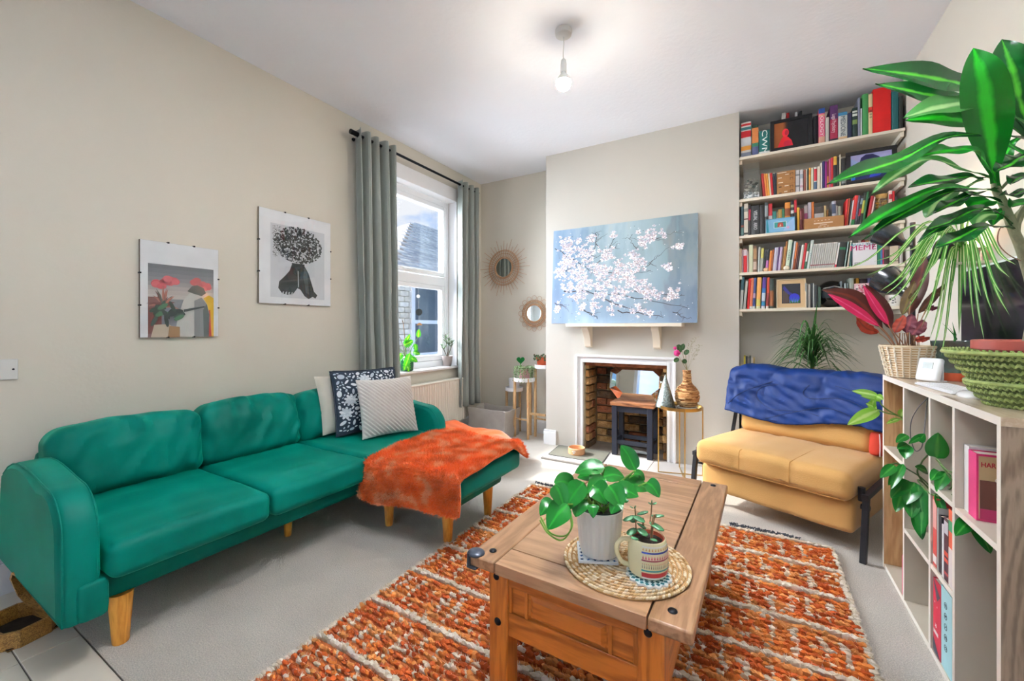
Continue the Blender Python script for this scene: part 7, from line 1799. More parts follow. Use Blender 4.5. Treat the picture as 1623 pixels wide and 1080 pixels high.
b.add([(xf, 1.951, z2+.25), (xf, 1.889, z2+.21), (xf, 1.915, z2+.185)], [(0, 1, 2)], '5a5560'); b.add([(xf, 1.951, z2+.001), (xf, 1.889, z2+.001), (xf, 1.951, z2+.05)], [(0, 1, 2)], '4a4a55')
for cy, cz, r in ((1.925, z2+.098, .010), (1.935, z2+.175, .005), (1.915, z2+.165, .004)):
    b.add([(xf-.0002, cy-(r if k % 2 else r*.4)*math.sin(k*PI/5), cz+(r if k % 2 else r*.4)*math.cos(k*PI/5)) for k in range(10)], [tuple(range(10))], 'f2ecec')
part('printed_marks', b, mat('print_ink', None, .7, attr=True), o, sm=False, kind='stuff'); b = MB()
for k in range(7): b.box((xf-.0004, 1.905+.006*k, z2+.068-.000*k), (xf, 1.909+.006*k, z2+.080), 'f2ecec')
part('small_lettering_bar', b, mat('print_ink', None, .7, attr=True), o, sm=False)
o = cell_book(1.797, 1.882, z2, .262, 'a9dbe2', 'pale blue box with five small round symbols at the bottom of the bookcase', (), .25, cat='box', name='box_file', grp=None)
b = MB()
for k in range(5):
    c_ = Vector((xf+.0006, 1.845, z2+.075+.034*k)); b.tube([c_+Vector((0, .010*math.cos(t), .010*math.sin(t))) for t in [i*PI/9 for i in range(19)]], .0009, 4, cap=False)
    b.tube([c_+Vector((0, .004*math.cos(t+k), .004*math.sin(t*(1+k % 2)))) for t in [i*PI/5 for i in range(9)]], .0008, 4)
part('ring_symbols', b, mat('ink_3a4a52', '3a4a52'), o)
cell_book(1.777, 1.794, z2, .16, '2a5aa8', 'narrow royal blue box right of the pale blue one', ((0, .45, 'e4e4e8'),), .2, cat='box', name='box_file', grp=None)
zc = .5776
cell_book(1.722, 1.756, zc, .195, 'e6e4e2', 'white-spined book at the back of the bookcase upper cell', (), .17, UX0+.02)
o = cell_book(1.669, 1.719, zc, .188, 'cf2d6e', 'pink-spined hardback with tan cover titled in red capitals', ((.0, 1, 'd83a7a'),), .19, UX0+.018)
yb = 1.669; xa_ = UX0+.022
b = MB(); b.box((xa_, yb-.0006, zc+.006), (xa_+.182, yb, zc+.182), 'c9b183'); b.box((xa_+.002, yb-.0012, zc+.006), (xa_+.18, yb-.0007, zc+.115), '5a3226'); b.box((xa_+.002, yb-.0016, zc+.006), (xa_+.18, yb-.0012, zc+.035), 'b02a5c')
rg = random.Random(12)
for i in range(26):
    cx, cz, r = xa_+rg.uniform(.02, .16), zc+rg.uniform(.035, .105), rg.uniform(.006, .016); b.add([(cx+r*math.cos(t)*rg.uniform(.7, 1.2), yb-.0018-i*.00001, cz+r*math.sin(t)*rg.uniform(.7, 1.2)) for t in [k*PI/4 for k in range(8)]], [tuple(range(8))], rg.choice(('2c1c18', 'c9803a', 'e8d8b8', 'a03a2a', '3a2a3a', '7a5a3a')))
part('cover_art', b, mat('print_ink', None, .7, attr=True), o, sm=False)
part('lettering', text_mb('HAR', .019, frameM((xa_+.004, yb-.0008, zc+.158), (1, 0, 0), (0, 0, 1)), .0004, 'LEFT', .78, .0003), mat('ink_b01c2c', 'b01c2c'), o, sm=False)
part('lettering', text_mb('Cal', .015, frameM((xa_+.03, yb-.0022, zc+.118), (1, 0, 0), (0, 0, 1)), .0003, 'LEFT', 1.1), mat('ink_f2ecec', 'f2ecec'), o, sm=False)
# white vase and notebook stack in the far cell
b = MB(); b.lathe([(.022, 0), (.03, .01), (.034, .05), (.028, .09), (.016, .12), (.018, .135), (.014, .135), (.012, .12)], (.60, 2.40, .5706), 24); solo('white_vase', b, POTW, 'small white vase standing in the far top cell of the bookcase', 'vase')
cell_book(2.27, 2.30, .0186, .16, 'd8567a', 'pink notebook at the bottom of the far bookcase cell', (), .2)

# pothos in the second cell
PT2 = leafmat('pothos_leaf_dark', '1c7228', '4a9a40', .16, .25, transl=.2); PT3 = leafmat('pothos_leaf_pale', '8fc84a', 'c8e890', .3, .3, transl=.35)
pc2 = thing('potted_pothos', 'trailing pothos spilling out of the second bookcase cell towards the books', 'plant', (.66, 2.12, .3106))
b = MB(); b.lathe([(.05, 0), (.055, .004), (.068, .12), (.062, .12), (.06, .10), (0, .10)], (.66, 2.12, .3106), 28); part('pot', b, mat('charcoal_pot', '4a4c4e', .5), pc2)
b = MB(); b.lathe([(.061, .095), (0, .105)], (.66, 2.12, .3106), 18); part('soil', b, SOIL, pc2)
B0 = Vector((.64, 2.11, .42))
vines = [[B0, Pd(1468, 765, 1.62), Pd(1440, 745, 1.58), Pd(1420, 735, 1.56), Pd(1402, 742, 1.55)], [B0, Pd(1468, 770, 1.58), Pd(1455, 762, 1.5), Pd(1478, 785, 1.42), Pd(1520, 785, 1.30), Pd(1560, 795, 1.22)], [B0, Pd(1458, 758, 1.6), Pd(1460, 735, 1.55), Pd(1470, 722, 1.5)], [Pd(1478, 785, 1.42), Pd(1510, 770, 1.36), Pd(1490, 735, 1.4), Pd(1484, 728, 1.42)], [Pd(1484, 728, 1.42), Pd(1505, 748, 1.36), Pd(1535, 745, 1.3), Pd(1570, 745, 1.22)]]
b = MB()
for v_ in vines: b.tube(crom(v_, 20), .0028, 6)
part('vine', b, mat('dark_vine', '4c6a34', .6), pc2)
def pl2(t, a, c_, w, m, da, dc=None, tilt=.8, prof=HEART, mid=None, nm='leaf', **kw):
    w *= .82 if t is pc2 else 1
    dc = dc or da-.03; A, C_ = Pd(*a, da), Pd(*c_, dc); up = ((camp-A).normalized()*tilt+Vector((0, 0, 1))*(1-tilt)).normalized(); M_ = (A+C_)/2+up*.006 if not mid else Pd(*mid, (da+dc)/2)
    b = MB(); leaf(b, [A, M_, C_], w, up, n=15, prof=prof, **kw); return part(nm, b, m, t)
for a, c_, w, d in (((1478, 724), (1500, 690), .0, 0), ((1484, 727), (1487, 686), .036, 1.42), ((1418, 738), (1395, 758), .022, 1.55), ((1432, 736), (1412, 776), .018, 1.54), ((1456, 700), (1466, 688), .018, 1.5), ((1440, 705), (1422, 712), .02, 1.55), ((1436, 706), (1435, 728), .026, 1.54), ((1438, 690), (1420, 702), .018, 1.56), ((1465, 690), (1440, 704), .014, 1.5),
        ((1500, 748), (1484, 780), .022, 1.40), ((1492, 745), (1475, 762), .02, 1.42), ((1510, 748), (1530, 745), .016, 1.36), ((1522, 752), (1515, 772), .013, 1.33), ((1532, 755), (1540, 770), .012, 1.3), ((1485, 783), (1499, 824), .015, 1.40),
        ((1540, 822), (1514, 850), .024, 1.24), ((1545, 822), (1570, 878), .026, 1.22), ((1545, 790), (1575, 828), .022, 1.22), ((1562, 800), (1580, 800), .018, 1.2), ((1560, 745), (1580, 752), .018, 1.22), ((1575, 790), (1590, 815), .02, 1.2), ((1570, 830), (1583, 850), .02, 1.2),
        ((1440, 762), (1412, 790), .03, 1.56), ((1450, 765), (1436, 800), .034, 1.54), ((1455, 770), (1462, 815), .028, 1.52), ((1430, 780), (1420, 812), .026, 1.57), ((1445, 790), (1445, 822), .028, 1.53), ((1462, 780), (1460, 848), .03, 1.51), ((1452, 812), (1462, 856), .024, 1.52), ((1470, 748), (1450, 740), .02, 1.56), ((1430, 750), (1402, 752), .018, 1.56), ((1425, 745), (1408, 770), .016, 1.56)):
    if w: pl2(pc2, a, c_, w, PT2, d, fold=.2)
pc1 = thing('potted_pothos', 'pale lime pothos reaching left out of the far top bookcase cell', 'plant', (.67, 2.44, .5706))
b = MB(); b.lathe([(.04, 0), (.045, .004), (.055, .09), (.05, .09), (.048, .08), (0, .08)], (.70, 2.46, .5706), 24); part('pot', b, MATS['dusty_pink_pot'], pc1)
b = MB(); q0 = Vector((.69, 2.44, .66))
for v_ in ([q0, Pd(1432, 664, 1.80), Pd(1400, 645, 1.75), Pd(1392, 628, 1.72)], [q0, Pd(1430, 662, 1.80), Pd(1405, 655, 1.76), Pd(1392, 650, 1.75)], [q0, Pd(1428, 665, 1.8), Pd(1412, 668, 1.78)]): b.tube(crom(v_, 12), .0026, 6)
part('vine', b, GST, pc1)
for a, c_, w, d in (((1392, 650), (1343, 674), .026, 1.72), ((1390, 648), (1372, 640), .014, 1.73), ((1392, 628), (1350, 620), .016, 1.7), ((1396, 634), (1364, 628), .013, 1.71), ((1388, 628), (1400, 634), .014, 1.7), ((1428, 660), (1435, 648), .016, 1.8), ((1425, 664), (1405, 672), .010, 1.8), ((1380, 648), (1386, 632), .014, 1.73)):
    pl2(pc1, a, c_, w, PT3, d, fold=.2)

# ---------------------------------------------------------------- floor lamp with three bell shades
LX, LY = .668, 2.735
lp = thing('floor_lamp', 'black floor lamp with three bell shades between chair and bookcase', 'lamp', (LX, LY, 0))
b = MB(); b.lathe([(0, 0), (.10, 0), (.10, .012), (.02, .018), (.012, .03), (0, .03)], (LX, LY, 0), 32); part('base', b, BLKM, lp)
b = MB(); b.tube([(LX, LY, .02), (LX, LY, 1.635)], .0105, 14); part('pole', b, BLKM, lp)
COP = mat('copper_inside', 'c07a42', .35, metal=.8)
def shade(neck, openc, R, lab=None, lit=False, L_=None):
    neck, openc = Vector(neck), Vector(openc); ax = (openc-neck); L_ = ax.length; R_ = ax.to_track_quat('Z', 'Y').to_matrix().to_4x4(); M = Matrix.Translation(neck) @ R_
    pr = [(.0, -.01), (R*.30, -.008), (R*.33, .0), (R*.33, L_*.18), (R*.42, L_*.26), (R*.70, L_*.40), (R*.92, L_*.62), (R, L_)]
    b = MB(); b.lathe(pr, n=30, mi=0); b.lathe([(r*.95, z) for r, z in pr[3:]][::-1], n=30, mi=1)
    b.f = [f for f in b.f if len(f) < 10 or True]; keep = [i for i, f in enumerate(b.f) if len(f) <= 4 or b.m[i] == 0 and i < 240]
    fs, ms, cs_ = [], [], []
    for f, m_, c_ in zip(b.f, b.m, b.c):
        if len(f) > 4: continue
        fs.append(f); ms.append(m_); cs_.append(c_)
    b.f, b.m, b.c = fs, ms, cs_; b.v = [tuple(M @ Vector(q)) for q in b.v]
    s_ = part('lamp_shade', b, [BLKM2, COP], lp)
    b = MB(); b.tube([Vector((LX, LY, neck.z)), neck], .006, 8); part('arm', b, BLKM, lp)
    b = MB(); c_ = M @ Vector((0, 0, L_*.5)); b.sphere(c_, .024, 14, 10); part('bulb', b, mat('warm_lit_bulb', 'fff1d8', .4, emit=220) if lit else mat('opal_bulb', 'f1efe8', .3), s_)
BLKM2 = mat('black_satin_shade', '1b1f24', .25, noise_=(3, .05), coat=.3)
shade(Pd(1438, 388, 1.98), Pd(1394, 368, 2.06), .056); shade(Pd(1434, 464, 1.96), Pd(1400, 440, 2.05), .068)
cc = Pd(1474, 412, 2.02); shade(cc, cc+Vector((.075, -.045, .065)), .058, lit=True)

# ---------------------------------------------------------------- on top of the bookcase
# wicker basket with prayer plant
WK = mat('bleached_wicker', None, .8, attr=True, noise_=(30, .1)); wx, wy = .590, 2.478
wt = thing('potted_prayer_plant', 'maroon and pink prayer plant in a bleached wicker basket on the bookcase', 'plant', (wx, wy, UZ))
b = MB(); b.lathe([(0, .002), (.066, .002), (.095, .138), (.090, .138), (.062, .01)], (wx, wy, UZ), 28, c='c9a87c'); rg = random.Random(2)
nr_ = 13
for r in range(nr_):
    z = .006+.128*r/(nr_-1); R = .066+.029*(z/.138)
    b.tube([(wx+(R+.0015*math.sin(i*PI/1.0+r*PI))*math.cos(i*2*PI/44), wy+(R+.0015*math.sin(i*PI+r*PI))*math.sin(i*2*PI/44), UZ+z) for i in range(45)], .0028, 4, c='e8d8bc', cap=False)
for k in range(22):
    a = 2*PI*k/22; pts = []
    for i in range(14):
        z = .004+.132*i/13; R = .067+.029*(z/.138)+(.0036 if (i+k) % 2 else -.0006); pts.append((wx+R*math.cos(a), wy+R*math.sin(a), UZ+z))
    b.tube(pts, .0052, 5, c=rg.choice(('efe2c9', 'e2cfae', 'f3ead8')), squash=.5)
b.tube([(wx+.094*math.cos(i*PI/18), wy+.094*math.sin(i*PI/18), UZ+.139) for i in range(37)], .005, 6, c='e0ccaa', cap=False)
part('basket', b, WK, wt)
b = MB(); b.lathe([(.088, .12), (0, .125)], (wx, wy, UZ), 20); part('soil', b, SOIL, wt)
CAL = leafmat('prayer_leaf', '4a1c16', '6f2a1c', .2, .45, c_back='d01a55', transl=.12); CALP = leafmat('prayer_leaf_back', 'd8205c', 'f0689a', .12, .45, c_back='54201a', transl=.15); CALR = leafmat('prayer_leaf_red', 'a83a24', '7a2a1c', .2, .5, transl=.15); CALM = leafmat('prayer_leaf_plum', '6a2638', '8a3a44', .2, .5, transl=.15); CALO = leafmat('prayer_leaf_olive', '5c4620', '7c6a2a', .2, .5, transl=.15)
PS = mat('pink_stem', 'b98a6a', .7); wb = Vector((wx, wy, UZ+.125)); dW = 1.84
def cal(stem_u, a, c_, w, m, d0=dW, mid=None, wave=.006, wf=3.5, tilt=.85, d1=None):
    S0 = Pd(stem_u, 552, dW); A = Pd(*a, d0); b = MB(); b.tube(crom([S0-Vector((0, 0, .02)), (S0+A)/2, A], 8), .0022, 5); part('stem', b, PS, wt)
    pl2(wt, a, c_, w, m, d0, d1 or d0, tilt=tilt, prof=lambda f: math.sin(PI*f**.85)**.75 if 0 < f < 1 else 0, mid=mid, wave=wave, wf=wf, fold=.1)
cal(1425, (1398, 520), (1303, 460), .034, CAL, mid=(1356, 474)); cal(1424, (1393, 517), (1312, 466), .020, CALP, 1.815, mid=(1350, 488), wave=.003)
cal(1428, (1412, 522), (1371, 450), .026, CAL, mid=(1398, 486)); cal(1427, (1408, 515), (1368, 452), .017, CALP, 1.81, mid=(1388, 486), wave=.003)
cal(1422, (1392, 527), (1357, 503), .022, CALR, 1.86, mid=(1372, 520)); cal(1440, (1440, 500), (1466, 402), .030, CAL, 1.86, mid=(1457, 450)); cal(1442, (1430, 500), (1450, 445), .022, CALO, 1.82, mid=(1440, 472))
cal(1448, (1455, 498), (1499, 450), .016, CAL, 1.80, mid=(1478, 472)); cal(1438, (1418, 528), (1434, 500), .020, CALR, 1.80); cal(1442, (1436, 528), (1446, 498), .026, CALM, 1.79); cal(1448, (1445, 532), (1466, 508), .026, CALM, 1.77); cal(1452, (1449, 540), (1474, 536), .014, CALR, 1.76); cal(1440, (1468, 490), (1486, 488), .012, CALM, 1.78); cal(1436, (1443, 478), (1452, 462), .014, CALO, 1.80)
b = MB()
for k in range(11): u = 1424+3.2*k; b.tube([Pd(u, 556, dW), Pd(u+random.uniform(-4, 4), 528, dW-.02)], .0016, 5)
part('stem_cluster', b, PS, wt, kind='stuff')
# thermostat
tm = thing('thermostat', 'white standing room thermostat with small grey screen beside the wicker basket', 'thermostat', (.612, 2.325, UZ+.0005), math.radians(-52))
Mx = Matrix.Translation((0, 0, .0)) @ Matrix.Rotation(math.radians(-14), 4, 'X')
b = MB(); b.rbox((-.042, -.012, .001), (.042, .012, .098), .010, seg=12, M=Mx); part('housing', b, mat('thermostat_white', 'f2f3f5', .35), tm, world=False)
b = MB(); b.box((-.018, -.0135, .052), (.018, -.0118, .078), R=Mx); part('screen', b, mat('lcd_grey', '9aa29c', .25), tm, world=False)
b = MB(); b.box((-.035, .008, 0), (.035, .050, .006)); b.box((-.035, .03, 0), (.035, .034, .07)); part('stand', b, MATS['thermostat_white'], tm, world=False, bev=.002)
# dark pot in a terracotta saucer
px, py = .722, 2.452
tpn = thing('dark_glazed_pot', 'dark teal and brown glazed pot with a few sprouts in a terracotta saucer', 'pot', (px, py, UZ))
b = MB(); b.lathe([(0, 0), (.070, 0), (.076, .034), (.071, .034), (.067, .006), (0, .006)], (px, py, UZ+.0003), 32); part('saucer', b, MATS['orange_terracotta'] if 'orange_terracotta' in MATS else GOLD, tpn)
b = MB(); b.lathe([(.050, .0065), (.054, .01), (.066, .165), (.061, .165), (.058, .15), (0, .148)], (px, py, UZ), 32); part('pot', b, mat('brown_teal_glaze', '3c2f28', .12, c2='5f8078', noise_=(9, .1), coat=.4), tpn)
b = MB(); b.lathe([(.058, .146), (0, .152)], (px, py, UZ), 20); part('soil', b, SOIL, tpn)
b = MB()
for du, dv in ((-8, -18), (2, -14), (8, -20)): leaf(b, [Vector((px, py, UZ+.15)), Vector((px+.01, py, UZ+.18)), Pd(1501+du, 530+dv, 1.76)], .006, n=6, prof=GRASS, nx=1)
part('sprout', b, PT2, tpn)
# computer monitor
mo_ = thing('desktop_computer', 'white-bordered desktop computer screen on the bookcase, cut by the right edge', 'computer', (.81, 2.28, UZ))
MY0, MY1, mz0, mz1 = 1.99, 2.615, .978, 1.375; mxf = .798; WPL = mat('white_aluminium', 'e9ebee', .3, noise_=(4, .01))
b = MB(); b.box((mxf, MY0, mz0), (mxf+.018, MY1, mz1)); part('casing', b, WPL, mo_, bev=.004)
b = MB(); b.box((mxf-.0016, MY0+.012, mz0+.072), (mxf-.0002, MY1-.010, mz1-.010)); part('screen', b, mat('screen_glass', '0f0c14', .12, c2='2a2132', noise_=(7, .2), spec=.3), mo_)  # purple mottling puts the room's reflections into the screen colour
b = MB(); b.box((mxf+.018, 2.18, .915), (mxf+.028, 2.32, 1.12)); b.box((mxf-.07, 2.17, UZ), (mxf+.055, 2.33, UZ+.006)); b.box((mxf+.018, 2.18, UZ+.004), (mxf+.026, 2.32, .93)); part('stand', b, WPL, mo_, bev=.002)
# keyboard, mouse, cable, small speaker
kb = thing('keyboard', 'slim white keyboard lying along the bookcase top behind the mouse', 'keyboard', (.605, 2.055, UZ+.0003), math.radians(4))
b = MB(); Mk = Matrix.Rotation(math.radians(0), 4, 'X'); b.box((-.055, -.142, .0), (.055, .142, .007)); part('deck', b, WPL, kb, world=False, bev=.003)
km = MB(); km.box((-.0075, -.0078, 0), (.0075, .0078, .003)); kme = mkmesh('key', km, mat('white_key', 'f4f5f6', .4), sm=False)
for r in range(5):
    for c in range(15):
        o = bpy.data.objects.new('key', kme); col.objects.link(o); o.parent = kb; o.location = (-.042+.0195*r, -.130+.0185*c, .0072)
b = MB(); mcx, mcy = .592, 1.862
b.sphere((mcx, mcy, UZ+.006), 1, 20, 10, sc=(.031, .056, .016)); solo('computer_mouse', b, mat('glossy_white', 'f3f4f6', .15, coat=.5), 'glossy white computer mouse beside the green crochet basket', 'mouse')
b = MB(); b.tube(crom([Vector((.66, 1.99, UZ+.004)), Pd(1500, 625, 1.50)+Vector((0, 0, .0)), Pd(1470, 632, 1.50), Pd(1447, 660, 1.52), Pd(1443, 690, 1.53), Pd(1450, 714, 1.52), Pd(1459, 712, 1.5), Pd(1463, 700, 1.5), Pd(1466, 672, 1.52), Pd(1469, 640, 1.54), Pd(1475, 622, 1.55), Pd(1500, 620, 1.57)], 60), .0018, 6)
solo('loose_cable', b, mat('grey_cable', '5f5d5c', .5), 'thin grey cable looping over the front edge of the bookcase', 'cable')
b = MB(); b.rbox((.735, 2.335, UZ+.0005), (.785, 2.38, UZ+.045), .012, seg=8); solo('small_speaker', b, mat('dark_teal_plastic', '13272a', .4), 'small dark speaker cube between the saucer and the crochet basket', 'speaker')

# spider plant on a little wall bracket above the screen
spx, spy, spz = .800, 2.575, 1.405
sb = thing('wall_bracket_shelf', 'small pale bracket shelf on the right wall above the computer', 'shelf', (.82, spy, spz-.02))
b = MB(); b.box((.745, spy-.06, spz-.012), (XR-.0005, spy+.06, spz)); part('board', b, SHELFW, sb, bev=.002); b = MB(); b.box((XR-.01, spy-.012, spz-.025), (XR-.0005, spy+.012, spz-.0125)); part('bracket', b, SHELFW, sb)
sp = thing('spider_plant', 'striped spider plant arching down over the computer and wicker basket', 'plant', (spx, spy, spz+.0005))
b = MB(); b.lathe([(.032, 0), (.036, .003), (.048, .06), (.043, .06), (.04, .05), (0, .05)], (spx, spy, spz+.0005), 24); part('pot', b, mat('sand_pot', 'b7a68c', .7, noise_=(8, .08)), sp)
SPL = leafmat('spider_leaf', '4f9a34', 'e6f0bc', .30, .4, transl=.35); rg = random.Random(77); c0 = Vector((spx-.01, spy, spz+.06))
ends = [(1400, 470), (1405, 482), (1412, 475), (1395, 462), (1430, 500), (1440, 478), (1318, 432), (1372, 438), (1460, 520), (1478, 560), (1492, 565), (1473, 540), (1520, 530), (1465, 500), (1500, 505), (1545, 520), (1560, 540), (1575, 500), (1590, 470), (1600, 440), (1610, 420), (1585, 400), (1560, 360), (1540, 345), (1525, 348), (1508, 352), (1495, 370), (1450, 415), (1430, 400), (1415, 425), (1470, 430), (1480, 450), (1555, 470), (1530, 470), (1505, 470), (1600, 500), (1420, 445), (1455, 450), (1440, 435), (1385, 415)]
for i, (u, v) in enumerate(ends):
    dE = 1.70+rg.uniform(-.10, .08) if u < 1540 else 1.62+rg.uniform(-.06, .06)
    if u < 1440: dE = 1.66+rg.uniform(-.05, .05)
    E = Pd(u, v, dE)
    if E.x > .77 and E.z < 1.40: E = Pd(u, v, dE*.765/E.x)
    E.x = min(E.x, XR-.03); k = (E-c0).length
    top = c0.lerp(E, .38)+Vector((0, 0, .05+.22*min(.4, k) if E.z < c0.z else .02)); top.x = min(top.x, .79)
    b = MB(); leaf(b, [c0, top, c0.lerp(E, .75)+Vector((0, 0, .025)), E], rg.uniform(.0038, .0072), ((camp-E).normalized()+Vector((0, 0, .6))), n=16, prof=GRASS, nx=2, fold=.25); part('leaf', b, SPL, sp)

# ---------------------------------------------------------------- crochet basket and dracaena
gx_, gy_ = .655, 1.712
CRO = mat('green_wool', None, .95, attr=True, sheen=.3, noise_=(60, .2)); cbk = MB(); rg = random.Random(6)
prof = [(.084, .0), (.098, .018), (.112, .036), (.120, .052), (.114, .064), (.122, .078), (.136, .096), (.148, .114), (.158, .132), (.163, .148)]
cbk.lathe([(0, .002)]+[(r*.955, z) for r, z in prof]+[(prof[-1][0]*.9, .148), (prof[0][0]*.85, .02)], (gx_, gy_, UZ), 36, c='5b6a38')
for i, (r, z) in enumerate(prof):
    n = int(2*PI*r/.0125)
    for k in range(n):
        a = 2*PI*(k+.5*(i % 2))/n
        for s_ in (-1, 1):
            aa = a+s_*.0035/r; p = Vector((gx_+r*math.cos(aa), gy_+r*math.sin(aa), UZ+z+.006)); T_ = Vector((-math.sin(a), math.cos(a), 0)); d = (T_*s_*.75+Vector((0, 0, 1))*.8+Vector((math.cos(a), math.sin(a), 0))*.35).normalized()
            cbk.sphere(p, .0085, 6, 4, c=rg.choice(('93a45e', '8a9c56', 'a4b46e', '7f9050')), sc=(1.15, .42, .46), R=d.to_track_quat('X', 'Z').to_matrix())
for zz, r in ((.146, .165), (.062, .119)):
    cbk.tube([(gx_+r*math.cos(i*PI/30), gy_+r*math.sin(i*PI/30), UZ+zz+.004) for i in range(61)], .006, 6, c='9aaa64', cap=False)
solo('crochet_basket', cbk, CRO, 'thick green crochet basket holding the dracaena pot at the bookcase corner', 'basket')
dr_ = thing('potted_dracaena', 'large broad-leaved dracaena in a red plastic pot, top right', 'plant', (gx_, gy_, UZ+.022))
b = MB(); b.lathe([(.074, .022), (.078, .024), (.098, .160), (.108, .160), (.108, .184), (.104, .186), (.096, .184), (.094, .165), (0, .163)], (gx_, gy_, UZ), 36); part('pot', b, mat('red_plastic_pot', 'b4564a', .45, noise_=(5, .04)), dr_)
b = MB(); b.lathe([(.094, .160), (0, .168)], (gx_, gy_, UZ), 20); part('soil', b, SOIL, dr_)
TRK = mat('dracaena_bark', '8a8a6c', .8, noise_=(18, .2), bump=(70, .6)); dD = 1.15
tr = [Vector((gx_, gy_, UZ+.16)), Pd(1640, 480, dD), Pd(1624, 410, dD), Pd(1607, 366, dD), Pd(1590, 322, dD), Pd(1579, 300, dD), Pd(1576, 262, dD)]
b = MB(); b.tube(crom(tr, 26), [.014-.006*i/25 for i in range(26)], 10); t_ = part('trunk', b, TRK, dr_)
b = MB(); b.tube(crom([Pd(1610, 372, dD), Pd(1613, 350, dD), Pd(1630, 320, dD), Pd(1650, 290, dD), Pd(1648, 240, dD)], 14), [.009]*14, 8); part('branch', b, TRK, dr_)
b = MB(); b.tube(crom([Pd(1600, 352, dD), Pd(1622, 330, dD+.02), Pd(1640, 322, dD+.02)], 8), [.005]*8, 8); b.tube(crom([Pd(1586, 300, dD), Pd(1600, 285, dD), Pd(1606, 278, dD)], 6), .004, 6); part('branch', b, TRK, dr_)
DRL = leafmat('dracaena_leaf', '0b4a1a', '4cb02c', .13, .25, transl=.2); DRB = leafmat('dracaena_leaf_bright', '0c6a1c', '2fc02c', .3, .28, transl=.35); DRP = leafmat('dracaena_leaf_pale', '3f7f3a', 'a9cf8c', .25, .4, transl=.3)
UPR = lambda f: max(.13, math.sin(PI*min(1, f**1.25)))**.8 if f < .999 else .01
def dl(pts, w, m=DRL, up=None, wave=.006, prof=DRAC, twist=0, fold=.22):
    Q = [Pd(*p) for p in pts]; w *= 1.2 if prof is DRAC else 1
    for q in Q: q.x = min(q.x, XR-.02)
    mid = Q[len(Q)//2]; u_ = up or ((camp-mid).normalized()*.75+Vector((0, 0, .5)))
    b = MB(); leaf(b, Q, w, u_, n=26, prof=prof, wave=wave, wf=2.6, fold=fold, twist=twist); part('leaf', b, m, dr_)
D = 1.15
dl([(1648, 235, D), (1600, 172, D-.02), (1545, 140, D-.04), (1470, 122, D-.04), (1368, 108, D)], .030)
dl([(1640, 232, D), (1590, 190, D), (1530, 163, D), (1460, 148, D+.02), (1388, 132, D+.05)], .022)
dl([(1640, 208, D), (1590, 174, D-.05), (1545, 163, D-.06), (1490, 170, D-.06), (1432, 186, D-.04)], .030, DRP)
dl([(1645, 262, D), (1590, 222, D-.02), (1545, 196, D-.03), (1490, 188, D-.04), (1436, 190, D-.02)], .032, DRB)
dl([(1577, 290, D-.02), (1572, 240, D-.05), (1566, 180, D-.09), (1556, 120, D-.12), (1543, 76, D-.12)], .045, DRB, up=(-.3, -.9, .1), wave=.004, prof=UPR)
dl([(1645, 235, D), (1620, 170, D-.03), (1604, 110, D-.05), (1588, 62, D-.05)], .046, DRL, up=(-.4, -.85, .2), prof=UPR)
dl([(1645, 225, D), (1570, 213, D-.05), (1500, 218, D-.08), (1430, 252, D-.1), (1370, 272, D-.1), (1311, 291, D-.1)], .024, DRL)
dl([(1581, 300, D), (1566, 262, D-.05), (1538, 238, D-.08), (1500, 240, D-.1), (1445, 250, D-.1)], .019, DRB)
dl([(1572, 285, D), (1530, 268, D-.04), (1470, 253, D-.06), (1425, 275, D-.08), (1380, 308, D-.08)], .015, DRP)
dl([(1576, 284, D), (1545, 280, D-.03), (1495, 286, D-.05), (1440, 296, D-.06)], .020, DRL)
dl([(1584, 306, D), (1545, 298, D-.05), (1480, 302, D-.08), (1410, 335, D-.1), (1345, 376, D-.1)], .016, DRB)
dl([(1588, 322, D), (1550, 308, D-.05), (1500, 306, D-.08), (1430, 340, D-.1), (1367, 380, D-.1)], .014, DRL)
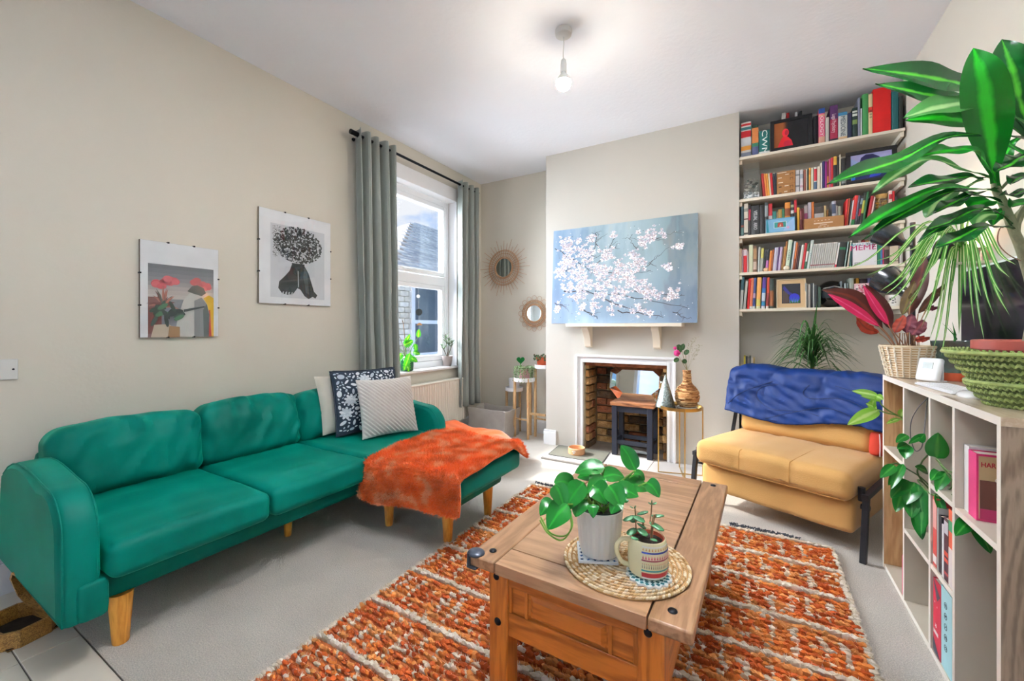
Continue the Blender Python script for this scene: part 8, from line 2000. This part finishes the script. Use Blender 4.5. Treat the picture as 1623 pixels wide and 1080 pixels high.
dl([(1560, 285, D), (1520, 300, D-.03), (1490, 318, D-.04), (1468, 344, D-.05)], .022, DRP)
dl([(1582, 300, D), (1545, 306, D-.05), (1510, 322, D-.08), (1481, 337, D-.09)], .015, DRL)
dl([(1604, 362, D), (1580, 334, D-.04), (1545, 333, D-.08), (1505, 352, D-.1), (1468, 364, D-.1)], .019, DRL)
dl([(1580, 334, D), (1530, 340, D-.08), (1490, 360, D-.1), (1454, 384, D-.1)], .009, DRL)
dl([(1607, 364, D), (1580, 358, D-.06), (1550, 362, D-.1), (1515, 380, D-.12), (1485, 392, D-.13)], .019, DRL)
dl([(1586, 326, D), (1570, 318, D-.03), (1552, 322, D-.04), (1537, 330, D-.04)], .026, DRB, wave=.002)
dl([(1598, 345, D), (1575, 340, D), (1558, 344, D), (1546, 358, D)], .022, DRP)
dl([(1640, 240, D), (1618, 250, D-.04), (1600, 262, D-.06), (1580, 270, D-.07)], .030, DRL, prof=OVAL)
dl([(1650, 300, D), (1625, 302, D-.02), (1605, 310, D-.04), (1587, 308, D-.05)], .013, DRL)
dl([(1645, 326, D), (1625, 322, D-.02), (1604, 327, D-.03)], .022, DRB)
dl([(1604, 355, D), (1590, 335, D), (1578, 345, D), (1574, 357, D)], .012, DRB)
dl([(1645, 200, D), (1610, 222, D+.04), (1590, 250, D+.06), (1580, 262, D+.06)], .016, DRB)
dl([(1640, 290, D), (1622, 280, D-.02), (1604, 290, D-.04)], .02, DRL)
b = MB(); b.tube(crom([Pd(1600, 360, D), Pd(1585, 362, D), Pd(1582, 385, D), Pd(1600, 405, D), Pd(1630, 418, D)], 16), .0014, 5); b.tube(crom([Pd(1590, 361, D), Pd(1575, 358, D), Pd(1555, 360, D)], 6), .0012, 5); part('dry_leaf', b, mat('dry_brown', '8c6b58', .9), dr_)
b = MB(); b.tube(crom([Vector((.70, 2.62, .93)), Pd(1392, 602, 2.35), Pd(1382, 600, 2.4), Pd(1374, 606, 2.45), Pd(1370, 614, 2.5)], 14), .0022, 6); solo('black_cable', b, BLKM, 'short black cable arching behind the far end of the bookcase', 'cable')
